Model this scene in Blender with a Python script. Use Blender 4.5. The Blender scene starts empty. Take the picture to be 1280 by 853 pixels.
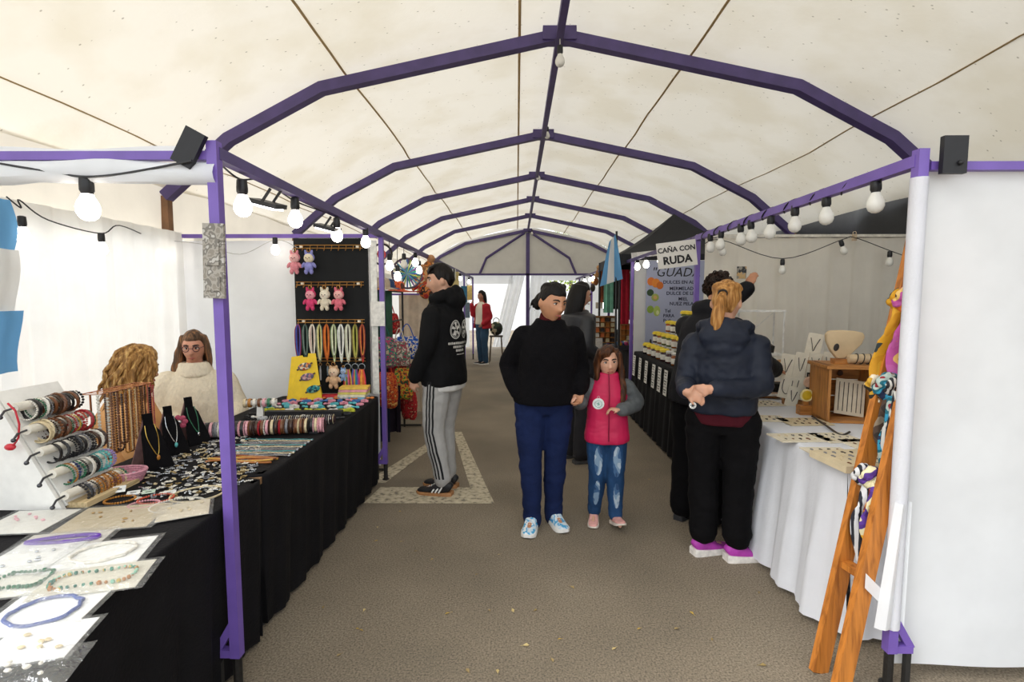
import bpy, bmesh, math, random
from mathutils import Vector, Matrix, noise, Euler
from mathutils.bvhtree import BVHTree
random.seed(7)
SC = bpy.context.scene
COL = SC.collection
V = Vector
PI = math.pi
# ------------------------------------------------------------------ camera
FPX, CAMH, VPX, VPY = 640.0, 1.52, 646.0, 374.0
YAW = math.atan((VPX-640)/FPX); TILT = math.atan((426.5-VPY)/FPX)
cam_d = bpy.data.cameras.new('camera'); cam = bpy.data.objects.new('camera', cam_d); COL.objects.link(cam)
cam_d.sensor_width = 36; cam_d.lens = FPX/1280*36; cam_d.clip_start = .05; cam_d.clip_end = 300
cam.location = (0, 0, CAMH); cam.rotation_euler = (PI/2-TILT, 0, YAW)
SC.camera = cam
# ------------------------------------------------------------------ sky, sun, exposure
SC.view_settings.view_transform = 'Standard'; SC.view_settings.look = 'None'
SC.view_settings.gamma = 1; SC.view_settings.use_curve_mapping = False
SC.view_settings.exposure = 0.79
world = bpy.data.worlds.new('overcast_sky'); SC.world = world; world.use_nodes = True
bg = world.node_tree.nodes['Background']
bg.inputs[0].default_value = (.93, .97, 1.0, 1); bg.inputs[1].default_value = 1.1
sun_d = bpy.data.lights.new('hazy_sun_offscreen', 'SUN'); sun = bpy.data.objects.new('hazy_sun_offscreen', sun_d); COL.objects.link(sun)
sun_d.energy = 3.4; sun_d.angle = math.radians(50); sun_d.color = (1, .975, .94)
sun.rotation_euler = (math.radians(8), math.radians(-48), 0)
sun.location = (-10, 0, 12)

# pixel -> direction -> place on the plane the thing touches
_R = V((math.cos(YAW), math.sin(YAW), 0))
_D = V((-math.sin(YAW)*math.cos(TILT), math.cos(YAW)*math.cos(TILT), -math.sin(TILT)))
_U = _R.cross(_D)
def _ray(px, py): return _D + _R*((px-640)/FPX) + _U*((426.5-py)/FPX)
def atz(px, py, z): r = _ray(px, py); return V((0, 0, CAMH)) + r*((z-CAMH)/r.z)
def aty(px, py, y): r = _ray(px, py); return V((0, 0, CAMH)) + r*(y/r.y)
def atx(px, py, x): r = _ray(px, py); return V((0, 0, CAMH)) + r*(x/r.x)

# ------------------------------------------------------------------ materials
def lin(h):
    if not isinstance(h, str): return (h[0], h[1], h[2], 1)
    h = h.lstrip('#'); o = []
    for i in (0, 2, 4):
        c = int(h[i:i+2], 16)/255
        o.append(c/12.92 if c <= .04045 else ((c+.055)/1.055)**2.4)
    return (*o, 1)
_M = {}
def _new(key):
    m = bpy.data.materials.new(key); m.use_nodes = True
    nt = m.node_tree; b = nt.nodes['Principled BSDF']
    return m, nt, b
def _n(nt, t, **kw):
    n = nt.nodes.new(t)
    for k, v in kw.items(): setattr(n, k, v)
    return n
def _coord(nt, scale=(1, 1, 1), obj=True):
    tc = _n(nt, 'ShaderNodeTexCoord'); mp = _n(nt, 'ShaderNodeMapping')
    nt.links.new(tc.outputs['Object'], mp.inputs[0]); mp.inputs['Scale'].default_value = scale
    return mp.outputs[0]
def _ramp(nt, fac, stops, interp='LINEAR'):
    r = _n(nt, 'ShaderNodeValToRGB'); r.color_ramp.interpolation = interp
    e = r.color_ramp.elements
    while len(e) < len(stops): e.new(.5)
    for i, (p, c) in enumerate(stops): e[i].position = p; e[i].color = lin(c)
    nt.links.new(fac, r.inputs[0]); return r.outputs[0]
def _bump(nt, b, h, strength, dist=.01):
    bp = _n(nt, 'ShaderNodeBump'); bp.inputs['Strength'].default_value = strength; bp.inputs['Distance'].default_value = dist
    nt.links.new(h, bp.inputs['Height']); nt.links.new(bp.outputs[0], b.inputs['Normal'])
def shade(c, k):
    l = lin(c); return tuple(min(1, x*k) for x in l[:3])
def mat(c, rough=.6, metal=0, var=.18, scale=30, bump=0, bscale=None, stretch=(1, 1, 1), spec=.5, coat=0):
    """plain colour with a little procedural mottling and relief"""
    key = f'm_{c}_{rough}_{metal}_{var}_{scale}_{bump}_{bscale}_{stretch}_{spec}'
    if key in _M: return _M[key]
    m, nt, b = _new(key)
    b.inputs['Roughness'].default_value = rough; b.inputs['Metallic'].default_value = metal
    b.inputs['Specular IOR Level'].default_value = spec
    no = _n(nt, 'ShaderNodeTexNoise'); no.inputs['Scale'].default_value = scale; no.inputs['Detail'].default_value = 3
    nt.links.new(_coord(nt, stretch), no.inputs[0])
    nt.links.new(_ramp(nt, no.outputs[0], [(.3, shade(c, 1-var)), (.7, shade(c, 1+var))]), b.inputs['Base Color'])
    if bump:
        h = no.outputs[0]
        if bscale:
            n2 = _n(nt, 'ShaderNodeTexNoise'); n2.inputs['Scale'].default_value = bscale; n2.inputs['Detail'].default_value = 4
            nt.links.new(_coord(nt, stretch), n2.inputs[0]); h = n2.outputs[0]
        _bump(nt, b, h, bump)
    _M[key] = m; return m
def cloth(c, var=.12, bump=.3, rough=.9): return mat(c, rough, 0, var, 14, bump, 60, (1, 1, 1), .15)
def metal(c, rough=.3): return mat(c, rough, 1, .1, 20)
def wood(c, c2, axis=2, scale=6):
    key = f'wood_{c}_{c2}_{axis}_{scale}'
    if key in _M: return _M[key]
    m, nt, b = _new(key); b.inputs['Roughness'].default_value = .5
    st = [14, 14, 14]; st[axis] = 1.1
    no = _n(nt, 'ShaderNodeTexNoise'); no.inputs['Scale'].default_value = scale; no.inputs['Detail'].default_value = 5; no.inputs['Distortion'].default_value = .6
    nt.links.new(_coord(nt, st), no.inputs[0])
    nt.links.new(_ramp(nt, no.outputs[0], [(.3, c2), (.5, c), (.7, shade(c, 1.2))]), b.inputs['Base Color'])
    _bump(nt, b, no.outputs[0], .15); _M[key] = m; return m
def multi(key, cols, scale=20, kind='vor', stretch=(1, 1, 1), rough=.8):
    """cloth or beads printed in several flat colours"""
    if key in _M: return _M[key]
    m, nt, b = _new(key); b.inputs['Roughness'].default_value = rough
    if kind == 'vor':
        t = _n(nt, 'ShaderNodeTexVoronoi'); t.inputs['Scale'].default_value = scale; out = t.outputs['Color']
        sp = _n(nt, 'ShaderNodeSeparateColor'); nt.links.new(out, sp.inputs[0]); out = sp.outputs[0]
    elif kind == 'wave':
        t = _n(nt, 'ShaderNodeTexWave'); t.inputs['Scale'].default_value = scale; t.inputs['Distortion'].default_value = .6; out = t.outputs[1]
    else:
        t = _n(nt, 'ShaderNodeTexNoise'); t.inputs['Scale'].default_value = scale; t.inputs['Detail'].default_value = 1.5; out = t.outputs[0]
    nt.links.new(_coord(nt, stretch), t.inputs['Vector'])
    n = len(cols)
    if kind == 'noise': st = [(.3+.4*i/n, c) for i, c in enumerate(cols)]
    else: st = [(i/n, c) for i, c in enumerate(cols)]
    nt.links.new(_ramp(nt, out, st, 'CONSTANT'), b.inputs['Base Color']); _M[key] = m; return m
def emit(c, s):
    key = f'emit_{c}_{s}'
    if key in _M: return _M[key]
    m, nt, b = _new(key); b.inputs['Base Color'].default_value = lin(c)
    b.inputs['Emission Color'].default_value = lin(c); b.inputs['Emission Strength'].default_value = s
    _M[key] = m; return m
def sheer(key, c, trans=.5, dirt=None, rough=.9, scale=5, bump=.2, bscale=40, see=0.0):
    """thin white fabric: light passes through it diffusely"""
    if key in _M: return _M[key]
    m, nt, b = _new(key); out = nt.nodes['Material Output']; nt.nodes.remove(b)
    d = _n(nt, 'ShaderNodeBsdfDiffuse'); t = _n(nt, 'ShaderNodeBsdfTranslucent'); mx = _n(nt, 'ShaderNodeMixShader')
    mx.inputs[0].default_value = trans
    no = _n(nt, 'ShaderNodeTexNoise'); no.inputs['Scale'].default_value = scale; no.inputs['Detail'].default_value = 6
    nt.links.new(_coord(nt), no.inputs[0])
    if dirt:
        col = _ramp(nt, no.outputs[0], [(.35, dirt), (.55, c), (.8, c)])
        sp = _n(nt, 'ShaderNodeTexVoronoi'); sp.inputs['Scale'].default_value = 11; sp.inputs['Randomness'].default_value = 1
        nt.links.new(_coord(nt, (1, 1.6, 1)), sp.inputs[0])
        spot = _ramp(nt, sp.outputs['Distance'], [(.0, '#4b4232'), (.07, '#8d8470'), (.10, '#ffffff')])
        ml = _n(nt, 'ShaderNodeMix', data_type='RGBA', blend_type='MULTIPLY'); ml.inputs[0].default_value = .55
        nt.links.new(col, ml.inputs[6]); nt.links.new(spot, ml.inputs[7]); col = ml.outputs[2]
    else:
        col = _ramp(nt, no.outputs[0], [(.3, shade(c, .93)), (.7, c)])
    nt.links.new(col, d.inputs[0]); nt.links.new(col, t.inputs[0])
    n2 = _n(nt, 'ShaderNodeTexNoise'); n2.inputs['Scale'].default_value = bscale; nt.links.new(_coord(nt), n2.inputs[0])
    bp = _n(nt, 'ShaderNodeBump'); bp.inputs['Strength'].default_value = bump; bp.inputs['Distance'].default_value = .01
    nt.links.new(n2.outputs[0], bp.inputs['Height'])
    nt.links.new(bp.outputs[0], d.inputs['Normal'])
    nt.links.new(d.outputs[0], mx.inputs[1]); nt.links.new(t.outputs[0], mx.inputs[2])
    last = mx.outputs[0]
    if see:
        tr = _n(nt, 'ShaderNodeBsdfTransparent'); m2 = _n(nt, 'ShaderNodeMixShader'); m2.inputs[0].default_value = see
        nt.links.new(last, m2.inputs[1]); nt.links.new(tr.outputs[0], m2.inputs[2]); last = m2.outputs[0]
    nt.links.new(last, out.inputs[0]); _M[key] = m; return m
def plastic_film(key='film', clear=.80):
    """crinkled clear plastic: mostly see-through, glossy glints"""
    if key in _M: return _M[key]
    m, nt, b = _new(key); out = nt.nodes['Material Output']; nt.nodes.remove(b)
    g = _n(nt, 'ShaderNodeBsdfGlossy'); g.inputs['Roughness'].default_value = .12; g.inputs[0].default_value = (.95, .97, 1, 1)
    d = _n(nt, 'ShaderNodeBsdfDiffuse'); d.inputs[0].default_value = (.8, .82, .8, 1)
    tr = _n(nt, 'ShaderNodeBsdfTransparent'); a = _n(nt, 'ShaderNodeMixShader'); c = _n(nt, 'ShaderNodeMixShader')
    a.inputs[0].default_value = .7; c.inputs[0].default_value = clear
    no = _n(nt, 'ShaderNodeTexNoise'); no.inputs['Scale'].default_value = 22; no.inputs['Detail'].default_value = 3; no.inputs['Distortion'].default_value = 1.5
    nt.links.new(_coord(nt), no.inputs[0])
    bp = _n(nt, 'ShaderNodeBump'); bp.inputs['Strength'].default_value = .8; bp.inputs['Distance'].default_value = .02
    nt.links.new(no.outputs[0], bp.inputs['Height']); nt.links.new(bp.outputs[0], g.inputs['Normal'])
    nt.links.new(d.outputs[0], a.inputs[1]); nt.links.new(g.outputs[0], a.inputs[2])
    nt.links.new(a.outputs[0], c.inputs[1]); nt.links.new(tr.outputs[0], c.inputs[2]); nt.links.new(c.outputs[0], out.inputs[0])
    _M[key] = m; return m
def glass(c='#ffffff', rough=.05):
    key = f'glass_{c}'
    if key in _M: return _M[key]
    m, nt, b = _new(key); b.inputs['Base Color'].default_value = lin(c); b.inputs['Roughness'].default_value = rough
    b.inputs['Transmission Weight'].default_value = .9; b.inputs['IOR'].default_value = 1.2; _M[key] = m; return m

# ------------------------------------------------------------------ mesh helpers
class MB:
    def __init__(s): s.v = []; s.f = []; s.mi = []; s.cur = 0
    def add(s, vs, fs):
        o = len(s.v); s.v += [V(p) for p in vs]; s.f += [tuple(i+o for i in f) for f in fs]; s.mi += [s.cur]*len(fs); return s
    def box(s, c, d, rot=None, taper=1):
        x, y, z = d[0]/2, d[1]/2, d[2]/2; c = V(c)
        p = [V((sx*x*(taper if sz > 0 else 1), sy*y*(taper if sz > 0 else 1), sz*z)) for sz in (-1, 1) for sy in (-1, 1) for sx in (-1, 1)]
        if rot is not None: p = [rot @ q for q in p]
        return s.add([c+q for q in p], [(0, 2, 3, 1), (4, 5, 7, 6), (0, 1, 5, 4), (2, 6, 7, 3), (0, 4, 6, 2), (1, 3, 7, 5)])
    def bar(s, a, b, w, h=None, ref=(0, 0, 1)):
        h = h or w; return s.tube([V(a), V(b)], [(w*.7071, h*.7071)]*2, 4, ref, off=PI/4)
    def tube(s, pts, rad, n=8, ref=(0, 0, 1), closed=False, cap=True, off=0, rnd=0, pw=1):
        pts = [V(p) for p in pts]
        if not isinstance(rad, list): rad = [rad]*len(pts)
        rad = [r if isinstance(r, tuple) else (r, r) for r in rad]
        if rnd and not closed:      # rounded ends
            a, b = pts[0], pts[-1]; ta = (pts[0]-pts[1]).normalized(); tb = (pts[-1]-pts[-2]).normalized()
            ra, rb = rad[0], rad[-1]
            pts = [a+ta*min(ra)*.9*rnd, a+ta*min(ra)*.6*rnd] + pts + [b+tb*min(rb)*.6*rnd, b+tb*min(rb)*.9*rnd]
            rad = [(ra[0]*.3, ra[1]*.3), (ra[0]*.75, ra[1]*.75)] + rad + [(rb[0]*.75, rb[1]*.75), (rb[0]*.3, rb[1]*.3)]
        N = len(pts); ref = V(ref); vs = []; last = None
        for i in range(N):
            if closed: t = pts[(i+1) % N]-pts[i-1]
            else: t = pts[min(i+1, N-1)]-pts[max(i-1, 0)]
            if t.length < 1e-9: t = V((0, 0, 1))
            t.normalize(); sd = ref.cross(t)
            if sd.length < .15: sd = last.copy() if last is not None else V((1, 0, 0)).cross(t) if abs(t.x) < .9 else V((0, 1, 0)).cross(t)
            sd = (sd-t*sd.dot(t)).normalized()
            if last is not None and not closed and sd.dot(last) < 0: sd = -sd
            last = sd; up = t.cross(sd)
            for k in range(n):
                a = 2*PI*k/n+off; ca, sa = math.cos(a), math.sin(a)
                if pw != 1: ca = math.copysign(abs(ca)**pw, ca); sa = math.copysign(abs(sa)**pw, sa)
                vs.append(pts[i]+sd*(rad[i][0]*ca)+up*(rad[i][1]*sa))
        fs = []
        for i in range(N if closed else N-1):
            j = (i+1) % N
            for k in range(n): fs.append((i*n+k, i*n+(k+1) % n, j*n+(k+1) % n, j*n+k))
        if cap and not closed: fs.append(tuple(range(n-1, -1, -1))); fs.append(tuple((N-1)*n+k for k in range(n)))
        return s.add(vs, fs)
    def lathe(s, prof, c=(0, 0, 0), n=12, rot=None):
        c = V(c); vs = []; fs = []
        for r, z in prof:
            for k in range(n):
                p = V((r*math.cos(2*PI*k/n), r*math.sin(2*PI*k/n), z)); vs.append(c+(rot @ p if rot is not None else p))
        N = len(prof)
        for i in range(N-1):
            for k in range(n): fs.append((i*n+k, i*n+(k+1) % n, (i+1)*n+(k+1) % n, (i+1)*n+k))
        fs.append(tuple(range(n-1, -1, -1))); fs.append(tuple((N-1)*n+k for k in range(n)))
        return s.add(vs, fs)
    def ball(s, c, r, n=10, m=7, rot=None):
        r = r if isinstance(r, tuple) else (r, r, r); c = V(c); vs = [V((0, 0, -1))]; fs = []
        for i in range(1, m):
            a = -PI/2+PI*i/m
            for k in range(n): vs.append(V((math.cos(a)*math.cos(2*PI*k/n), math.cos(a)*math.sin(2*PI*k/n), math.sin(a))))
        vs.append(V((0, 0, 1)))
        for k in range(n):
            fs.append((0, 1+(k+1) % n, 1+k)); fs.append((len(vs)-1, 1+(m-2)*n+k, 1+(m-2)*n+(k+1) % n))
            for i in range(m-2): fs.append((1+i*n+k, 1+i*n+(k+1) % n, 1+(i+1)*n+(k+1) % n, 1+(i+1)*n+k))
        p = [V((q.x*r[0], q.y*r[1], q.z*r[2])) for q in vs]
        if rot is not None: p = [rot @ q for q in p]
        return s.add([c+q for q in p], fs)
    def torus(s, c, R, r, n=18, m=6, rot=None, sy=1):
        c = V(c); pts = [V((R*math.cos(2*PI*i/n), R*sy*math.sin(2*PI*i/n), 0)) for i in range(n)]
        if rot is not None: pts = [rot @ p for p in pts]; ref = rot @ V((0, 0, 1))
        else: ref = V((0, 0, 1))
        return s.tube([c+p for p in pts], r, m, ref, closed=True)
    def grid(s, fn, nu, nv, thick=0):
        vs = [V(fn(i/nu, j/nv)) for j in range(nv+1) for i in range(nu+1)]; w = nu+1
        fs = [(j*w+i, j*w+i+1, (j+1)*w+i+1, (j+1)*w+i) for j in range(nv) for i in range(nu)]
        return s.add(vs, fs)
    def prism(s, poly, a, b):
        """outline (list of 3-vectors) swept from offset a to offset b"""
        n = len(poly); a, b = V(a), V(b)
        vs = [V(p)+a for p in poly]+[V(p)+b for p in poly]
        return s.add(vs, [tuple(range(n-1, -1, -1)), tuple(range(n, 2*n))]+[(i, (i+1) % n, n+(i+1) % n, n+i) for i in range(n)])
    def mesh(s, name='mesh', smooth=True, angle=40):
        me = bpy.data.meshes.new(name); me.from_pydata([tuple(p) for p in s.v], [], s.f)
        bm = bmesh.new(); bm.from_mesh(me); bmesh.ops.recalc_face_normals(bm, faces=bm.faces); bm.to_mesh(me); bm.free()
        if any(s.mi): me.polygons.foreach_set('material_index', s.mi)
        if smooth:
            me.polygons.foreach_set('use_smooth', [True]*len(me.polygons))
            try: me.set_sharp_from_angle(angle=math.radians(angle))
            except Exception: pass
        me.update(); return me
def tag(o, label=None, cat=None, group=None, kind=None):
    if label: o['label'] = label
    if cat: o['category'] = cat
    if group: o['group'] = group
    if kind: o['kind'] = kind
    return o
def ob(name, mb, m, parent=None, loc=None, rot=None, label=None, cat=None, group=None, kind=None, smooth=True, angle=40):
    me = mb.mesh(name, smooth, angle) if isinstance(mb, MB) else mb
    o = bpy.data.objects.new(name, me); COL.objects.link(o)
    if m is not None and len(me.materials) == 0:
        for x in (m if isinstance(m, (list, tuple)) else [m]): me.materials.append(x)
    if parent is not None: o.parent = parent
    if loc is not None: o.location = loc
    if rot is not None: o.rotation_euler = rot
    return tag(o, label, cat, group, kind)
def thing(name, label, cat, loc=(0, 0, 0), rz=0, group=None, rot=None):
    o = bpy.data.objects.new(name, None); COL.objects.link(o); o.location = loc; o.rotation_euler = rot or (0, 0, rz)
    o.empty_display_size = .1
    return tag(o, label, cat, group)
def dup(o, loc, rot=None, label=None, group=None, scale=None, mat_=None, parent=None):
    """copy of a thing with its parts and sub-parts, mesh data shared"""
    c = o.copy(); COL.objects.link(c)
    if loc is not None: c.location = loc
    if rot is not None: c.rotation_euler = rot
    if scale is not None: c.scale = scale if isinstance(scale, tuple) else (scale,)*3
    if label: c['label'] = label
    if group: c['group'] = group
    if parent is not None: c.parent = parent
    for ch in list(o.children):
        d = ch.copy(); COL.objects.link(d); d.parent = c
        for g in list(ch.children):
            e = g.copy(); COL.objects.link(e); e.parent = d
    return c
def share(name, me, m, loc, rot=None, label=None, cat=None, group=None, parent=None, scale=None):
    """object on shared mesh data with its own material in the object slot"""
    o = bpy.data.objects.new(name, me); COL.objects.link(o)
    if len(me.materials) == 0: me.materials.append(m)
    o.material_slots[0].link = 'OBJECT'; o.material_slots[0].material = m
    o.location = loc
    if rot is not None: o.rotation_euler = rot
    if scale is not None: o.scale = scale if isinstance(scale, tuple) else (scale,)*3
    if parent is not None: o.parent = parent
    return tag(o, label, cat, group)
def cat_rom(pts, k=4):
    """smooth path through points (any dimension list)"""
    pts = [list(p) for p in pts]; out = []
    n = len(pts)
    for i in range(n-1):
        p0, p1, p2, p3 = pts[max(i-1, 0)], pts[i], pts[i+1], pts[min(i+2, n-1)]
        for j in range(k):
            t = j/k
            out.append([.5*((2*b)+(-a+c)*t+(2*a-5*b+4*c-d)*t*t+(-a+3*b-3*c+d)*t**3) for a, b, c, d in zip(p0, p1, p2, p3)])
    out.append(pts[-1]); return out
def evaluated(mb, mods, name='mesh'):
    me = mb.mesh('tmp', False); o = bpy.data.objects.new('tmp', me); COL.objects.link(o)
    for t, kw in mods:
        md = o.modifiers.new(t, t)
        for k, v in kw.items(): setattr(md, k, v)
    dg = bpy.context.evaluated_depsgraph_get(); dg.update()
    r = bpy.data.meshes.new_from_object(o.evaluated_get(dg)); r.name = name
    bpy.data.objects.remove(o); bpy.data.meshes.remove(me)
    r.polygons.foreach_set('use_smooth', [True]*len(r.polygons)); return r
def fuse(mb, vox=.01, smooth=4, wrinkle=0, wf=(9, 9, 5), seed=0, name='mesh'):
    """grow one continuous skin over the overlapping volumes"""
    me = evaluated(mb, [('REMESH', dict(mode='VOXEL', voxel_size=vox)), ('SMOOTH', dict(factor=.5, iterations=smooth))], name)
    if wrinkle:
        vn = [v.normal.copy() for v in me.vertices]; co = [v.co.copy() for v in me.vertices]; flat = []
        for c, nn in zip(co, vn):
            q = V((c.x*wf[0]+seed*7.3, c.y*wf[1]+seed*3.1, c.z*wf[2]))
            n1 = noise.noise(q+V((0, 0, 1.5*noise.noise(q*.6)))); n2 = 1-abs(noise.noise(q*2.1))*2
            flat += tuple(c + nn*(wrinkle*(n1*.9+n2*.35)))
        me.vertices.foreach_set('co', flat)
        me.update()
    return me
def text_mesh(s, size, ext=.001, bold=0, shear=0, align='CENTER', spacing=1):
    cu = bpy.data.curves.new('lettering', 'FONT'); cu.body = s; cu.size = size; cu.extrude = ext; cu.offset = bold; cu.shear = shear
    cu.align_x = align; cu.align_y = 'CENTER'; cu.space_character = spacing; cu.resolution_u = 2
    o = bpy.data.objects.new('t', cu); COL.objects.link(o)
    dg = bpy.context.evaluated_depsgraph_get(); dg.update()
    me = bpy.data.meshes.new_from_object(o.evaluated_get(dg)); bpy.data.objects.remove(o); me.name = 'lettering'; return me
UPR = Euler((PI/2, 0, 0))     # text or card standing upright, facing the camera side (-Y)
def R3(x=0, y=0, z=0): return Euler((x, y, z)).to_matrix()
PURPLE = mat('#6f55a6', .42, 0, .12, 8); PURPLE_D = mat('#4d3f72', .5, 0, .15, 8)
BLACK = mat('#16161a', .55); WHITE = mat('#e9e7e2', .6, 0, .05); CARD = mat('#ece8df', .7, 0, .05)
# ================================================================== STRUCTURE
CX = .33
PROF = [(0, 3.61), (1.88, 3.22), (2.64, 2.83), (3.17, 2.38)]
ARCH_Y = [4.2, 6.62, 8.75, 10.78, 12.88, 15.6]
def roof_z(x):
    a = abs(x-CX)
    for (a0, z0), (a1, z1) in zip(PROF, PROF[1:]):
        if a <= a1: return z0+(z1-z0)*(a-a0)/(a1-a0)
    return PROF[-1][1]
# asphalt
def asphalt():
    m, nt, b = _new('asphalt'); b.inputs['Roughness'].default_value = .85
    co = _coord(nt)
    n1 = _n(nt, 'ShaderNodeTexNoise'); n1.inputs['Scale'].default_value = 1.1; n1.inputs['Detail'].default_value = 6; nt.links.new(co, n1.inputs[0])
    n2 = _n(nt, 'ShaderNodeTexNoise'); n2.inputs['Scale'].default_value = 120; n2.inputs['Detail'].default_value = 3; nt.links.new(co, n2.inputs[0])
    a = _ramp(nt, n1.outputs[0], [(.3, '#7f7463'), (.5, '#8f826f'), (.72, '#9c8f7b')])
    c = _ramp(nt, n2.outputs[0], [(.34, '#3a3a3a'), (.48, '#c0c0c0'), (.66, '#ffffff')])
    ml = _n(nt, 'ShaderNodeMix', data_type='RGBA', blend_type='MULTIPLY'); ml.inputs[0].default_value = .62
    nt.links.new(a, ml.inputs[6]); nt.links.new(c, ml.inputs[7]); nt.links.new(ml.outputs[2], b.inputs['Base Color'])
    _bump(nt, b, n2.outputs[0], .4, .004); return m
fl = ob('floor', MB().grid(lambda u, v: (-30+60*u, -12+62*v, 0), 12, 12), asphalt(), kind='structure', label='grey brown asphalt pavement of the fair aisle')
# worn painted road marking
def road_paint():
    m, nt, b = _new('road_paint'); b.inputs['Roughness'].default_value = .8; out = nt.nodes['Material Output']
    co = _coord(nt); n = _n(nt, 'ShaderNodeTexNoise'); n.inputs['Scale'].default_value = 26; n.inputs['Detail'].default_value = 6; nt.links.new(co, n.inputs[0])
    nt.links.new(_ramp(nt, n.outputs[0], [(.36, '#7d7466'), (.46, '#b3a890'), (.65, '#cbbfa6')]), b.inputs['Base Color']); return m
pm = MB()
for q in ([(-1.14, 3.70), (-.165, 3.70), (-.24, 4.02), (-1.10, 4.02)], [(-.375, 4.02), (-.24, 4.02), (-.63, 5.75), (-.73, 5.75)], [(-1.25, 4.15), (-1.09, 4.12), (-.73, 5.75), (-.82, 5.75)]):
    pm.prism([(x, y, 0) for x, y in q], (0, 0, .001), (0, 0, .004))
ob('road_marking', pm, road_paint(), label='worn cream road marking painted on the asphalt', cat='road marking', smooth=False)
# roof fabric
ROOF = sheer('roof_fabric', '#ebe5d8', .25, '#e2dac8', scale=1.6, bump=.25, bscale=18)
def cr_prof():
    pts = [(-a, z) for a, z in reversed(PROF)]+PROF[1:]
    out = cat_rom(pts, 7); return out
CP = cr_prof()
BAYS = [.9, 1.87]+ARCH_Y
def roof_pt(u, v):
    k = u*(len(CP)-1); i = min(int(k), len(CP)-2); f = k-i
    a = CP[i][0]*(1-f)+CP[i+1][0]*f; z = CP[i][1]*(1-f)+CP[i+1][1]*f
    nb = len(BAYS)-1; q = v*nb; j = min(int(q), nb-1); g = q-j
    y = BAYS[j]*(1-g)+BAYS[j+1]*g
    sag = math.sin(PI*g)
    x = CX+a
    dz = .035 + .03*sag - .10*sag*max(0, 1-abs(a-2.1)/1.1)*(1 if j in (2, 4) else .25) + .02*noise.noise(V((x*2, y*2, 0)))
    return (x*1.0+math.copysign(.02, a), y, z+dz)
ceil = ob('ceiling', MB().grid(roof_pt, len(CP)-1, 7*(len(BAYS)-1)), ROOF, kind='structure', label='cream translucent tent roof stained with dirt spots')
for sx in (-2.63, -1.37, .02, 1.41, 2.83):     # stitched seams, parts of the roof
    u = min(range(len(CP)), key=lambda i: abs(CP[i][0]+CX-sx))/(len(CP)-1)
    pts = []
    for j in range(57):
        uu = u; best = None
        p = V(roof_pt(uu, j/56)); p.x = sx; lo, hi = 0., 1.
        for _ in range(18):
            md = (lo+hi)/2
            if roof_pt(md, j/56)[0] < sx: lo = md
            else: hi = md
        p = V(roof_pt(lo, j/56)); pts.append(p-V((0, 0, .006)))
    ob('seam', MB().tube(pts, (.011, .004), 4, (0, 0, 1)), sheer('seam_tape', '#c9b48c', .4), ceil)
# side valances
VAL = sheer('valance', '#ece6da', .22, bump=.3, bscale=8)
for sx, nm in ((CX-3.19, 'wall_left'),):
    def fv(u, v, sx=sx):
        y = .9+14.7*u; return (sx+.02*math.sin(y*5.3)*v+.012*math.sin(y*13)*v, y, 2.47-.45*v+.02*math.sin(y*2.1)*v)
    ob(nm, MB().grid(fv, 130, 4), VAL, kind='structure', label='cream fabric valance along the tent eave')
TARP = mat('#1b1c1f', .55, 0, .2, 4, .4, 6)
def ftarp(u, v):
    y = .2+15.2*u; return (CX+3.28+.05*math.sin(y*3.1+v*2)+.02*math.sin(y*9), y, (2.52+.03*math.sin(y*1.7))*v)
ob('wall_right', MB().grid(ftarp, 110, 6), TARP, kind='structure', label='black tarpaulin closing the tent behind the earring stall')
# arches
for i, y in enumerate(ARCH_Y):
    side = [V((CX+a, y, z-.03)) for a, z in PROF]
    lab = ['purple steel tent arch carrying a bare bulb at its apex', 'second purple tent arch after the one with the bulb', 'third purple tent arch down the aisle', 'fourth purple tent arch down the aisle', 'fifth purple tent arch before the gable', 'purple tent arch framing the grey end gable'][i]
    t = thing('tent_arch', lab, 'tent frame', (CX, y, 0), group='purple tent arches')
    w = .085
    for s in (-1, 1):
        pts = [V((s*a, 0, z-.035)) for a, z in PROF]
        ob('rafter', MB().tube(pts, (w*.7, w*.7), 4, (0, 1, 0), off=PI/4), PURPLE_D, t, angle=25)
        ob('leg', MB().bar((s*PROF[-1][0], 0, PROF[-1][1]-.03), (s*(PROF[-1][0]+.01), 0, 0), .06, ref=(0, 1, 0)), mat('#7d5a3e', .6, .2, .3, 9), t)
    ob('apex_joint', MB().box((0, 0, 3.575), (.26, .13, .1)), PURPLE_D, t)
ob('ridge_beam', MB().bar((CX, .92, 3.55), (CX, 15.6, 3.55), .055, ref=(0, 0, 1)), PURPLE_D, label='long purple ridge beam running under the tent roof', cat='tent frame')
# gable
GY = 15.62
GAB = sheer('gable_fabric', '#d8d5cf', .42, bump=.2)
gp = [(CX+a, GY, z+.09) for a, z in [(-a, z) for a, z in reversed(PROF)]+PROF[1:]]
ob('wall_back', MB().prism(gp+[(CX+3.17, GY, 2.26), (CX-3.17, GY, 2.26)], (0, 0, 0), (0, .01, 0)), GAB, kind='structure', label='grey fabric end gable of the tent', smooth=False)
t = thing('gable_frame', 'purple beam and centre post below the grey end gable', 'tent frame', (CX, GY-.04, 0))
ob('beam', MB().bar((-3.17, 0, 2.26), (3.17, 0, 2.26), .06, ref=(0, 0, 1)), PURPLE_D, t)
ob('post', MB().bar((-.0, 0, 0), (0, 0, 3.5), .11, .06, ref=(0, 1, 0)), PURPLE_D, t)
for s in (-1, 1): ob('brace', MB().tube([(s*1.45, 0, 2.28), (s*1.25, 0, 2.75), (s*.1, 0, 3.5)], .04, 6), PURPLE_D, t)
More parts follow.
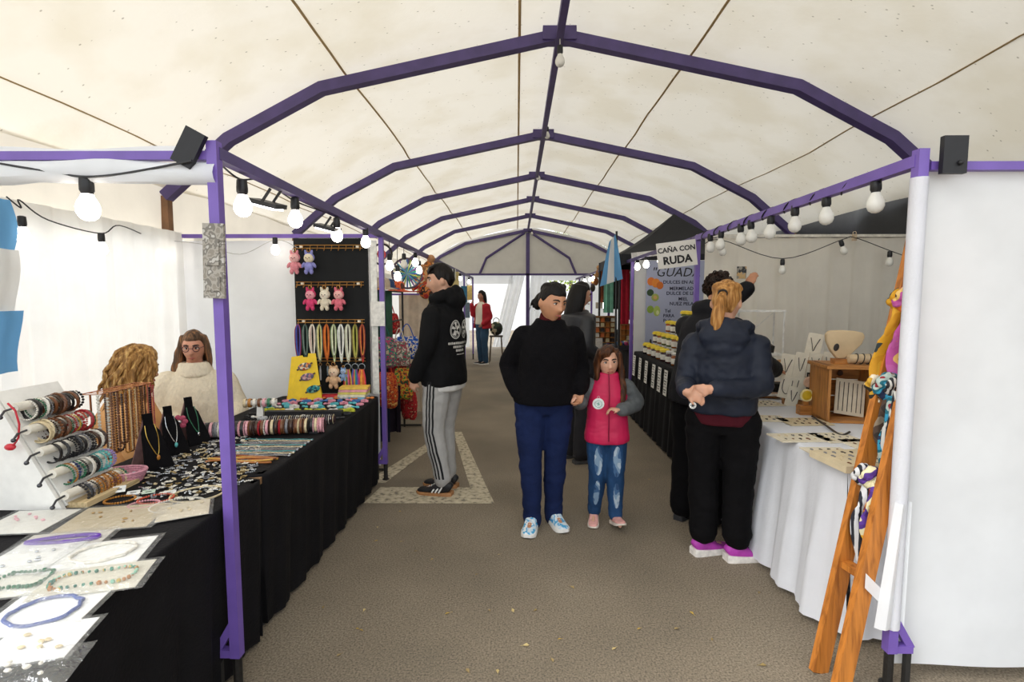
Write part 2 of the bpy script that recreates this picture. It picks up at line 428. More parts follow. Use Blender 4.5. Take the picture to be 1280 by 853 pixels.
def drape(name, x0, x1, zt, zb, y, amp, folds, m, label, cat='curtain', axis='x', group=None, flare=0, nu=None, side=0, phase=0):
    def f(u, v):
        a = x0+(x1-x0)*u; w = amp*(.35+.65*v)*(math.sin(u*folds*2*PI+phase)+.4*math.sin(u*folds*4.7*PI+1))
        z = zt+(zb-zt)*v
        return (a+side*v, y+w-flare*v, z) if axis == 'x' else (y+w+flare*v, a+side*v, z)
    return ob(name, MB().grid(f, nu or max(24, int(folds*10)), 10), m, label=label, cat=cat, group=group)
CURT = sheer('sheer_curtain', '#f1f1ee', .30, see=.03, bump=.2); CURT2 = sheer('grey_curtain', '#f2ede2', .48, bump=.25)
SHEET = sheer('white_sheet', '#f4f6f8', .35, bump=.3, bscale=5)
# stall side: left
drape('curtain', 1.0, 4.22, 2.06, .02, -2.74, .035, 15, CURT, 'sheer white curtain backlit behind the seated jewellery sellers', axis='y')
drape('curtain', 4.4, 15.3, 2.06, .02, -2.76, .03, 30, CURT, 'long white curtain behind the bag and craft stalls', axis='y')
drape('partition_sheet', -2.78, -1.16, 2.0, .1, 4.27, .012, 2, SHEET, 'white sheet hung as partition beside the black keychain board', cat='sheet')
drape('partition_curtain', 1.58, 3.46, 2.03, .05, 4.36, .03, 9, CURT2, 'grey white pleated curtain behind the earring stall', cat='curtain')
drape('partition_sheet', 1.55, 3.4, 2.03, .05, 6.81, .015, 3, SHEET, 'white sheet behind the preserves banner', cat='sheet')
# end of the tent: tied back plastic and curtains, light grey wall beyond
drape('end_curtain', -.2, CX-.08, 2.24, .05, GY+.05, .03, 3, SHEET, 'white tied back curtain slanting from the gable centre post', side=-.55)
drape('end_curtain', CX+.1, CX+.62, 2.24, .05, GY+.05, .03, 3, SHEET, 'white straight curtain hanging at the gable centre post', side=-.2)
drape('end_curtain', -2.8, -1.45, 2.24, .05, GY+.05, .03, 4, SHEET, 'white curtain closing the tent corner past the red jacket')
drape('end_curtain', CX+1.6, CX+3.1, 2.24, .05, GY+.05, .03, 4, SHEET, 'white curtain closing the tent corner past the cube stall')
drape('end_sheet', -1.5, CX-.45, 2.24, 1.98, GY+.05, .01, 2, SHEET, 'short white pelmet over the far tent opening', cat='pelmet')
drape('end_sheet', CX+.6, CX+1.7, 2.24, 2.08, GY+.05, .01, 2, SHEET, 'short white pelmet over the opening toward the trees', cat='pelmet')
ob('outer_wall', MB().box((-3.5, 25, 1.6), (9, .2, 3.2)), mat('#e6e8ea', .7, 0, .06, 2), label='pale wall across the street past the tent end', cat='wall')
def crown(loc, r, n, seed, col):
    rnd = random.Random(seed); mb = MB()
    for i in range(n):
        d = V((rnd.gauss(0, 1), rnd.gauss(0, 1), rnd.gauss(0, 1))).normalized()*r*rnd.uniform(.45, 1.0)
        rot = Euler((rnd.uniform(0, 6), rnd.uniform(0, 6), 0)).to_matrix(); s = rnd.uniform(.06, .13)
        mb.add([V(loc)+d+rot @ V(q)*s for q in ((-.5, 0, 0), (0, -.35, .05), (.6, 0, 0), (0, .35, .05))], [(0, 1, 2, 3)])
    return mb
for i, (x, y, z, r) in enumerate([(2.6, 25, 3.4, 1.7), (4.6, 28, 3.2, 2.0), (1.2, 31, 3.6, 1.9)]):
    t = thing('street_tree', ['yellow green leafy tree seen past the gable curtain', 'second leafy green tree beyond the tent end', 'far leafy tree above the pale street'][i], 'tree', (x, y, 0), group='trees beyond the tent')
    ob('trunk', MB().tube([(0, 0, 0), (.05, 0, 1.4), (0, .05, z-.3)], [.16, .12, .07], 8), mat('#5c5044', .9, 0, .3, 8), t)
    ob('foliage', crown((0, 0, z), r, 2600, i, 0), multi(f'leaf{i}', ['#7f9a3a', '#a5b64e', '#c3cc62', '#5f7d33'], 3), t, kind='stuff', smooth=False)
# posts, rails
def stall_post(x, y, h, label, s, foot=True, col=PURPLE):
    t = thing('stall_post', label, 'post', (x, y, 0), group='purple stall posts')
    ob('tube_post', MB().bar((0, 0, .14), (0, 0, h), .037, ref=(0, 1, 0)), col, t)
    ob('foot', MB().tube([(0, 0, 0), (0, 0, .16)], .017, 8).lathe([(.03, 0), (.03, .008), (.018, .012)], n=10), mat('#23211f', .5, .3, .4, 60), t)
    if foot:
        ob('base_bracket', MB().bar((s*.082, 0, .155), (0, 0, .155), .03, ref=(0, 1, 0)).bar((s*.076, 0, .16), (0, 0, .29), .028, ref=(0, 1, 0)), col, t)
        ob('rear_foot', MB().bar((s*.07, 0, 0), (s*.07, 0, .15), .02, ref=(0, 1, 0)), mat('#1e1d1c', .6), t)
    return t
LX, RX = -1.083, 1.465
stall_post(LX, 1.87, 2.08, 'purple square steel post with grey plaque before the jewellery table', -1)
stall_post(LX-.02, 4.2, 2.06, 'purple post between the keychain board and hanging bags', -1)
stall_post(RX, 1.92, 2.06, 'purple post at the white sheet beside the ladder', 1)
stall_post(RX+.02, 4.27, 2.04, 'purple post between the grey curtain and preserves banner', 1)
stall_post(RX+.02, 6.65, 2.04, 'thin purple post beside the preserves banner', 1, False)
stall_post(LX-.02, 6.62, 2.06, 'purple post beside the cream bag stall sheet', -1, False)
for k, y in enumerate((8.75, 10.78, 12.88)): stall_post(LX-.02, y, 2.06, f'purple bag row post under the {("third", "fourth", "fifth")[k]} tent arch', -1, False)
for k, y in enumerate((8.75, 10.78, 12.88)): stall_post(RX+.1, y, 2.06, f'purple cube stall row post under the {("third", "fourth", "fifth")[k]} tent arch', 1, False)
RAILG = 'purple stall rails'
def rail(a, b, label, w=.036, m=PURPLE): return ob('stall_rail', MB().bar(a, b, w, ref=(0, 0, 1) if abs(a[2]-b[2]) < .5 else (0, 1, 0)), m, label=label, cat='rail', group=RAILG)
rail((LX, 1.87, 2.04), (LX-.02, 4.2, 2.04), 'dark purple top rail hung with lit bulbs above the jewellery table', .042, PURPLE_D)
rail((LX-.02, 4.2, 2.04), (LX-.02, 12.88, 2.04), 'long dark rail above the bag stall row', .042, PURPLE_D)
rail((LX, 1.87, 2.03), (-3.0, 1.87, 2.03), 'purple rod under the rolled white cloth over the jewellery stall', .03)
rail((LX-.02, 4.2, 2.03), (-2.72, 4.2, 2.03), 'purple rod along the top of the white partition sheet', .03)
rail((RX, 1.92, 2.02), (RX+.02, 4.27, 2.02), 'light purple top rail hung with unlit bulbs', .042)
rail((RX+.03, 1.92, 2.0), (3.4, 1.92, 2.0), 'purple rod along the top of the big white sheet', .03)
rail((RX+.02, 4.3, 2.04), (3.45, 4.3, 2.04), 'pale rod carrying the grey pleated curtain', .022, mat('#cfc9bd', .5))
rail((RX+.02, 4.27, 2.02), (RX+.02, 12.88, 2.02), 'dark rail above the cube stall row', .036, PURPLE_D)
# black end plates on the post tops
ob('end_plate', MB().box((0, 0, 0), (.075, .02, .13), R3(0, .5, 0)), BLACK, loc=(LX-.07, 1.84, 2.05), label='black flat plate clamped on the plaque post top', cat='plate')
ob('end_plate', MB().box((0, 0, 0), (.085, .02, .13)).ball((.015, -.014, -.03), .009), BLACK, loc=(RX+.085, 1.88, 2.03), label='black flat plate with a white pin on the ladder post top', cat='plate')
ob('plaque', MB().box((0, 0, 0), (.075, .012, .265)).box((0, -.008, .03), (.045, .008, .09)).box((0, -.008, -.08), (.05, .008, .05)), multi('plaque', ['#8a8378', '#a09a90', '#78736b', '#b8b4ad'], 40, 'noise'), loc=(LX+.003, 1.835, 1.655), rot=(0, .03, 0), label='weathered grey plaque with raised motif tied to the jewellery stall post', cat='plaque')
# rolled white cloth on the front left rod
def roll(u, v):
    a = 2*PI*v; x = LX+.01-1.9*u; r = .035+.008*noise.noise(V((x*6, math.cos(a), math.sin(a))))
    return (x, 1.87+r*math.cos(a), 1.965+r*1.15*math.sin(a)+.012*math.sin(x*3))
ob('rolled_cloth', MB().grid(roll, 40, 12), SHEET, label='white cloth rolled up under the front jewellery stall rod', cat='cloth roll')
ob('upper_flap', MB().grid(lambda u, v: (LX-.06-1.9*u, 1.9+.02*v, 2.03+.045*v+.006*math.sin(u*19)), 30, 3), SHEET, label='white cloth flap laid over the front jewellery stall rod', cat='cloth')
# big white sheet on the right
def big(u, v):
    x = RX+.012+1.5*u; return (x, 1.935+.008*math.sin(x*9)*v+.006*noise.noise(V((x*3, v*5, 0))), 2.0-1.93*v)
ob('stall_sheet', MB().grid(big, 40, 24), SHEET, label='large plain white sheet closing the earring stall front', cat='sheet')
def sleeve(u, v):
    a = 2*PI*u; z = 1.96-1.72*v; return (RX+.0285*math.cos(a), 1.92+.0285*math.sin(a), z+.0*u)
ob('post_sleeve', MB().grid(sleeve, 10, 40), sheer('netting', '#f1f2f4', .3, bump=.3, bscale=200), label='white mesh sleeve wrapped round the ladder post', cat='sleeve')
ob('sheet_tail', MB().grid(lambda u, v: (RX-.03+.07*u-.05*v*(1-u), 1.90-.02*math.sin(u*6), .75-.5*v), 8, 10), SHEET, label='white sheet corner bunched at the ladder post foot', cat='cloth')
# tables with cloths
def table(name, label, x0, x1, y0, y1, h):
    t = thing(name, label, 'table', ((x0+x1)/2, (y0+y1)/2, 0)); hx, hy = (x1-x0)/2-.02, (y1-y0)/2-.02
    ob('tabletop', MB().box((0, 0, h-.025), (2*hx, 2*hy, .03)), mat('#8b6b4a', .6), t)
    for sx in (-1, 1):
        for sy in (-1, 1): ob('leg', MB().bar((sx*(hx-.05), sy*(hy-.05), 0), (sx*(hx-.05), sy*(hy-.05), h-.03), .035, ref=(0, 1, 0)), mat('#3a3a3c', .5), t)
def table_cloth(name, label, x0, x1, y0, y1, h, m, amp=.012, per=.16, zb=.03, seed=0, rnd=.03, flare=.04):
    """cloth: flat top, rounded edge, pleated skirt all round"""
    def pt(t):   # perimeter point and outward normal, t in 0..1
        w, d = x1-x0, y1-y0; L = 2*(w+d); s = t*L
        r = rnd
        if s < w: return V((x0+s, y0, 0)), V((0, -1, 0))
        s -= w
        if s < d: return V((x1, y0+s, 0)), V((1, 0, 0))
        s -= d
        if s < w: return V((x1-s, y1, 0)), V((0, 1, 0))
        s -= w; return V((x0, y1-s, 0)), V((-1, 0, 0))
    w, d = x1-x0, y1-y0; L = 2*(w+d); n = int(L/.03); mb = MB(); c = V(((x0+x1)/2, (y0+y1)/2, 0))
    prof = [(-.06, 0), (-.012, 0), (-.003, -.003), (.0, -.012), (.003, -.05)]+[(.003, -.05-(h-zb-.05)*k/9) for k in range(1, 10)]
    def f(u, v):
        p, nn = pt(u % 1.0); k = v*(len(prof)-1); i = min(int(k), len(prof)-2); fr = k-i
        o = prof[i][0]*(1-fr)+prof[i+1][0]*fr; dz = prof[i][1]*(1-fr)+prof[i+1][1]*fr
        s = u*L; dep = max(0, -dz)/h
        q = c-p; inn = min(1, dep*1.6)
        wv = amp*inn*(math.sin(s*2*PI/per+seed+1.3*math.sin(s*2.1))+.5*math.sin(s*2*PI/per*2.3+1.7*seed))+flare*dep
        e = p+nn*(o+wv)
        # round the corners a little
        for cx, cy in ((x0, y0), (x1, y0), (x1, y1), (x0, y1)):
            dd = (V((cx, cy, 0))-p).length
            if dd < .12: e = e+(c-p).normalized()*(.03*(1-dd/.12)**2)
        return (e.x, e.y, h+dz)
    mb.grid(f, n, len(prof)-1)
    mb.grid(lambda u, v: (x0+.05+(w-.1)*u, y0+.05+(d-.1)*v, h+.0008*math.sin(u*40+v*31)), 30, 30)
    return ob(name, mb, m, label=label, cat='tablecloth', angle=60)
BLKC = mat('#0f0e11', .8, 0, .25, 5, .25, 90, (1, 1, 1), .2)
T1 = .73
table('market_table', 'table under the black cloth of the jewellery stall', -2.10, -1.13, .75, 2.2, T1)
table('market_table', 'table under the black cloth next to the keychain board', -1.91, -1.13, 2.2, 4.1, T1)
table_cloth('table_cloth', 'black cloth under the bagged necklaces and bracelet stand', -2.13, -1.115, .7, 2.215, T1, BLKC, .012, .2, .02, 1, flare=-.03)
table_cloth('table_cloth', 'black cloth under the bracelet roll and keychain board', -1.93, -1.117, 2.225, 4.14, T1, BLKC, .012, .2, .02, 1, flare=-.03)
table('market_table', 'table under the white cloth of the earring stall', 1.47, 2.3, 2.24, 4.1, .775)
WCL = sheer('white_cloth', '#f0f2f8', .2, bump=.2)
table_cloth('table_cloth', 'white pleated cloth over the earring stall table', 1.45, 2.32, 2.2, 4.15, .78, WCL, .022, .26, .03, 2, flare=.07)
table('market_table', 'table under the black cloth of the preserves stall', 1.53, 2.3, 4.55, 6.5, .845)
table_cloth('table_cloth', 'black cloth over the preserves stall table', 1.5, 2.35, 4.5, 6.6, .85, BLKC, .014, .18, .02, 3)
# fallen leaves on the asphalt
lm = [mat(c, .8, 0, .2, 40) for c in ('#b99a4a', '#a08a5e', '#c4ae78', '#8f7a4a')]
leaf_me = MB().add([(-.014, 0, .002), (-.004, -.007, .006), (.012, 0, .003), (-.004, .007, .005)], [(0, 1, 2), (0, 2, 3)]).prism([(.012, 0, .003), (.02, .001, .003), (.012, .001, .003)], (0, 0, 0), (0, 0, .001)).mesh('fallen_leaf', False)
LP = [(500, 640), (502, 678), (624, 694), (596, 719), (470, 677), (612, 764), (641, 764), (669, 764), (799, 787), (690, 826), (622, 841), (953, 833), (447, 787), (424, 820), (455, 764), (949, 742), (865, 768), (846, 787), (472, 660), (520, 690), (560, 768), (715, 735), (657, 808), (404, 760), (452, 789), (735, 565), (812, 600), (650, 590), (540, 700), (585, 840), (768, 812), (890, 800), (700, 800)]
for i, (x, y) in enumerate(LP):
    p = atz(x, y, 0); share('fallen_leaf', leaf_me, lm[i % 4], (p.x, p.y, .001), (random.uniform(-.2, .2), random.uniform(-.1, .1), random.uniform(0, 6)), 'small dry leaf lying on the asphalt', 'leaf', 'dry leaves on the asphalt', scale=random.uniform(.7, 1.3))
# ================================================================== PEOPLE
def skin_mat(c): 
    key = 'skin_'+c
    if key in _M: return _M[key]
    m, nt, b = _new(key); b.inputs['Roughness'].default_value = .5; b.inputs['Subsurface Weight'].default_value = .12; b.inputs['Subsurface Radius'].default_value = (.02, .008, .004)
    n = _n(nt, 'ShaderNodeTexNoise'); n.inputs['Scale'].default_value = 18; nt.links.new(_coord(nt), n.inputs[0])
    nt.links.new(_ramp(nt, n.outputs[0], [(.3, shade(c, .85)), (.7, shade(c, 1.1))]), b.inputs['Base Color']); _M[key] = m; return m
def hair_mat(c, c2=None):
    key = f'hair_{c}_{c2}'
    if key in _M: return _M[key]
    m, nt, b = _new(key); b.inputs['Roughness'].default_value = .5; b.inputs['Specular IOR Level'].default_value = .22
    n = _n(nt, 'ShaderNodeTexNoise'); n.inputs['Scale'].default_value = 7; n.inputs['Detail'].default_value = 4; nt.links.new(_coord(nt, (9, 9, 1.2)), n.inputs[0])
    nt.links.new(_ramp(nt, n.outputs[0], [(.3, shade(c, .45)), (.5, c), (.7, c2 or shade(c, 1.6))]), b.inputs['Base Color'])
    _bump(nt, b, n.outputs[0], .7, .01); _M[key] = m; return m
HW, HD, HH = .074, .096, .118
FEAT = [(0, .004, .010, .028, .010), (0, -.028, .015, .014, .024), (.011, -.034, .009, .008, .008), (-.011, -.034, .009, .008, .008),
        (.031, .008, .016, .011, -.010), (-.031, .008, .016, .011, -.010), (.03, .032, .024, .009, .004), (-.03, .032, .024, .009, .004),
        (0, -.058, .022, .006, .006), (0, -.071, .018, .006, .006), (0, -.102, .022, .016, .009), (.045, -.025, .018, .02, .004), (-.045, -.025, .018, .02, .004)]
def head_pt(d, feat=True, wide=1.0):
    p = V((d.x*HW*wide, d.y*HD, d.z*HH))
    if p.z < 0:
        t = -p.z/HH; p.x *= 1-.26*t**1.6
        p.y *= (1-.5*t) if p.y > 0 else (1-.05*t)
    if p.y < 0: p.x *= 1-.04*(-p.y/HD)
    if feat and d.y < -.25:
        for x, z, sx, sz, a in FEAT: p.y -= a*math.exp(-((p.x-x)/sx)**2-((p.z-z)/sz)**2)
    return p
def sph(n, m):
    ds = []
    for i in range(m+1):
        a = -PI/2+PI*i/m
        for k in range(n): ds.append(V((math.cos(a)*math.sin(2*PI*k/n), -math.cos(a)*math.cos(2*PI*k/n), math.sin(a))))
    fs = [(i*n+k, i*n+(k+1) % n, (i+1)*n+(k+1) % n, (i+1)*n+k) for i in range(m) for k in range(n)]
    return ds, fs
def hairline(d, front=.6, side=-.12, back=-.62):
    a = -d.y/max(.05, math.hypot(d.x, d.y))   # 1 front .. -1 back, about the vertical
    if a > .55: return front
    if a > .2: return side+(front-side)*((a-.2)/.35)**.8
    if a > -.35: return side+(.0)*a
    return side+(back-side)*min(1, (-.35-a)/.4)
class Fig:
    """a standing or seated person; local space: facing -Y, x to the person's left"""
    def __init__(s, label, loc, rz, H, g=1.0, drop=0, head=(0, 0, 0), lean=(0, 0), skin='#c98f6d', vox=.009, child=False, hs=1.0, wide=1.0, sh=1.0):
        s.root = thing('person', label, 'person', loc, rz); s.mx = Matrix.Translation(V(loc)) @ Matrix.Rotation(rz, 4, 'Z'); s.inv = s.mx.inverted()
        s.s = H/1.7; s.g = g; s.drop = drop; s.lean = lean; s.head = head; s.vox = vox; s.skin = skin_mat(skin); s.hsc = hs*(s.s if not child else s.s*1.22); s.wide = wide; s.child = child
        s.sh = sh
        z = s.z
        s.hc = s.ax(1.592 if not child else 1.548)+V((0, -.02*s.s, 0)); s.hr = Euler((head[1], head[2], head[0])).to_matrix()
        s.arm = {}; s.leg = {}
        for n, sg in (('L', 1), ('R', -1)):
            x = sg*s.s
            s.arm[n] = [s.ax(1.34)+V((x*.158*sh, 0, 0)), s.ax(1.12)+V((x*.215*sh, .03, 0)), s.ax(.87)+V((x*.225*sh, -.05, 0)), V((0, -.15, -1)), V((-sg, 0, 0)), .5]
            s.leg[n] = [s.ax(.90)+V((x*.088*g**.5, 0, 0)), s.ax(.49)+V((x*.095, -.01, 0)), V((x*.095, .02, .085*s.s)), 0]
    def z(s, u): return u*s.s-s.drop
    def ax(s, u):
        k = max(0, (u-.93)/.6); return V((s.lean[0]*k, s.lean[1]*k**1.2, s.z(u)))
    def pix(s, px, py, y): return s.inv @ aty(px, py, y)
    TORSO = [(.80, .085, .08), (.86, .155, .112), (.93, .168, .122), (1.02, .148, .112), (1.11, .137, .104), (1.20, .148, .11), (1.29, .160, .116), (1.345, .150, .106), (1.385, .116, .09), (1.42, .084, .074), (1.455, .06, .062), (1.50, .052, .056), (1.56, .05, .056)]
    def torso(s, mb, lo=.8, hi=1.56, off=0, shape=None, gx=1, gy=1):
        secs = [t for t in (shape or s.TORSO) if lo <= t[0] <= hi]
        pts = [s.ax(u) for u, _, _ in secs]; rad = []
        for u, rx, ry in secs:
            g = 1+(s.g-1)*max(.15, min(1, (1.38-u)/.2))
            rad.append((rx*s.s*g*gx+off, ry*s.s*(g if g < 1 else 1+(g-1)*1.1)*gy+off))
        c = cat_rom([(*p, *r) for p, r in zip(pts, rad)], 3)
        mb.tube([q[:3] for q in c], [(q[3], q[4]) for q in c], 20, (0, -1, 0), pw=.88)
    def limb(s, mb, pts, rad, k=4):
        c = cat_rom([(*p, r) for p, r in zip(pts, rad)], k); mb.tube([q[:3] for q in c], [q[3] for q in c], 12, (0, -1, .01), rnd=1)
    def arm_r(s): return [.056, .052, .047, .043, .040, .031]
    def arm_pts(s, n, end=1.0):
        a, e, w = s.arm[n][:3]; return [a, a.lerp(e, .5), e.lerp(a, .1), e.lerp(w, .2), e.lerp(w, .6*end), e.lerp(w, end)]
    def body(s, show_hands='LR'):
        mb = MB(); s.torso(mb)
        ds, fs = sph(56, 44); k = s.hsc
        mb.add([s.hc+s.hr @ (head_pt(d, True, s.wide)*k) for d in ds], fs)
        for sg in (-1, 1):   # ears
            mb.ball(s.hc+s.hr @ (V((sg*.076*s.wide, .008, -.008))*k), (.010*k, .019*k, .030*k), 8, 6, s.hr @ R3(.25, 0, -sg*.35))
        nk = s.hc+s.hr @ (V((0, .022, -.05))*k)
        s.limb(mb, [s.ax(1.42), s.ax(1.49), nk], [.06*s.s, .053*s.s, .05*s.s])
        for n in 'LR':
            s.limb(mb, s.arm_pts(n), [r*s.s*(1+(s.g-1)*.5) for r in s.arm_r()])
            if n in show_hands: s.hand(mb, n)
            h, kn, an = s.leg[n][:3]; q = s.s*(1+(s.g-1)*.6)
            s.limb(mb, [h, h.lerp(kn, .45), kn.lerp(h, .06), kn.lerp(an, .3), an.lerp(kn, .25), an], [.088*q, .08*q, .058*q, .056*q, .042*q, .037*q])
            fy = s.leg[n][3]; f = R3(0, 0, fy); s.limb(mb, [an+V((0, 0, -.01)), an+f @ V((0, -.06, -.035))*s.s, an+f @ V((0, -.13, -.05))*s.s], [.033*s.s, .026*s.s, .020*s.s])
        s.bme = fuse(mb, s.vox, 3, name='body'); s.bo = ob('body', s.bme, s.skin, s.root)
        s.face(); return s
    def hand(s, mb, n):
        w, d, nrm, curl = s.arm[n][2], V(s.arm[n][3]).normalized(), V(s.arm[n][4]), s.arm[n][5]
        sg = 1 if n == 'L' else -1; k = s.s*(.9 if not s.child else 1.05); nrm = (nrm-d*nrm.dot(d)).normalized(); lat = d.cross(nrm).normalized()*sg  # lat: toward the thumb
        mb.tube([w-d*.02*k, w+d*.02*k, w+d*.055*k, w+d*.092*k], [(.026*k, .020*k), (.033*k, .017*k), (.040*k, .016*k), (.038*k, .013*k)], 12, nrm, rnd=.6)
        for i, L in enumerate((.070, .080, .075, .058)):
            b = w+d*(.088-.004*abs(i-1))*k+lat*(.029-.0195*i)*k; pts = [b-d*.012*k, b]; a = 0; p = b
            for j, f in enumerate((.45, .32, .23)):
                a += curl*(.9, 1.1, .8)[j]*(1+.08*i); p = p+(d*math.cos(a)+nrm*math.sin(a))*(L*f*k); pts.append(p)
            mb.tube(pts, [.0088*k, .0088*k, .0084*k, .0078*k, .0068*k], 8, lat, rnd=.9)
        b = w+d*.026*k+lat*.026*k; a = .55+.25*curl; dv = (d*math.cos(a)+lat*math.sin(a)*(1-.5*curl)+nrm*(.25+.6*curl)).normalized(); dv2 = (d*.9+lat*.1+nrm*(.2+.5*curl)).normalized()
        mb.tube([b-dv*.012*k, b+dv*.02*k, b+dv*.04*k, b+dv*.04*k+dv2*.028*k], [.012*k, .0115*k, .0098*k, .0078*k], 8, nrm, rnd=.9)
    def hp(s, x, y, z): return s.hc+s.hr @ (V((x, y, z))*s.hsc)
    def face(s, lips='#a8584c', iris='#2b1a12', brow='#2a1c15'):
        k = s.hsc; r = s.hr
        for sg in (-1, 1):
            e = ob('eye', MB().ball(s.hp(sg*.0305, -.0755, .007), (.0135*k, .0095*k, .0075*k), 10, 7, r), mat('#e9e2da', .3), s.root)
            ob('iris', MB().ball(s.hp(sg*.030, -.0838, .0068), (.0058*k, .0026*k, .0062*k), 8, 6, r), mat(iris, .2), e)
            ob('eyelid', MB().tube([s.hp(sg*.016, -.0815, .009), s.hp(sg*.024, -.0865, .0142), s.hp(sg*.034, -.0855, .0148), s.hp(sg*.046, -.078, .009)], [.0016*k, .0024*k, .0026*k, .0016*k], 5), mat(brow, .6), e)
            ob('eyebrow', MB().tube([s.hp(sg*.012, -.0925, .026), s.hp(sg*.027, -.0925, .0325), s.hp(sg*.042, -.082, .0315), s.hp(sg*.050, -.073, .026)], [.0042*k, .0052*k, .0044*k, .002*k], 6), mat(brow, .8), s.root)
        ob('lips', MB().tube([s.hp(-.022, -.0845, -.0645), s.hp(-.011, -.0975, -.0615), s.hp(0, -.1005, -.0635), s.hp(.011, -.0975, -.0615), s.hp(.022, -.0845, -.0645)], [(.001*k, .002*k), (.004*k, .0045*k), (.0045*k, .006*k), (.004*k, .0045*k), (.001*k, .002*k)], 8, (0, 0, 1)), mat(lips, .5), s.root)
    # ---- hair
    def cap(s, mb, thick=.13, front=.6, side=-.12, back=-.62, jit=.02, seed=0, part=0):
        ds, fs = sph(72, 48); vs = []
        for d in ds:
            hl = hairline(d, front, side, back); t = max(0, min(1, (d.z-hl)/.10+.5)); t = t*t*(3-2*t)
            base = head_pt(d, False, s.wide)
            th = thick*(.75+.5*max(0, d.z))+jit*noise.noise(V((d.x*4+seed, d.y*4, d.z*1.6)))+jit*.7*noise.noise(V((d.x*14, d.y*14+seed, d.z*3)))
            th *= .3+.7*max(0, min(1, (d.z-hl)/.42)); vs.append(s.hc+s.hr @ (base*(s.hsc*(.90+t*(.112+th)))))
        mb.add(vs, fs)
    def lock(s, mb, pts, rad, seed=0, wob=0):
        pts = [s.hp(*p) if not isinstance(p, V) else p for p in pts]
        c = cat_rom([(*p, r) for p, r in zip(pts, rad)], 4); o = []
        for i, q in enumerate(c):
            w = wob*min(1, i/4); o.append(V(q[:3])+V((w*math.sin(i*1.3+seed), w*math.cos(i*1.1+seed*2), 0)))
        mb.tube(o, [max(.0015, q[3]*s.hsc) for q in c], 7, (.1, -1, .2), rnd=.7)
    # ---- clothes
    def top(s, m, name='jacket', off=.018, lo=.86, hi=1.47, sleeves='LR', soff=.014, cuff=.96, shape=None, gx=1, gy=1, wr=.006, vox=None, extra=None, collar=None, seed=1, wf=(8, 8, 6), armr=None):
        mb = MB(); s.torso(mb, lo, hi, off, shape, gx, gy)
        for n in sleeves:
            r = [x*s.s*(1+(s.g-1)*.5)+soff*(1 if i < 4 else 1.1) for i, x in enumerate(armr or s.arm_r())]; r[0] += .002*s.s
            s.limb(mb, s.arm_pts(n, cuff), r)
            mb.ball(s.arm[n][0]+V((0, 0, -.015)), (r[0]*.98, r[0]*1.02, r[0]*.98))
        if extra: extra(mb)
        return ob(name, fuse(mb, vox or s.vox*1.25, 5, wr, wf, seed, name), m, s.root)
    def pants(s, m, name='trousers', off=.012, hi=1.0, flare=0, wr=.006, vox=None, hem=.08, seed=2, rad=(.092, .088, .068, .064, .058, .056)):
        mb = MB(); s.torso(mb, .80, hi, off)
        for n in 'LR':
            h, kn, an = s.leg[n][:3]; q = s.s*(1+(s.g-1)*.6); e = an+(kn-an).normalized()*(hem-.085)*s.s
            rr = [r*q+off*.9+flare*f for r, f in zip(rad, (0, 0, .2, .5, .9, 1))]
            s.limb(mb, [h+V((0, 0, -.01)), h.lerp(kn, .45), kn.lerp(h, .05), kn.lerp(e, .35), e.lerp(kn, .3), e], rr)
        return ob(name, fuse(mb, vox or s.vox*1.25, 4, wr, (7, 7, 11), seed, name), m, s.root)
    def shoe(s, n, up, sole, accent=None, L=.265, pitch=0, thick=.028, dx=0, yaw=None, kind='sneaker', lift=0):
        an = s.leg[n][2]; yw = s.leg[n][3] if yaw is None else yaw; k = L/.265
        base = V((an.x, an.y, 0 if not s.drop else 0)) + V((0, 0, lift))
        mx = Matrix.Translation(base) @ Matrix.Rotation(yw, 4, 'Z') @ Matrix.Rotation(pitch, 4, 'X')
        T = lambda p: mx @ (V(p)*k)
        sec = [(.064, .026, .075, .03), (.056, .033, .100, .022), (.03, .038, .114, .016), (-.01, .040, .108, .014), (-.05, .042, .088, .014), (-.09, .045, .062, .014), (-.13, .047, .052, .014), (-.17, .043, .046, .014), (-.192, .031, .040, .016), (-.202, .016, .03, .018)]
        mb = MB(); mb.tube([T((0, y, (zt+zb)/2)) for y, w, zt, zb in sec], [(w*k, (zt-zb)/2*k) for y, w, zt, zb in sec], 14, (0, 0, 1), pw=.8)
        so = ob('shoe', evaluated(mb, [('SUBSURF', dict(levels=1, render_levels=1))], 'shoe'), up, s.root)
        ol = [(y+(.006 if i == 0 else -.005 if i == len(sec)-1 else 0), w+.006) for i, (y, w, _, _) in enumerate(sec)]
        poly = [(w, y) for y, w in ol]+[(-w, y) for y, w in reversed(ol)]
        sm = MB(); n_ = len(poly)
        h = lambda y: thick*(1.25 if y > .02 else 1.0)
        rings = [(.93, .0), (1, .006), (1, .85), (.93, 1)]
        vs = []
        for sc, f in rings:
            for x, y in poly: vs.append(T((x*sc, y*(1 if sc == 1 else .99)-.0, (h(y)*f)+(.010*max(0, (-y-.14)/.06)**2 if f < .5 else 0))))
        fs = [tuple(range(n_-1, -1, -1)), tuple(range(3*n_, 4*n_))]
        for r in range(3): fs += [(r*n_+i, r*n_+(i+1) % n_, (r+1)*n_+(i+1) % n_, (r+1)*n_+i) for i in range(n_)]
        sm.add(vs, fs); ob('sole', sm, sole, so)
        if kind == 'sneaker':
            lm_ = MB()
            for j in range(5):
                y = -.03-.019*j; z = .096-.0095*j; lm_.tube([T((-.022, y, z-.006)), T((0, y-.004, z+.003)), T((.022, y, z-.006))], .0036*k, 5)
            ob('laces', lm_, accent[0] if accent else WHITE, so)
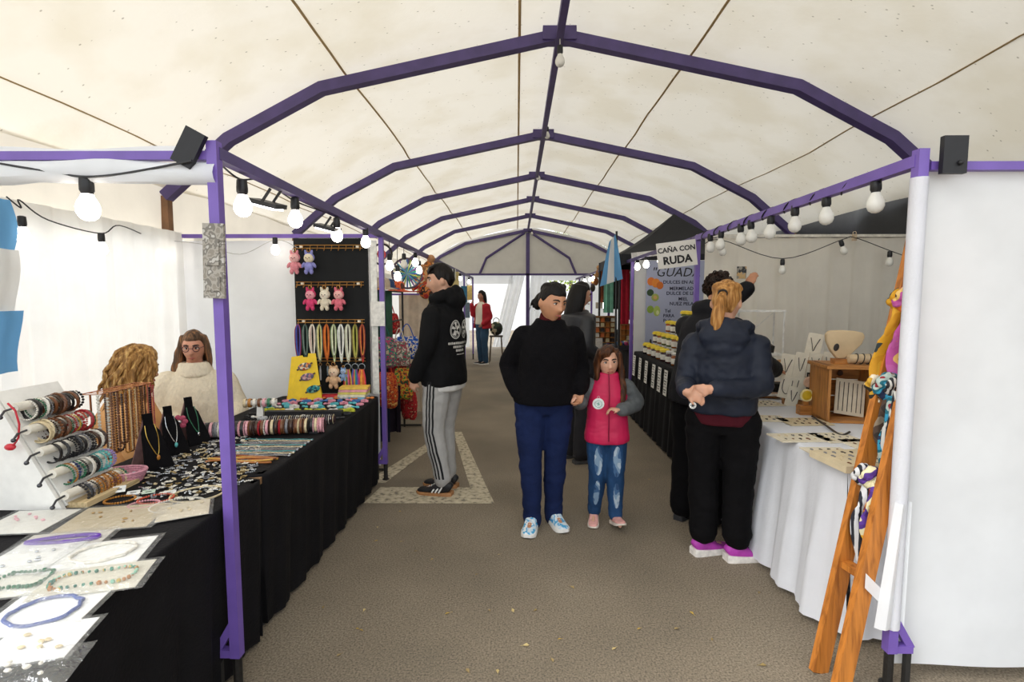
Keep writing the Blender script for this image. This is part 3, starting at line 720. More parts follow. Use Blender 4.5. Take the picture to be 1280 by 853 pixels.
        if accent and len(accent) > 1:
            for sg in (-1, 1):
                for j in range(3):
                    am = MB(); y = -.005-.026*j; am.tube([T((sg*.041, y-.02, .026)), T((sg*.0425, y-.008, .045)), T((sg*.034, y+.008, .072-.006*j))], (.006*k, .0035*k), 6, (1, 0, 0))
                    ob('side_stripe', am, accent[1], so)
        return so
def on_surface(me, bvh, pts, dirv, lift=.003):
    out = []
    for p in pts:
        h = bvh.ray_cast(p-dirv*.6, dirv)
        out.append((h[0]-dirv*lift) if h[0] is not None else p)
    return out
def decal(fig, target, name, mb_or_me, m, dirv, parent=None, lift=.003):
    """flat print laid on the garment: geometry projected on its surface"""
    bm = bmesh.new(); bm.from_mesh(target.data); bvh = BVHTree.FromBMesh(bm); bm.free()
    me = mb_or_me.mesh(name, False) if isinstance(mb_or_me, MB) else mb_or_me
    ps = on_surface(me, bvh, [v.co.copy() for v in me.vertices], V(dirv).normalized(), lift)
    for v, p in zip(me.vertices, ps): v.co = p
    return ob(name, me, m, parent or target)
rad = math.radians
DENIM = multi('denim_fade', ['#1c3350', '#27476c', '#2f537c', '#5d7ea3', '#27476c'], 9, 'noise', (1, 1, .5))
# ---------------------------------------------------------------- young man in the black hoodie
A = Fig('young man in black hoodie and grey track pants with black side stripes', (-.57, 3.99, 0), rad(-114), 1.775, .98, head=(rad(32), rad(6), 0), skin='#c99a80', vox=.0085)
s = A
s.arm['L'] = [s.ax(1.34)+V((.165, 0, 0)), s.ax(1.12)+V((.235, .0, 0)), s.ax(.88)+V((.215, -.13, 0)), V((-.1, -.35, -1)), V((-1, .2, 0)), .6]
s.arm['R'] = [s.ax(1.34)+V((-.165, 0, 0)), s.ax(1.12)+V((-.23, .0, 0)), s.ax(.90)+V((-.2, -.14, 0)), V((.1, -.4, -1)), V((1, .2, 0)), .6]
s.leg['L'] = [s.ax(.90)+V((.09, 0, 0)), V((.10, -.04, .50)), V((.11, .05, .09)), rad(12)]
s.leg['R'] = [s.ax(.90)+V((-.09, 0, 0)), V((-.07, -.05, .50)), V((-.055, .0, .09)), rad(12)]
s.body()
def hood(mb, s=A):
    c = s.ax(1.45)
    for i in range(9):
        a = rad(-125+250*i/8); p = c+V((.118*math.sin(a), .025+.085*math.cos(a), .035+.03*math.cos(a)-.02*abs(math.sin(a))))
        mb.ball(p, (.048, .045, .05))
    mb.ball(c+V((0, .115, .0)), (.12, .055, .075)); mb.ball(c+V((0, .10, -.07)), (.085, .05, .08))
SHIRT = [(.78, .17, .125), (.84, .18, .13), (.93, .178, .128), (1.02, .165, .122), (1.11, .16, .118), (1.20, .165, .12), (1.29, .168, .122), (1.345, .155, .11), (1.385, .12, .094), (1.42, .09, .078), (1.455, .072, .068)]
ob_pants = s.pants(mat('#a9a7a4', .9, 0, .1, 10, .2, 80), 'track_pants', .016, hem=.11, rad=(.094, .09, .07, .062, .052, .05), wr=.006)
for dx in (-.026, 0, .026):      # three side stripes on each leg
    for n, sg in (('L', 1), ('R', -1)):
        h, kn, an = s.leg[n][:3]; sm = MB(); N = 28
        def leg_c(t): return h.lerp(kn, t*2) if t < .5 else kn.lerp(an+V((0, 0, .03)), t*2-1)


        sm.grid(lambda u, v: leg_c(.0+.97*v)+V((sg*.3, dx+(u-.5)*.013+.012, 0)), 2, 60)
        decal(s, ob_pants, 'side_stripe', sm, mat('#17171a', .9), (-sg, 0, 0), lift=.004)
ob('white_shirt', (lambda mb: (s.torso(mb, .78, 1.0, .016, SHIRT), fuse(mb, .011, 3, .004, name='white_shirt'))[1])(MB()), cloth('#d8d6d2'), s.root)
HOODIE = s.top(mat('#0d0d0f', .85, 0, .2, 12, .25, 70, (1, 1, 1), .2), 'hoodie', .026, .82, 1.455, shape=[(.82, .172, .132)]+SHIRT[2:], soff=.020, wr=.008, extra=hood, seed=3)

pr = MB()   # white back print: two round emblems with three lines of lettering below
for cx in (-.062, .062):
    cz = s.z(1.235)
    for R_, w in ((.058, .006), (.047, .003)):
        pr.grid(lambda u, v: (cx+.92*(R_-w*v)*math.cos(2*PI*u), .3, cz+1.25*(R_-w*v)*math.sin(2*PI*u)), 28, 1)
    for a, r0, r1, wd in ((.4, .008, .04, .012), (1.5, .012, .044, .009), (2.7, .005, .04, .013), (3.9, .01, .042, .010), (5.2, .008, .038, .014)):
        d = V((math.cos(a)*.92, 0, math.sin(a)*1.25)); q = V((-d.z, 0, d.x))*wd/.9
        pr.add([V((cx, .3, cz))+d*r0-q*.4, V((cx, .3, cz))+d*r1-q, V((cx, .3, cz))+d*r1*1.02+q*.6, V((cx, .3, cz))+d*r0+q*.7], [(0, 1, 2, 3)])
rn = random.Random(3)
for zz, hw, hh in ((1.135, .118, .009), (1.108, .10, .009), (1.081, .06, .009), (1.052, .05, .004)):
    x = -hw
    while x < hw:
        w = rn.uniform(.009, .014); z0 = s.z(zz)
        if rn.random() < .88: pr.add([(x, .3, z0-hh), (x+w, .3, z0-hh), (x+w, .3, z0+hh*rn.uniform(.5, 1)), (x, .3, z0+hh)], [(0, 1, 2, 3)])
        x += w+.004
decal(s, HOODIE, 'back_print', pr, mat('#c9c6bf', .9), (0, -1, 0))
hm = MB(); s.cap(hm, .12, .46, -.02, -.42, .03, 2)
for i in range(16):
    a = -1.0+2.0*i/15; hm.tube([s.hp(.05*a, -.02, .118), s.hp(.06*a, -.07, .104-.012*abs(a)), s.hp(.062*a, -.094+.02*abs(a), .076-.006*(i % 3))], [.012, .012, .005], 6, rnd=.6)
ob('hair', fuse(hm, .006, 2, .003, (30, 30, 12)), hair_mat('#130d0a'), s.root)
for n in 'LR': s.shoe(n, mat('#161619', .6), mat('#a7764a', .7), (WHITE, WHITE), .28, thick=.024)
# ---------------------------------------------------------------- woman in black turtleneck sweater
B = Fig('woman in black sweater and navy trousers looking down at the stalls', (.185, 3.36, 0), rad(4), 1.625, 1.04, head=(rad(27), rad(12), rad(4)), lean=(.035, -.03), skin='#c08a68', vox=.0085, wide=1.10, sh=1.0, hs=1.07)
s = B; s.hc = s.hc+V((0, -.015, -.025))
s.arm['R'] = [s.ax(1.34)+V((-.16, .01, 0)), s.ax(1.12)+V((-.255, .07, .01)), s.pix(648, 492, 3.30), V((.5, -.1, -.9)), V((.6, .6, .2)), .25]
s.arm['L'] = [s.ax(1.34)+V((.16, .01, 0)), s.ax(1.12)+V((.235, .05, -.02)), s.pix(726, 488, 3.27), V((-.25, -.25, -1)), V((-.5, -.6, .1)), .65]
s.leg['R'] = [s.ax(.90)+V((-.095, 0, 0)), V((-.10, -.03, .47)), V((-.085, -.03, .085)), rad(-14)]
s.leg['L'] = [s.ax(.90)+V((.095, 0, 0)), V((.075, .0, .47)), V((.07, .03, .085)), rad(14)]
s.body()
NAVY = mat('#142146', .85, 0, .18, 9, .25, 60, (1, 1, 1), .2)
tp = s.pants(NAVY, 'trousers', .010, wr=.010, hem=.03, rad=(.094, .09, .072, .064, .054, .052))
BS = [(.80, .165, .13), (.88, .185, .148), (.95, .188, .15), (1.03, .176, .148), (1.11, .17, .146), (1.20, .17, .15), (1.29, .168, .138), (1.345, .154, .114), (1.385, .118, .094), (1.42, .088, .078), (1.455, .07, .068)]
sw = s.top(mat('#0c0b0e', .95, 0, .2, 30, .5, 110, (1, 1, 1), .15), 'sweater', .022, .86, 1.455, shape=BS, soff=.018, wr=.009, seed=5)
rc = MB(); rc.tube([s.ax(1.42), s.ax(1.455), s.ax(1.485)+V((0, -.012, 0))], [(.085, .082), (.073, .073), (.068, .068)], 16, (0, -1, 0)); ob('turtleneck_collar', fuse(rc, .008, 3, .003), cloth('#4a1418'), s.root)
hm = MB(); s.cap(hm, .10, .46, .04, -.6, .02, 4); hm.ball(s.hp(.0, .118, -.005), (.052, .042, .05)); hm.ball(s.hp(-.02, .13, -.04), (.03, .028, .04))
for i in range(10): s.lock(hm, [(.045-.01*i, -.045, .096), (.066-.0135*i, .0, .116), (.05-.01*i, .08, .08), (.0, .115, .0)], [.006, .009, .012, .012])
for i in range(6): s.lock(hm, [(.0+.01*i-.03, .13, .0), (.02*i-.05, .155, -.03), (.02*i-.06, .15, -.09)], [.012, .008, .003], i)
ob('hair', fuse(hm, .006, 2, .003, (30, 30, 12)), hair_mat('#110c0a'), s.root)
for n in 'LR': s.shoe(n, multi('blue_white_shoe', ['#dfe6ea', '#c3d9e8', '#4aa6d6', '#e8eef0'], 24, 'noise', rough=.6), WHITE, (WHITE, mat('#3596cf', .5)), .255, thick=.032)
# ---------------------------------------------------------------- girl in magenta vest
C = Fig('small girl in magenta puffer vest and faded jeans holding a white medal', (.605, 3.38, 0), rad(-3), 1.215, .98, head=(rad(2), rad(2), rad(-3)), skin='#d9a68b', vox=.007, child=True, hs=1.0)
s = C
s.arm['R'] = [s.ax(1.315)+V((-.12, 0, 0)), s.ax(1.18)+V((-.185, .02, -.02)), s.pix(727, 503, 3.30), V((-.7, -.3, .35)), V((.2, -.9, -.3)), .75]
s.arm['L'] = [s.ax(1.315)+V((.12, 0, 0)), s.pix(797, 505, 3.40), s.pix(776, 513, 3.24), V((-1, -.25, .18)), V((.1, -.2, -1)), .55]
s.leg['R'] = [s.ax(.90)+V((-.06, 0, 0)), V((-.062, -.01, .34)), V((-.075, .04, .065)), rad(-8)]
s.leg['L'] = [s.ax(.90)+V((.06, 0, 0)), V((.055, -.05, .34)), V((.06, -.04, .075)), rad(12)]
s.body(); 
JEAN = [mat('#24446b', .85, 0, .35, 12, .3, 90, (1, 1, .4), .2), multi('worn_denim', ['#24446b', '#3d6088', '#7d97b0', '#a9b9c6', '#54759a'], 14, 'noise', (1, 1, .4))]
jp = s.pants(JEAN[0], 'jeans', .010, hem=.085, rad=(.098, .092, .072, .066, .056, .052), wr=.006)
for n, sg in (('R', -1), ('L', 1)):
    h, kn, an = s.leg[n][:3]
    for (t0, t1, wv) in ((.28, .95, .026), (1.08, 1.75, .02)):
        q = MB(); q.grid(lambda u, v: (lambda t: (h.lerp(kn, t) if t < 1 else kn.lerp(an, t-1)))(t0+(t1-t0)*v)+V(((u-.5)*2*wv*(math.sin(PI*v)**.4+.05*math.sin(v*40)), -.2, 0)), 6, 24)
        decal(s, jp, 'worn_patch', q, JEAN[1], (0, 1, 0), lift=.002)
GSH = [(.80, .19, .15), (.88, .185, .15), (.96, .172, .142), (1.05, .165, .138), (1.15, .165, .138), (1.25, .158, .130), (1.32, .140, .112), (1.37, .105, .09), (1.41, .085, .08), (1.45, .08, .078)]
s.top(mat('#5d6163', .9, 0, .2, 25, .4, 90), 'grey_sleeves', .004, 1.1, 1.41, shape=GSH, soff=.020, wr=.006)
MAG = mat('#c8184f', .6, 0, .12, 9, .35, 14)
def quilts(mb, s=C):
    for u in (.90, .985, 1.07, 1.155, 1.24): 
        mb.tube([s.ax(u), s.ax(u+.075)], [(.186*s.s*s.g+.017, .152*s.s*s.g+.017)]*2, 20, (0, -1, 0), rnd=.12)
vt = s.top(MAG, 'puffer_vest', .018, .80, 1.45, sleeves='', shape=GSH, wr=.006, wf=(6, 6, 18))
ob('zip', MB().tube([s.ax(u)+V((-.004, -(.152 if u < 1.3 else .118-(u-1.3)*.15)*s.s-.022, 0)) for u in (.84, 1.0, 1.15, 1.28, 1.4, 1.46)], (.004, .003), 4, (0, -1, 0)), mat('#8a0f36', .5), vt)
hm = MB(); s.cap(hm, .10, .66, -.02, -.8, .02, 5)
for i in range(26):
    a = -1.9+3.8*i/25; x = .078*math.sin(a); y = .07*-math.cos(a*.2)
    ang = rad(70+220*i/25); cx, cy = .085*math.cos(ang-PI/2), .09*math.sin(ang-PI/2)+.0
    x, y = .088*math.sin(rad(-112+224*i/25)), .088*math.cos(rad(-112+224*i/25))*1.05+.005
    Lh = .20 if i < 13 else .26
    s.lock(hm, [(x*.75, y*.75-.005, .09), (x, y, .02), (x*1.05, y, -.07), (x*1.05, y*.9-.01, -.07-Lh*.5), (x*.95, y*.75-.02, -.05-Lh)], [.016, .02, .02, .016, .006], i, .003)
for k in range(7):      # the long lock falling over her left shoulder
    s.lock(hm, [(.055+.005*k, -.045, .07), (.078+.003*k, -.04, -.02), (.085+.003*k, -.055, -.12), (.078+.004*k, -.10, -.22), (.062+.004*k, -.125, -.32)], [.012, .014, .014, .012, .004], k, .002)
for k in range(9): s.lock(hm, [(.02, -.03, .127), (.02-.012*k*.8, -.075, .112-.003*k), (-.012*k*.75, -.088+.004*k, .075-.004*k), (-.02-.0095*k*.9, -.07+.006*k, .03-.006*k)], [.010, .013, .011, .004], k)
ob('hair', fuse(hm, .006, 2, .002, (40, 40, 12)), hair_mat('#3f2415', '#6b3f22'), s.root)
s.shoe('R', mat('#e2a79f', .7), mat('#ddd2c6', .7), None, .19, kind='slip', thick=.024)
s.shoe('L', mat('#e2a79f', .7), mat('#ddd2c6', .7), None, .19, kind='slip', thick=.024, pitch=rad(-17), lift=.014)
# medal held by the girl
mp = aty(748, 505, 3.14); mt = thing('medal', 'round white medal held before the magenta vest', 'medal', mp, rot=(rad(8), 0, rad(-6)))
ob('disc', MB().lathe([(.030, -.003), (.036, -.002), (.036, .002), (.030, .003)], n=28, rot=R3(PI/2)), mat('#dfe3e2', .35), mt)
ob('emblem', MB().torus((0, -.0045, 0), .022, .0016, 20, 5, R3(PI/2)).box((0, -.0045, 0), (.020, .002, .006), R3(0, .6, 0)).box((0, -.0045, 0), (.006, .002, .022), R3(0, .3, 0)), mat('#7fb0a5', .5), mt)
ob('loop', MB().torus((0, 0, .042), .007, .0022, 12, 5, R3(PI/2)), mat('#d89aa8', .5), mt)
# ---------------------------------------------------------------- woman with ponytail seen from behind
D_ = Fig('woman with blonde ponytail in navy jacket, hands clasped behind her back', (1.19, 2.93, 0), rad(156), 1.60, .97, head=(rad(-8), rad(12), rad(0)), skin='#cf9c80', vox=.0085, hs=1.07)
s = D_
hb = s.pix(871, 491, 2.70)
s.arm['L'] = [s.ax(1.34)+V((.165, .01, 0)), s.ax(1.10)+V((.20, .09, 0)), hb+V((.05, .02, .005)), V((-.8, .05, -.35)), V((.1, 1, .1)), .6]
s.arm['R'] = [s.ax(1.34)+V((-.165, .01, 0)), s.ax(1.10)+V((-.205, .08, 0)), hb+V((-.07, -.02, .02)), V((1, .15, -.1)), V((.1, 1, 0)), .55]
s.leg['R'] = [s.ax(.90)+V((-.10, 0, 0)), V((-.10, -.01, .46)), V((-.10, .0, .085)), rad(-58)]
s.leg['L'] = [s.ax(.90)+V((.10, 0, 0)), V((.095, -.01, .46)), V((.085, .0, .085)), rad(-50)]
s.body()
BP = mat('#0b0a0c', .9, 0, .2, 10, .2, 60, (1, 1, 1), .15)
s.pants(BP, 'trousers', .012, flare=-.004, wr=.010, hem=.145, rad=(.10, .096, .084, .08, .078, .08))
ob('burgundy_hem', (lambda mb: (s.torso(mb, .86, 1.05, .024), fuse(mb, .011, 3, .004, name='hem'))[1])(MB()), cloth('#4a1620'), s.root)
def hood2(mb, s=D_):
    c = s.ax(1.44)
    for i in range(9):
        a = rad(-120+240*i/8); mb.ball(c+V((.112*math.sin(a), .03+.08*math.cos(a), .0+.02*math.cos(a))), (.045, .044, .045))
    mb.ball(c+V((0, .115, -.04)), (.14, .05, .08)); mb.ball(c+V((0, .115, -.10)), (.11, .045, .07))
NB = [(.93, .178, .15), (1.0, .182, .152), (1.11, .174, .146), (1.20, .172, .142), (1.29, .172, .136), (1.345, .158, .116), (1.385, .122, .096), (1.42, .09, .08), (1.455, .075, .07)]
s.top(mat('#1b2130', .6, 0, .2, 9, .4, 12, (1, 1, 1), .3), 'jacket', .020, .93, 1.455, shape=NB, soff=.015, wr=.011, extra=hood2, seed=8, wf=(9, 9, 13), cuff=.9)
hm = MB(); s.cap(hm, .11, .5, -.05, -.62, .015, 3)
for i in range(22):
    a = rad(-150+300*i/21); s.lock(hm, [(.075*math.sin(a), -.06*math.cos(a), .075+.03*math.cos(a)), (.06*math.sin(a), .05, .085+.02*math.cos(a)), (.01*math.sin(a), .112, .035)], [.010, .012, .010], i)
for i in range(16): s.lock(hm, [(.0, .112, .035), (.012*math.sin(i), .142+.008*math.cos(i), .0), (.024*math.sin(i*1.7)+.012, .14+.016*math.cos(i*1.7), -.08), (.024*math.sin(i*1.7)+.022, .125+.014*math.cos(i*1.7), -.16-.012*(i % 4))], [.012, .014, .013, .003], i, .002)
ho = ob('hair', fuse(hm, .006, 2, .002, (45, 45, 10)), hair_mat('#a8743c', '#d0a062'), s.root)
ob('hair_tie', MB().torus(s.hp(0, .122, .028), .02, .007, 14, 6, R3(1.2)), mat('#2a211d', .7), s.root)
for n in 'LR': s.shoe(n, mat('#b63fae', .6, 0, .2, 20), mat('#e6e1da', .6), (mat('#5d2470', .6),), .255, thick=.036)
ft = aty(866, 507, 2.68); t = thing('keychain', 'white round token hanging from the clasped hands', 'keychain', ft, rz=rad(-10))
ob('token', MB().lathe([(.016, -.0015), (.0185, 0), (.016, .0015)], n=18, rot=R3(PI/2)), mat('#e8e8e4', .5), t)
ob('star', MB().box((0, -.002, 0), (.024, .002, .004)).box((0, -.002, 0), (.024, .002, .004), R3(0, 1.05, 0)).box((0, -.002, 0), (.024, .002, .004), R3(0, -1.05, 0)), mat('#2b2b30', .6), t)
ob('cord', MB().tube([(0, 0, .018), (.006, .004, .04)], .0018, 5), mat('#6b1f2a', .7), t)
# ---------------------------------------------------------------- person with curly dark hair behind her
E_ = Fig('person with curly dark hair in black hooded jacket reaching over the table', (1.235, 3.42, 0), rad(138), 1.68, 1.02, head=(rad(-10), rad(10), 0), lean=(0, -.22), skin='#b98263', vox=.010)
s = E_
s.arm['R'] = [s.ax(1.34)+V((-.165, 0, 0)), s.pix(950, 452, 3.25), s.pix(955, 464, 3.42)+V((-.03, -.12, 0)), V((-.2, -1, -.15)), V((0, 0, -1)), .3]
rw = s.pix(936, 358, 3.62)
s.arm['L'] = [s.ax(1.34)+V((.165, 0, 0)), s.ax(1.30)+V((.20, -.24, 0)), rw, (s.pix(944, 340, 3.66)-rw), V((0, -1, 0)), .25]
s.body()
s.pants(BP, 'trousers', .020, flare=.01, wr=.008)
def hood3(mb, s=E_):
    c = s.ax(1.47); mb.ball(c+V((.0, .10, .0)), (.12, .06, .07)); mb.ball(c+V((.06, .07, .0)), (.07, .06, .06)); mb.ball(c+V((-.06, .07, .0)), (.07, .06, .06))
s.top(mat('#17171b', .75, 0, .2, 12, .4, 20, (1, 1, 1), .2), 'jacket', .028, .82, 1.455, shape=SHIRT[1:], soff=.026, wr=.009, extra=hood3, seed=4)
hm = MB(); s.cap(hm, .18, .5, -.1, -.5, .03, 9); rn = random.Random(5)
for i in range(150):
    d = V((rn.gauss(0, 1), rn.gauss(.25, 1), abs(rn.gauss(.35, .6))-.05)).normalized()
    if d.y < -.5 and d.z < .6: continue
    p = head_pt(d, False)*1.2; hm.torus(s.hc+s.hr @ p, rn.uniform(.010, .017), .0052, 8, 5, Euler((rn.uniform(0, 6), rn.uniform(0, 6), 0)).to_matrix())
ob('hair', hm, hair_mat('#20130d', '#3a2216'), s.root)
for n in 'LR': s.shoe(n, mat('#1a1a1c', .6), mat('#2a2a2c', .7), (BLACK,), .26)
# ---------------------------------------------------------------- far woman in the red jacket
G_ = Fig('woman in red jacket and striped top standing far down the aisle', (-.80, 11.9, 0), rad(-52), 1.70, 1.02, head=(rad(0), rad(5), 0), skin='#b8846a', vox=.014)
s = G_
s.arm['L'] = [s.ax(1.34)+V((.165, 0, 0)), s.ax(1.10)+V((.21, .07, 0)), s.ax(.95)+V((.19, -.12, 0)), V((-.3, -.6, -.6)), V((-1, 0, 0)), .6]
s.arm['R'] = [s.ax(1.34)+V((-.165, 0, 0)), s.ax(1.14)+V((-.2, -.12, 0)), s.ax(1.40)+V((-.12, -.22, 0)), V((.3, .2, 1)), V((.3, 1, 0)), .5]
s.body()
s.pants(mat('#2c4a66', .85, 0, .2, 8), 'jeans', .014, vox=.016)
st = s.top(multi('cream_green_stripes', ['#e7e0cf', '#1f3a33'], 2.6, 'wave', (0, 0, 1)), 'striped_top', .018, .86, 1.455, sleeves='', shape=SHIRT[1:], vox=.016)
def open_front(mb, s=G_):
    for u in (1.43, 1.47): mb.tube([s.ax(u)+V((-.085, -.02, 0)), s.ax(u)+V((-.06, .07, .01)), s.ax(u)+V((.06, .07, .01)), s.ax(u)+V((.085, -.02, 0))], .03, 8)
jb = MB()
secs = [(.84, .19, .15), (.93, .185, .145), (1.05, .172, .136), (1.2, .172, .132), (1.33, .172, .126), (1.40, .15, .105)]
def jk(u, v):
    a = rad(-132+264*u); k = v*(len(secs)-1); i = min(int(k), len(secs)-2); f = k-i; q = [secs[i][j]*(1-f)+secs[i+1][j]*f for j in range(3)]
    c = s.ax(q[0]); return (c.x+math.sin(a)*(q[1]*s.s+.035), c.y+math.cos(a)*(q[2]*s.s+.035), c.z)
jb.grid(jk, 30, 16)
me = evaluated(jb, [('SOLIDIFY', dict(thickness=.03, offset=0))], 'jacket'); m2 = MB(); m2.add([v.co for v in me.vertices], [tuple(p.vertices) for p in me.polygons])
for n in 'LR':
    r = [x*s.s+.022 for x in s.arm_r()]; s.limb(m2, s.arm_pts(n, .95), r); m2.ball(s.arm[n][0], .085)
open_front(m2); ob('jacket', fuse(m2, .014, 4, .008), mat('#b3152a', .7, 0, .12, 8), s.root)
hm = MB(); s.cap(hm, .12, .55, -.0, -.9, .02, 3)
for i in range(16):
    a = rad(-85+170*i/15); x, y = .09*math.sin(a), .095*math.cos(a); s.lock(hm, [(x*.8, y*.8, .08), (x, y, 0), (x*1.02, y*1.05, -.12), (x*.9, y*1.15, -.30)], [.02, .022, .022, .010], i)
ob('hair', fuse(hm, .010, 2), hair_mat('#140e0c'), s.root)
for n in 'LR': s.shoe(n, mat('#202024', .6), WHITE, (WHITE,), .255)
# ---------------------------------------------------------------- woman in dark puffer jacket
F_ = Fig('dark-haired woman in dark grey puffer jacket browsing toward the cube stall', (.57, 4.75, 0), rad(112), 1.66, 1.04, head=(rad(-12), rad(12), 0), skin='#c4937a', vox=.010)
s = F_; s.arm['L'][1:3] = [s.ax(1.12)+V((.22, .0, 0)), s.ax(1.02)+V((.17, -.22, 0))]; s.arm['R'][1:3] = [s.ax(1.12)+V((-.22, .04, 0)), s.ax(.98)+V((-.19, -.18, 0))]
s.arm['L'][3] = s.arm['R'][3] = V((0, -1, -.1)); s.body()
s.pants(mat('#26252a', .9, 0, .2, 8), 'trousers', .014)
def puff(mb, s=F_):
    for i in range(9): u = .86+.062*i; mb.tube([s.ax(u), s.ax(u+.05)], [(.182*s.s+.016, .138*s.s+.016)]*2, 20, (0, -1, 0), rnd=.16)
    for n in 'LR':
        p = s.arm_pts(n)
        for i in range(8): t = i/8*4.6; k = int(t); mb.ball(p[k].lerp(p[k+1], t-k), .062*s.s+.012*s.s*(i < 4))
s.top(mat('#232327', .5, 0, .2, 12, .2, 20), 'puffer_jacket', .020, .84, 1.455, shape=SHIRT[1:], soff=.016, wr=.004, extra=puff)
hm = MB(); s.cap(hm, .12, .5, .0, -.85, .02, 6)
for i in range(18):
    a = rad(-95+190*i/17); x, y = .09*math.sin(a), .098*math.cos(a); s.lock(hm, [(x*.8, y*.8, .08), (x, y, 0), (x*1.02, y*1.05, -.12), (x*.95, y*1.1, -.26)], [.02, .022, .022, .010], i)
ob('hair', fuse(hm, .008, 2), hair_mat('#0f0b0a'), s.root)
for n in 'LR': s.shoe(n, mat('#1d1d20', .6), mat('#3a3a3c', .7), (BLACK,), .25)
# ---------------------------------------------------------------- seated sellers and their chairs
def chair(label, loc, rz, m):
    t = thing('folding_chair', label, 'chair', loc, rz, 'chairs of the jewellery sellers'); fr = mat('#4b4d52', .4, .6)
    ob('seat', MB().box((0, 0, .44), (.42, .40, .03)), m, t); 
    ob('backrest', MB().grid(lambda u, v: (-.22+.44*u, .21+.05*math.cos((u-.5)*2)+.05*v, .58+.36*v), 10, 6).grid(lambda u, v: (-.22+.44*u, .235+.05*math.cos((u-.5)*2)+.05*v, .58+.36*v), 10, 6), m, t)
    for sx in (-1, 1):
        ob('leg', MB().tube([(sx*.2, -.19, 0), (sx*.2, -.17, .43)], .012, 8), fr, t); ob('leg', MB().tube([(sx*.2, .22, 0), (sx*.2, .19, .43), (sx*.2, .29, .93)], .012, 8), fr, t)
chair('dark blue folding chair behind the seller in the white sweater', (-2.30, 3.61, 0), rad(32), mat('#46566c', .8))
chair('folding chair under the curly blonde seller', (-2.26, 2.81, 0), rad(128), mat('#3d3f45', .8))
def seated(f):
    s = f
    for n, sg in (('L', 1), ('R', -1)): s.leg[n] = [s.ax(.90)+V((sg*.09, -.02, 0)), V((sg*.11, -.37, .50)), V((sg*.11, -.31, .085)), 0]
H_ = Fig('seated woman with glasses in a cream knitted turtleneck sweater', (-2.28, 3.58, 0), rad(32), 1.63, 1.15, drop=.345, head=(rad(-12), rad(6), rad(0)), skin='#c98f75', vox=.009)
s = H_; seated(s)
s.arm['L'] = [s.ax(1.34)+V((.165, 0, 0)), s.ax(1.12)+V((.26, -.03, 0)), s.ax(1.03)+V((.18, -.26, 0)), V((-.6, -.8, -.1)), V((0, .2, -1)), .4]
s.arm['R'] = [s.ax(1.34)+V((-.165, 0, 0)), s.ax(1.12)+V((-.25, -.05, 0)), s.ax(1.02)+V((-.05, -.29, 0)), V((.8, -.5, -.1)), V((0, .2, -1)), .4]
s.body(); s.face
KN = mat('#e3d8c2', .95, 0, .08, 50, .9, 70, (1, 1, .6), .15)
s.pants(mat('#2a2c33', .9), 'trousers', .016)
s.top(KN, 'sweater', .026, .84, 1.455, shape=BS, soff=.028, wr=.009, cuff=.86)
s.top(mat('#8a5f38', .9, 0, .15, 30, .6, 80), 'brown_cuffs', .0, .95, 1.2, sleeves='', shape=[(.95, .1, .1), (1.0, .1, .1), (1.2, .1, .1)], extra=lambda mb: [s.limb(mb, [s.arm[n][1].lerp(s.arm[n][2], t) for t in (.45, .7, .96)], [.062, .062, .055], 2) for n in 'LR'])
cl = MB()
for k in range(4): cl.torus(s.ax(1.40+.02*k)+V((0, -.012, 0)), .094-.006*k, .026, 22, 8)
ob('cowl_collar', fuse(cl, .009, 2, .004, (25, 25, 25)), KN, s.root)

g = MB()
for sg in (-1, 1):
    g.torus(s.hp(sg*.033, -.096, .006), .021*s.hsc, .0026, 16, 5, s.hr @ R3(PI/2)); g.tube([s.hp(sg*.054, -.092, .01), s.hp(sg*.076, -.02, .012)], .002, 5)
g.tube([s.hp(-.012, -.1, .008), s.hp(.012, -.1, .008)], .002, 5); ob('glasses', g, mat('#4a2630', .4), s.root)
hm = MB(); s.cap(hm, .10, .50, .0, -.8, .02, 3)
for i in range(16):
    a = rad(-95+190*i/15); x, y = .088*math.sin(a), .09*math.cos(a); s.lock(hm, [(x*.8, y*.8, .08), (x, y, 0), (x*1.08, y, -.10), (x*1.1, y*.9, -.17)], [.018, .02, .02, .008], i)
for k in range(7): s.lock(hm, [(-.075, .0, .05), (-.088-.004*k, .0, -.04), (-.10-.006*k, -.01, -.13), (-.11-.008*k, -.03, -.22)], [.012, .015, .014, .005], k, .003)
ob('hair', fuse(hm, .007, 2, .002, (40, 40, 12)), hair_mat('#5d4634', '#9a6b45'), s.root)
for n in 'LR': s.shoe(n, mat('#2a2420', .6), mat('#3a3a3c', .7), (BLACK,), .25)
I_ = Fig('seated seller with long curly blonde hair in a peach jumper', (-2.24, 2.84, 0), rad(128), 1.62, 1.02, drop=.385, head=(rad(-10), rad(16), 0), lean=(0, -.06), skin='#d2a184', vox=.010)
s = I_; seated(s)
s.arm['L'] = [s.ax(1.34)+V((.165, 0, 0)), s.ax(1.12)+V((.25, -.05, 0)), s.ax(1.04)+V((.12, -.28, 0)), V((-.5, -.8, -.1)), V((0, .2, -1)), .4]
s.arm['R'] = [s.ax(1.34)+V((-.165, 0, 0)), s.ax(1.12)+V((-.25, -.05, 0)), s.ax(1.03)+V((-.14, -.28, 0)), V((.3, -.9, -.1)), V((0, .2, -1)), .4]
s.body(); s.pants(mat('#3a3f4a', .9), 'trousers', .016)
s.top(mat('#d9a066', .9, 0, .08, 12, .4, 60), 'jumper', .024, .84, 1.47, shape=BS, soff=.022, wr=.009)
hm = MB(); s.cap(hm, .14, .5, -.1, -.8, .03, 8); rn = random.Random(9)
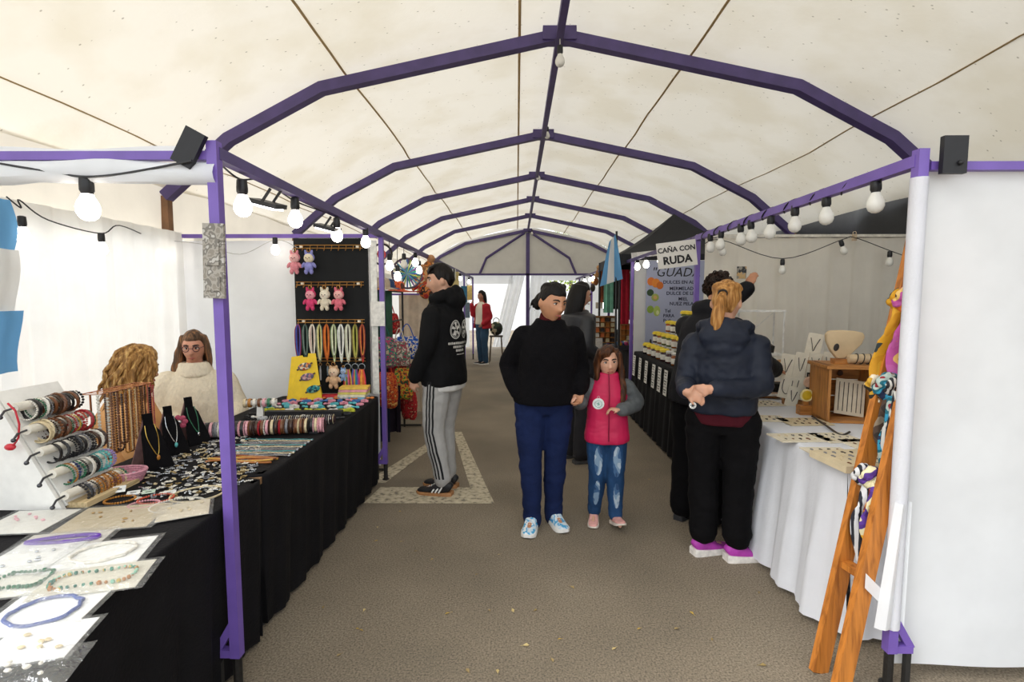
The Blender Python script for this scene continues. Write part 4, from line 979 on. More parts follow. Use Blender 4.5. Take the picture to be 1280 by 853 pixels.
for i in range(90):
    a = rad(rn.uniform(-140, 140)); q = rn.uniform(.85, 1.2); x, y = .098*math.sin(a)*q, .105*math.cos(a)*q
    L = rn.uniform(.12, .26); s.lock(hm, [(x*.45, y*.45, .125), (x*.9, y*.9, .07), (x*1.1, y*1.08, -.02), (x*1.25, y*1.15, -.02-L*.5), (x*1.3, y*1.2, -.03-L)], [.010, .013, .013, .012, .004], rn.uniform(0, 9), .009)
ob('hair', hm, hair_mat('#9a6f3c', '#d2ab6a'), s.root)
for n in 'LR': s.shoe(n, mat('#2a2420', .6), mat('#3a3a3c', .7), (BLACK,), .25)
# ================================================================== LEFT STALL: JEWELLERY
ZT = T1+.002
def on1(px, py, z=ZT): return atz(px, py, z)
BEADC = {'black': '#1b1a1d', 'dark brown': '#3b2418', 'brown': '#6b4023', 'amber': '#a9702c', 'red': '#9c2028', 'coral': '#c2533b', 'green': '#2c6b4c', 'teal': '#2e8c8c', 'turquoise': '#5fb3b0', 'lilac': '#9a86b8', 'white': '#d9d4c8', 'cream': '#cdbb95', 'grey': '#77767a', 'pink': '#d49aa2', 'silver': '#b9bbbd', 'navy': '#25305c', 'yellow': '#c9a53a'}
BM = {k: mat(c, .35 if k != 'silver' else .25, 1 if k == 'silver' else 0, .25, 60) for k, c in BEADC.items()}
def ring_beads(R, r, n, m=4, k=6):
    mb = MB()
    for i in range(n): a = 2*PI*i/n; mb.ball((R*math.cos(a), R*math.sin(a), 0), (r, r, r*.9), k, m)
    return mb
BR_BEAD = ring_beads(.032, .0056, 18).mesh('bracelet'); BR_FINE = ring_beads(.033, .0036, 28).mesh('bracelet')
BR_CUFF = MB().torus((0, 0, 0), .033, (.0028, .0065), 22, 6).mesh('bracelet')
mb = MB()
for k in range(3): mb.tube([V(((.032+.003*math.cos(5*a+k*2.09))*math.cos(a), (.032+.003*math.cos(5*a+k*2.09))*math.sin(a), .003*math.sin(5*a+k*2.09))) for a in [2*PI*i/40 for i in range(40)]], .0028, 4, closed=True)
BR_BRAID = mb.mesh('bracelet')
BK = {'beaded': BR_BEAD, 'fine bead': BR_FINE, 'flat cuff': BR_CUFF, 'braided cord': BR_BRAID}
# the white slanted stand with five rods (rods run along the aisle)
rods = [((30, 512), (84, 492)), ((42, 537), (98, 519)), ((55, 566), (108, 547)), ((68, 594), (120, 573)), ((80, 622), (134, 600))]
OX, OY = -1.75, 2.0
bs = thing('bracelet_stand', 'white slanted bracelet stand with five padded rods on the jewellery table', 'display stand', (OX, OY, ZT))
wb = mat('#e8e6e0', .5, 0, .04)
def rodp(i): return V((-1.895+.041*i, 0, 1.105-.083*i))
y0, y1 = 1.86, 2.12
ob('back_board', MB().prism([(-1.955-OX, 0, 1.165-ZT), (-1.935-OX, 0, 1.175-ZT), (-1.695-OX, 0, .012), (-1.72-OX, 0, 0)], (0, y0-OY, 0), (0, y1-OY, 0)), wb, bs, smooth=False)
ob('base_ledge', MB().box((.085, .0, .010), (.08, .27, .02)), wood('#cbb48a', '#a98f5f', 1), bs)
names = ['top', 'second', 'third', 'fourth', 'lowest']
mix = [[('white', 'fine bead'), ('black', 'flat cuff'), ('green', 'fine bead'), ('white', 'braided cord'), ('grey', 'fine bead'), ('brown', 'flat cuff'), ('dark brown', 'flat cuff'), ('brown', 'braided cord'), ('dark brown', 'braided cord'), ('black', 'flat cuff'), ('brown', 'flat cuff'), ('black', 'braided cord'), ('black', 'beaded')],
       [('cream', 'flat cuff'), ('cream', 'braided cord'), ('dark brown', 'fine bead'), ('brown', 'beaded'), ('dark brown', 'flat cuff'), ('brown', 'braided cord'), ('green', 'fine bead'), ('red', 'fine bead'), ('yellow', 'fine bead'), ('red', 'beaded'), ('coral', 'fine bead'), ('red', 'braided cord'), ('green', 'braided cord')],
       [('black', 'flat cuff'), None, ('black', 'braided cord'), None, ('black', 'fine bead'), ('black', 'beaded'), ('black', 'braided cord'), ('black', 'flat cuff'), ('grey', 'fine bead'), ('black', 'beaded'), ('black', 'fine bead'), ('dark brown', 'flat cuff'), ('white', 'braided cord'), ('dark brown', 'braided cord')],
       [('green', 'fine bead'), ('amber', 'fine bead'), ('navy', 'beaded'), ('green', 'beaded'), ('black', 'fine bead'), ('white', 'flat cuff'), ('black', 'beaded'), ('black', 'flat cuff'), ('teal', 'fine bead'), ('turquoise', 'fine bead'), ('turquoise', 'beaded'), ('lilac', 'fine bead'), ('lilac', 'beaded')],
       [None, ('black', 'beaded'), ('black', 'braided cord'), ('grey', 'beaded'), ('black', 'fine bead'), ('amber', 'beaded'), ('amber', 'fine bead'), ('brown', 'beaded'), ('amber', 'braided cord'), ('amber', 'beaded'), ('brown', 'fine bead'), ('amber', 'beaded'), ('amber', 'fine bead'), ('cream', 'fine bead'), ('green', 'beaded')]]
for i in range(5):
    p = rodp(i)+V((.045, 0, .015)); q = p-V((OX, OY, ZT))
    ob('padded_rod', MB().tube([q+V((0, y0-.02, 0)), q+V((0, y1-.02, 0))], .017, 12), cloth('#d8d2c4'), bs)
    ob('hook', MB().tube([q+V((0, y0-.02, 0)), q+V((.0, y0-.055, -.004)), q+V((.0, y0-.07, -.02))], .004, 6).ball(q+V((0, y0-.072, -.024)), .008), metal('#55565a'), bs)
    for j, it in enumerate(mix[i]):
        if not it: continue
        y = y0+.03+(y1-y0-.05)*j/(len(mix[i])-1)
        sc = random.uniform(1.05, 1.25)
        share('bracelet', BK[it[1]], BM[it[0]], (p.x+random.uniform(-.002, .002), y, p.z-.020), (PI/2+random.uniform(-.12, .12), 0, random.uniform(-.12, .12)), f'{it[0]} {it[1]} bracelet on the {names[i]} rod of the white stand', 'bracelet', 'bracelets on the white stand', scale=sc)
# red bracelet hanging on the white side panel of the stand
ob('side_panel', MB().prism([(-.205, 0, .435), (-.185, 0, .445), (.055, 0, 0), (-.30, 0, 0), (-.30, 0, .42)], (0, y0-OY-.02, 0), (0, y0-OY-.006, 0)), wb, bs, smooth=False)
rp = aty(22, 530, 1.815); t = thing('red_bracelet', 'red cord bracelet with round red charm hanging on the white board', 'bracelet', rp)
ob('cord', MB().tube([(-.03, 0, .075), (.0, -.005, .05), (.012, -.006, 0), (.004, -.005, -.05), (-.015, -.003, -.075)], .0035, 6), mat('#b81f30', .6), t)
ob('charm', MB().ball((-.028, -.006, -.085), (.02, .012, .013), 10, 6), mat('#c3202f', .4), t)
# wire rack with bead strands
rk = thing('necklace_rack', 'copper wire rack hung with brown bead necklaces', 'rack', (-1.845, 2.33, ZT)); cop = metal('#b5734a', .35)
top = .375
ob('wire_top', (lambda m: [m.tube([(-.045+.09*(i % 2), -.16, top), (-.045+.09*(i % 2), .16, top)], .0025, 5) for i in range(2)] and [m.tube([(-.045, -.16+.04*i, top), (.045, -.16+.04*i, top)], .002, 5) for i in range(9)] and m)(MB()), cop, rk)
for y in (-.16, .16): ob('upright', MB().tube([(0, y, 0), (0, y, top)], .004, 6).box((0, y, .003), (.14, .02, .006)), cop, rk)
def strand(L, r, n, w=.02):
    mb = MB(); tot = 2*L+PI*w
    for k in range(int(tot/(2*r))):
        s_ = k*2*r
        if s_ < L: q = (-w, 0, -s_)
        elif s_ < L+PI*w: a = (s_-L)/w; q = (-w*math.cos(a), 0, -L-w*math.sin(a))
        else: q = (w, 0, -(tot-s_))
        mb.ball(q, (r, r, r*1.05), 6, 4)
    return mb.mesh('necklace')
ST = [strand(.25, .0058, 46), strand(.28, .0042, 60, .012), strand(.22, .007, 36, .022)]
cs = [('white', 2), ('dark brown', 1), ('amber', 0), ('brown', 0), ('dark brown', 0), ('brown', 2), ('amber', 1), ('brown', 1), ('cream', 1), ('amber', 2), ('brown', 1), ('dark brown', 1), ('black', 0), ('coral', 1), ('red', 1)]
for i, (c, k) in enumerate(cs):
    share('necklace', ST[k], BM[c], (-1.845+.045, 2.33-.15+.30*i/14, ZT+top-.004), (0, 0, PI/2+random.uniform(-.3, .3)), f'{c} bead necklace hanging from the copper rack' + (' beside the red strand' if i > 10 else ''), 'necklace', 'necklaces on the copper rack')
pn = thing('pendant_necklace', 'long necklace with a round grey medallion hanging from the copper rack', 'necklace', (-1.79, 2.42, ZT+top)); ob('cord', MB().tube([(0, -.02, 0), (.01, -.008, -.15), (.012, 0, -.29), (.01, .008, -.15), (0, .02, 0)], .002, 5), BM['brown'], pn); ob('medallion', MB().lathe([(.018, -.003), (.02, 0), (.018, .003)], (.014, 0, -.31), 16, R3(0, PI/2)), mat('#7d7468', .4, .5), pn)
# velvet necklace stands
vel = mat('#0f0e10', .95, 0, .2, 20, .1, 80, (1, 1, 1), .1)
def neck_stand(px, py, h, rz, label, chain, charm):
    p = on1(px, py); t = thing('necklace_stand', label, 'necklace stand', p, rz, 'black velvet necklace stands')
    k = h/.24
    ob('front_board', MB().prism([(-.06*k, -.075*k, 0), (.06*k, -.075*k, 0), (.036*k, -.01, .16*k), (.018*k, .005, .19*k), (.019*k, .012, .24*k), (-.019*k, .012, .24*k), (-.018*k, .005, .19*k), (-.036*k, -.01, .16*k)], (0, 0, 0), (0, .012, 0)), vel, t, smooth=False)
    ob('back_leg', MB().prism([(-.05*k, .07*k, 0), (.05*k, .07*k, 0), (.016*k, .018, .22*k), (-.016*k, .018, .22*k)], (0, 0, 0), (0, .006, 0)), mat('#8d6a66', .9), t, smooth=False)
    ob('chain', MB().tube(cat_rom([(-.02*k, .0, .19*k), (-.022*k, -.022*k, .13*k), (0, -.055*k, .06*k), (.022*k, -.022*k, .13*k), (.02*k, .0, .19*k)], 4), .0022, 5), chain, t)
    ob('pendant', MB().ball((0, -.06*k, .05*k), (.008, .005, .013), 8, 6), charm, t)
neck_stand(190, 583, .25, rad(62), 'black velvet necklace stand with gold chain by the pink basket', metal('#b99b4f'), BM['amber'])
neck_stand(214, 566, .24, rad(58), 'black velvet necklace stand with silver and turquoise chain', BM['silver'], BM['turquoise'])
neck_stand(240, 553, .25, rad(66), 'black velvet necklace stand with green cord behind pink flowers', BM['green'], BM['silver'])
fp = on1(226, 560)+V((0, .0, .15)); fl_ = thing('flower_brooch', 'pink flower brooch with crystal centre on a short stem', 'brooch', (fp.x, fp.y, ZT), 0.6)
for k in range(7): ob('petal', MB().ball((.025*math.cos(k*.9), -.004, .14+.025*math.sin(k*.9)), (.014, .004, .014), 8, 5), mat('#b0455f', .6), fl_)
ob('stem', MB().tube([(0, .003, 0), (0, .003, .14)], .003, 5), BM['green'], fl_); ob('crystal', MB().ball((0, -.01, .14), .011, 8, 6), metal('#d8d8dc', .15), fl_)
# pink woven basket
p = on1(152, 603); t = thing('woven_basket', 'small pink woven basket of green stones beside the bracelet stand', 'basket', p, .3)
bm_ = MB()
for k in range(6): bm_.torus((0, 0, .006+.0085*k), .075+.004*k, .0055, 26, 6, sy=.72)
ob('weave', bm_, mat('#c58a98', .8, 0, .3, 120), t); ob('bottom', MB().lathe([(.07, 0), (.07, .004)], n=20), mat('#b57a88', .8), t)
for k in range(9): share('stone', BR_STONE if 'BR_STONE' in globals() else globals().setdefault('BR_STONE', MB().ball((0, 0, 0), (.011, .008, .007), 7, 5).mesh('stone')), BM[['green', 'amber', 'turquoise'][k % 3]], (p.x+random.uniform(-.04, .04), p.y+random.uniform(-.03, .03), ZT+.03+.01*(k % 2)), (random.random(), random.random(), 0), ['green', 'amber', 'turquoise'][k % 3]+' polished stone in the pink basket', 'stone', 'stones in the pink basket')
# clear bags with necklaces
film = plastic_film()
def bag(px, py, w, d, rz, label, neck, kind, card='#dcdad2'):
    p = on1(px, py)+V((.045, 0, 0)); w *= 1.12; d *= 1.12; global _bz
    _bz = globals().get('_bz', 0)+1; t = thing('jewellery_bag', label, 'bag', (p.x, p.y, ZT+.002*(_bz % 4)), rz, 'clear bags with necklaces')
    rn = random.Random(_bz)
    if card: ob('card', MB().box((0, 0, .0025), (w*.86, d*.86, .002)), mat(card, .7, 0, .05), t)
    def top(u, v):
        x, y = (u-.5)*w, (v-.5)*d; e = min(u, 1-u, v, 1-v)
        return (x, y, .004+.012*min(1, e*6)+.006*noise.noise(V((x*25, y*25, _bz)))*min(1, e*5))
    ob('plastic_sleeve', MB().grid(top, 14, 12), film, t)
    if kind == 'ring': m = MB().tube([V((w*.30*math.cos(a)+.006*rn.uniform(-1, 1), d*.30*math.sin(a), .008)) for a in [2*PI*i/30 for i in range(30)]], .0048, 6, closed=True)
    elif kind == 'loop': m = MB().tube([V((w*.36*math.cos(a), d*.13*math.sin(a)*(1+.2*math.cos(a)), .009)) for a in [2*PI*i/30 for i in range(30)]], .007, 6, closed=True)
    elif kind == 'beads':
        m = MB()
        for i in range(34): a = 2*PI*i/34; m.ball((w*.34*math.cos(a), d*.26*math.sin(a)+.01*math.sin(3*a), .009), rn.uniform(.004, .0075), 6, 4)
    else:
        m = MB()
        for i in range(7): m.ball((rn.uniform(-.3, .3)*w, rn.uniform(-.25, .25)*d, .008), (rn.uniform(.004, .01), .005, .004), 6, 4)
    ob('necklace', m, neck, t)
multi_bead = multi('mixed_beads', ['#3d8a76', '#c3a250', '#8cc0a8', '#b07a48', '#2f6f62'], 60)
GB = metal('#b08d4c', .35)
bag(130, 648, .30, .22, .2, 'tan lined clear bag with gold earrings near the bracelet stand', GB, 'bits', '#b9aa8c')
bag(215, 640, .17, .16, .5, 'clear bag with small beige pendants at the table edge', BM['cream'], 'bits', '#c9bda4')
bag(20, 655, .22, .2, .1, 'clear bag with pale pink beads before the white board', BM['pink'], 'bits')
bag(62, 678, .25, .15, .25, 'clear bag with a purple cord necklace and gold clasp', mat('#5a2a9a', .5), 'loop', '#c8c3b8')
bag(112, 694, .24, .19, .3, 'clear bag with a white ring necklace on white card', BM['white'], 'ring', '#e6e6e2')
bag(20, 700, .2, .2, .1, 'clear bag with a white card and silver bits', BM['silver'], 'bits', '#e4e4e0')
bag(98, 728, .26, .16, .3, 'clear bag with a green and gold bead necklace', multi_bead, 'beads', '#c9c4b4')
bag(8, 728, .17, .17, .2, 'clear bag with mossy green stones at its corner', BM['green'], 'beads', '#d2d0c6')
bag(34, 768, .22, .19, .2, 'clear bag with a blue ring necklace on white card', mat('#2f4a8f', .4), 'ring', '#e8e8e6')
bag(24, 806, .18, .15, .25, 'clear bag with tiny cream beads on white card', BM['cream'], 'bits', '#e4e4e4')
bag(10, 842, .17, .12, .3, 'empty clear bag lying over the table corner', BM['white'], 'bits', None)
# small silver and bead pieces laid out on the cloth
PC = []
mb = MB().torus((0, 0, .003), .011, .0022, 12, 5).ball((.014, 0, .004), (.006, .004, .003), 6, 4); PC.append(('silver ring pendant', mb.mesh('pendant')))
mb = MB().torus((0, .008, .003), .005, .0015, 10, 4).prism([(0, .004, 0), (.008, -.006, 0), (0, -.02, 0), (-.008, -.006, 0)], (0, 0, .001), (0, 0, .005)); PC.append(('silver drop pendant', mb.mesh('pendant', False)))
mb = MB()
for k in range(5): mb.ball((.008*k-.016, .003*math.sin(k*2), .004), (.0045, .0045, .004), 6, 4)
PC.append(('short silver bead row', mb.mesh('pendant')))
mb = MB().box((0, 0, .001), (.022, .03, .0015)).ball((-.004, .004, .004), .003, 6, 4).ball((.004, .004, .004), .003, 6, 4); PC.append(('tiny earring card', mb.mesh('pendant', False)))
pmats = [BM['silver'], BM['silver'], metal('#8d8f92', .3), BM['white'], metal('#a58f63', .35), BM['grey'], BM['cream'], BM['silver'], BM['silver']]
pnames = ['silver', 'silver', 'steel', 'white', 'brass', 'grey', 'cream', 'silver', 'silver']
rn = random.Random(21); place = []
edge = [(215, 648), (318, 606), (300, 560), (235, 575), (190, 600), (160, 628)]
def inside(x, y, poly):
    c = False; n = len(poly)
    for i in range(n):
        (x0, y0_), (x1, y1_) = poly[i], poly[i-1]
        if (y0_ > y) != (y1_ > y) and x < (x1-x0)*(y-y0_)/(y1_-y0_)+x0: c = not c
    return c
zone = [(185, 585), (262, 553), (300, 546), (330, 552), (318, 600), (205, 640), (165, 630)]
cnt = 0
for k in range(5000):
    x = rn.uniform(-1.86, -1.14); y = rn.uniform(1.95, 2.86)
    v = V((x, y, ZT-CAMH)); d = v.dot(_D); px, py = 640+FPX*v.dot(_R)/d, 426.5-FPX*v.dot(_U)/d
    if not inside(px, py, zone) or any((x-a)**2+(y-b)**2 < .021**2 for a, b in place): continue
    place.append((x, y)); cnt += 1
    if cnt > 285: break
    i = rn.choice((0, 0, 1, 1, 2, 2, 2, 3)); j = rn.randrange(len(pmats)) if i != 3 else 3
    share('pendant', PC[i][1], pmats[j], (x, y, ZT+.001), (rn.uniform(-.15, .15), rn.uniform(-.1, .1), rn.uniform(0, 6)), f'{pnames[j]} {PC[i][0].replace("silver ", "")} laid out on the black jewellery cloth', 'pendant', 'pendants laid out on the black cloth', scale=rn.uniform(.75, 1.1))
# bead hoops, tags
def hoop(px, py, R, m, label, beads=True, sy=.8):
    p = on1(px, py); mb = MB()
    if beads:
        n = int(2*PI*R/.009)
        for i in range(n): a = 2*PI*i/n; mb.ball((R*math.cos(a), R*sy*math.sin(a), .004), .0045, 5, 4)
    else: mb.torus((0, 0, .004), R, .004, 30, 6, sy=sy)
    ob('hoop_necklace', mb, m, loc=(p.x, p.y, ZT), rot=(0, 0, .4), label=label, cat='necklace', group='hoop necklaces on the black cloth')
hoop(247, 619, .095, BM['cream'], 'cream cord hoop necklace flat on the black cloth by the post', False, .9)
hoop(222, 633, .09, BM['white'], 'white cord hoop necklace around a small card')
hoop(180, 632, .05, BM['pink'], 'pale pink bead bracelet flat on the black cloth')
hoop(150, 626, .05, BM['amber'], 'amber bead bracelet before the bracelet stand')
hoop(195, 625, .06, BM['coral'], 'coral bead hoop lying beside the cream hoop')
for i, (px, py) in enumerate([(149, 616), (167, 617), (186, 616), (212, 617), (228, 634)]):
    p = on1(px, py); t = thing('price_tag', ['folded white price tag leaning on the bracelet stand', 'white price tag beside the pink basket', 'pale green price tag among the silver pendants', 'white price tag at the cream hoop', 'white card lying inside the white cord hoop'][i], 'price tag', p, .5, 'price tags')
    ob('card', MB().box((0, 0, .004+.01*(i == 0)), (.045, .035, .0012), R3(.5 if i == 0 else .08, 0, 0)), mat('#dcdedb' if i != 2 else '#b9ccba', .7), t); ob('print', MB().box((0, -.004, .0052+.01*(i == 0)), (.02, .004, .0012), R3(.5 if i == 0 else .08, 0, 0)), mat('#2e2e33', .7), t)
# chains laid side by side
for i in range(20):
    y = 2.50+.30*i/19; x1 = -1.15-.004*(i % 3); x0 = -1.50-.03*math.sin(i*1.7); c = ['silver', 'grey', 'silver', 'cream', 'silver', 'teal', 'grey'][i % 7]
    mb = MB(); n = 34
    mb.tube([V((x0+(x1-x0)*k/(n-1), .004*math.sin(k*.5+i), .004+.0012*(k % 2))) for k in range(n)], .0028, 5); mb.ball((x1+.008, 0, .005), (.008, .005, .004), 6, 4)
    share('chain', mb.mesh('chain'), BM[c], (0, y, ZT), None, f'{c} necklace chain stretched flat in the row of parallel chains', 'chain', 'parallel chains on the black cloth')
for i in range(6):
    mb = MB().tube([V((-1.50+.32*k/16, .006*math.sin(k*.7+i), .006+.006*math.sin(k*.4+i))) for k in range(17)], .005, 6)
    share('cord', mb.mesh('cord'), [mat('#a8672e', .5), mat('#c99a45', .5), mat('#8a4a22', .5)][i % 3], (0, 2.40+.014*i, ZT+.003*(i % 2)), None, ['rust', 'honey', 'chestnut'][i % 3]+' leather cord in the orange bundle', 'cord', 'leather cords in the orange bundle')
# long bracelet roll and smaller roll behind
def roll_stand(pa, pb, r, z, label):
    a, b = V(pa), V(pb); t = thing('bracelet_roll', label, 'display roll', (a.x, a.y, ZT)); a0 = V((0, 0, r)); d = b-a; d.z = 0
    ob('roll', MB().tube([a0, a0+d], r*.8, 14, rnd=.3), cloth('#3a2a2c'), t)
    for f in (.08, .92): ob('foot', MB().box(d*f+V((0, 0, r*.2)), (.05, r*1.3, r*.4)), BLACK, t)
    return a+V((0, 0, r)), d
A0, DV = roll_stand((-1.82, 2.83, ZT), (-1.14, 2.98, ZT), .043, 0, 'long padded roll full of bracelets across the jewellery table')
cols = ['black', 'white', 'black', 'white', 'grey', 'black', 'white', 'black', 'white', 'black', 'pink', 'pink', 'dark brown', 'dark brown', 'red', 'brown', 'pink', 'dark brown', 'black', 'dark brown', 'brown', 'pink', 'dark brown', 'brown', 'cream', 'brown', 'cream', 'black', 'pink', 'pink', 'white']
N = 52; ang = math.atan2(DV.y, DV.x)
for i in range(N):
    c = cols[int(i/N*len(cols))] if i % 3 else cols[(i*7) % len(cols)]; k = ['flat cuff', 'braided cord', 'flat cuff', 'fine bead'][i % 4]
    p = A0+DV*((i+.5)/N); share('bracelet', BK[k], BM[c], (p.x, p.y, p.z+.001), (PI/2, 0, ang+PI/2+random.uniform(-.1, .1)), f'{c} {k} bracelet on the long padded roll', 'bracelet', 'bracelets on the long roll', scale=1.22)
A1, D1 = roll_stand((-1.55, 3.14, ZT), (-1.16, 3.20, ZT), .026, 0, 'low roll of thin silver bangles behind the long bracelet roll')
bang = MB().torus((0, 0, 0), .03, .0022, 18, 5).mesh('bangle')
for i in range(30):
    p = A1+D1*((i+.5)/30); share('bangle', bang, BM[['silver', 'grey', 'white', 'silver', 'cream'][i % 5]], (p.x, p.y, p.z), (PI/2, 0, math.atan2(D1.y, D1.x)+PI/2), ['silver', 'grey', 'white', 'silver', 'cream'][i % 5]+' thin bangle on the low roll', 'bangle', 'bangles on the low roll', scale=1.0)
# ring stand
p = on1(326, 522); t = thing('ring_stand', 'white stand with a horizontal arm of napkin rings', 'ring stand', p, .2)
ob('stem', MB().box((0, 0, .04), (.045, .04, .08), taper=.75), WHITE, t); ob('arm', MB().tube([(-.10, 0, .10), (.10, .02, .10)], .018, 10), WHITE, t)
for i in range(7): share('napkin_ring', BR_CUFF, BM[['cream', 'amber', 'white', 'brown', 'pink', 'green', 'white'][i]], (p.x-.09+.03*i, p.y+.004*i-.018, p.z+.10), (PI/2, 0, PI/2+.2), ['cream', 'amber', 'plain white', 'brown', 'pink', 'green', 'second white'][i]+' ring on the white ring stand', 'ring', 'rings on the white stand', scale=(.85, .85, 1.6))
# rows of hair accessories toward the board
HC = {'turquoise': '#58b0b8', 'lime': '#b9bd3f', 'white': '#d8d6cf', 'black': '#1a1a1c', 'pink': '#d58c9d', 'blue': '#3f6fa8', 'yellow': '#d6b73d', 'red': '#b02a30', 'silver': '#b5b6b8', 'orange': '#cf7a35'}
HM = {k: mat(c, .5, 0, .2, 50) for k, c in HC.items()}
clip = MB().box((0, 0, .006), (.05, .016, .004)).tube([(-.025, 0, .010), (0, .004, .018), (.025, 0, .010)], (.004, .008), 6).ball((0, 0, .018), (.008, .008, .005), 6, 4).mesh('hair_clip')
bow = MB().ball((-.014, 0, .010), (.014, .008, .008), 7, 5).ball((.014, 0, .010), (.014, .008, .008), 7, 5).ball((0, 0, .011), .005, 6, 4).mesh('hair_bow')
scr = MB()
for i in range(14): a = 2*PI*i/14; scr.ball((.02*math.cos(a), .02*math.sin(a), .008), (.007, .007, .008), 5, 4)
scr = scr.mesh('scrunchie')
rows = [(3.30, ['black', 'black', 'white', 'black', 'silver']), (3.42, ['white', 'black', 'pink', 'turquoise', 'black']), (3.53, ['lime', 'yellow', 'lime', 'white', 'lime']), (3.64, ['turquoise', 'white', 'blue', 'turquoise']), (3.75, ['pink', 'white', 'turquoise', 'silver']), (3.86, ['white', 'pink', 'yellow', 'blue']), (3.96, ['silver', 'white', 'orange', 'pink'])]
for r, (y, cc) in enumerate(rows):
    n = 11
    for i in range(n):
        x = -1.78+.62*i/(n-1)+random.uniform(-.01, .01); c = cc[(i*2+r) % len(cc)]; k = (i+r) % 3
        nm = ['hair_clip', 'hair_bow', 'scrunchie'][k]
        share(nm, [clip, bow, scr][k], HM[c], (x, y+random.uniform(-.015, .015), ZT), (0, 0, random.uniform(-.5, .5)), f'{c} {nm.replace("_", " ")} in the rows before the keychain board', nm.replace('_', ' '), 'hair accessories before the keychain board', scale=random.uniform(1.0, 1.35))
# black bar of clips
ob('clip_tray', MB().box((0, 0, .022), (.50, .05, .044)), BLACK, loc=(-1.42, 3.36, ZT), rot=(0, 0, .06), label='low black tray edged with hair clips', cat='tray')
# yellow easel with three clips
p = on1(397, 492); p = V((-1.66, 4.0, ZT)); t = thing('yellow_easel', 'bright yellow easel card holding patterned hair clips', 'easel card', p, rad(12)); ym = mat('#e8c31c', .6, 0, .05)
ob('front_card', MB().prism([(-.14, -.07, 0), (.12, -.07, 0), (.07, .0, .36), (.015, .0, .36), (.01, -.005, .33), (-.02, -.005, .33), (-.03, 0, .345), (-.11, .0, .335)], (0, 0, 0), (0, .006, 0)), ym, t, smooth=False)
ob('back_card', MB().prism([(-.1, .09, 0), (.1, .09, 0), (.05, .012, .33), (-.05, .012, .33)], (0, 0, 0), (0, .006, 0)), ym, t, smooth=False)
for i, (x, z, c) in enumerate([(-.01, .26, ['#d9905a', '#5f5f66', '#e5d9c0', '#b5552f']), (.01, .18, ['#b0787f', '#5d5a70', '#d0a8a0', '#806070']), (.055, .085, ['#1f5560', '#2f8a8a', '#123038', '#7fb0a0'])]):
    y = -.07+.07*z/.36-.012; c_ = thing('hair_barrette', ['orange and cream fabric barrette clipped high on the yellow easel', 'mauve floral barrette on the middle of the yellow easel', 'teal striped barrette low on the yellow easel'][i], 'hair clip', p+R3(0, 0, rad(12)) @ V((x, y, z)), rad(12), 'barrettes on the yellow easel')
    ob('fabric', MB().ball((0, 0, 0), (.052, .010, .030), 12, 7, R3(0, -.25, 0)), multi(f'barrette{i}', c, 60), c_); ob('clasp', MB().box((0, .004, 0), (.13, .006, .012), R3(0, -.45, 0)), mat('#4a3a34', .6), c_)
# stack of rainbow cards, red strip
p = V((-1.30, 4.02, ZT))
for i, c in enumerate(['#7fb8d2', '#e9e3c8', '#e0d36a', '#e8a0a8', '#e8c050']): ob('card_box', MB().box((0, 0, .01), (.22, .12, .018)), mat(c, .6), loc=(p.x+.004*i, p.y-.003*i, ZT+.02*i), rot=(0, 0, .05*i-.1), label=['pale blue card box at the bottom of the rainbow stack', 'cream card box second in the rainbow stack', 'yellow card box in the middle of the rainbow stack', 'pink card box near the top of the rainbow stack', 'golden card box on top of the rainbow stack'][i], cat='box', group='rainbow card boxes')
ob('red_pouch', MB().box((0, 0, .014), (.2, .07, .028), taper=.85), mat('#b5121f', .6), loc=(-1.47, 4.03, ZT), rot=(0, 0, .1), label='flat red pouch lying below the keychain board', cat='pouch')
# ------------------------------------------------ black keychain board with four rails
KB = thing('keychain_board', 'black felt board with four brass hook rails on the white partition', 'display board', (-1.51, 4.17, .74))
ob('felt_panel', MB().box((0, .02, .635), (.60, .02, 1.27)), mat('#121416', .95, 0, .3, 6), KB); brs = metal('#b98a4e', .35)
RZ = [1.20, .905, .60, .285]
for z in RZ:
    r = ob('hook_rail', MB().tube([(-.28, -.012, z+.012), (.27, -.012, z+.012)], .004, 6).tube([(-.28, -.012, z-.012), (.27, -.012, z-.012)], .004, 6), brs, KB)
    for k in range(10): x = -.27+.058*k; ob('hook', MB().tube([(x, -.012, z+.014), (x, -.02, z-.02), (x, -.034, z-.034), (x, -.04, z-.024)], .0022, 5), brs, r)
    for x in (-.23, .225): ob('bracket', MB().box((x, -.004, z), (.022, .02, .03)), mat('#d9d2c0', .5), r)
ob('notice', MB().box((0, 0, 0), (.115, .004, .2)), mat('#dedcd6', .7), loc=(LX-.05, 4.165, 1.40), label='white paper notice taped to the purple post by the board', cat='notice')
ob('notice_frame_strip', MB().box((0, 0, 0), (.05, .012, 1.25)), mat('#dcdcd6', .6), loc=(-1.165, 4.19, 1.36), label='white strip beside the black keychain board', cat='strip')
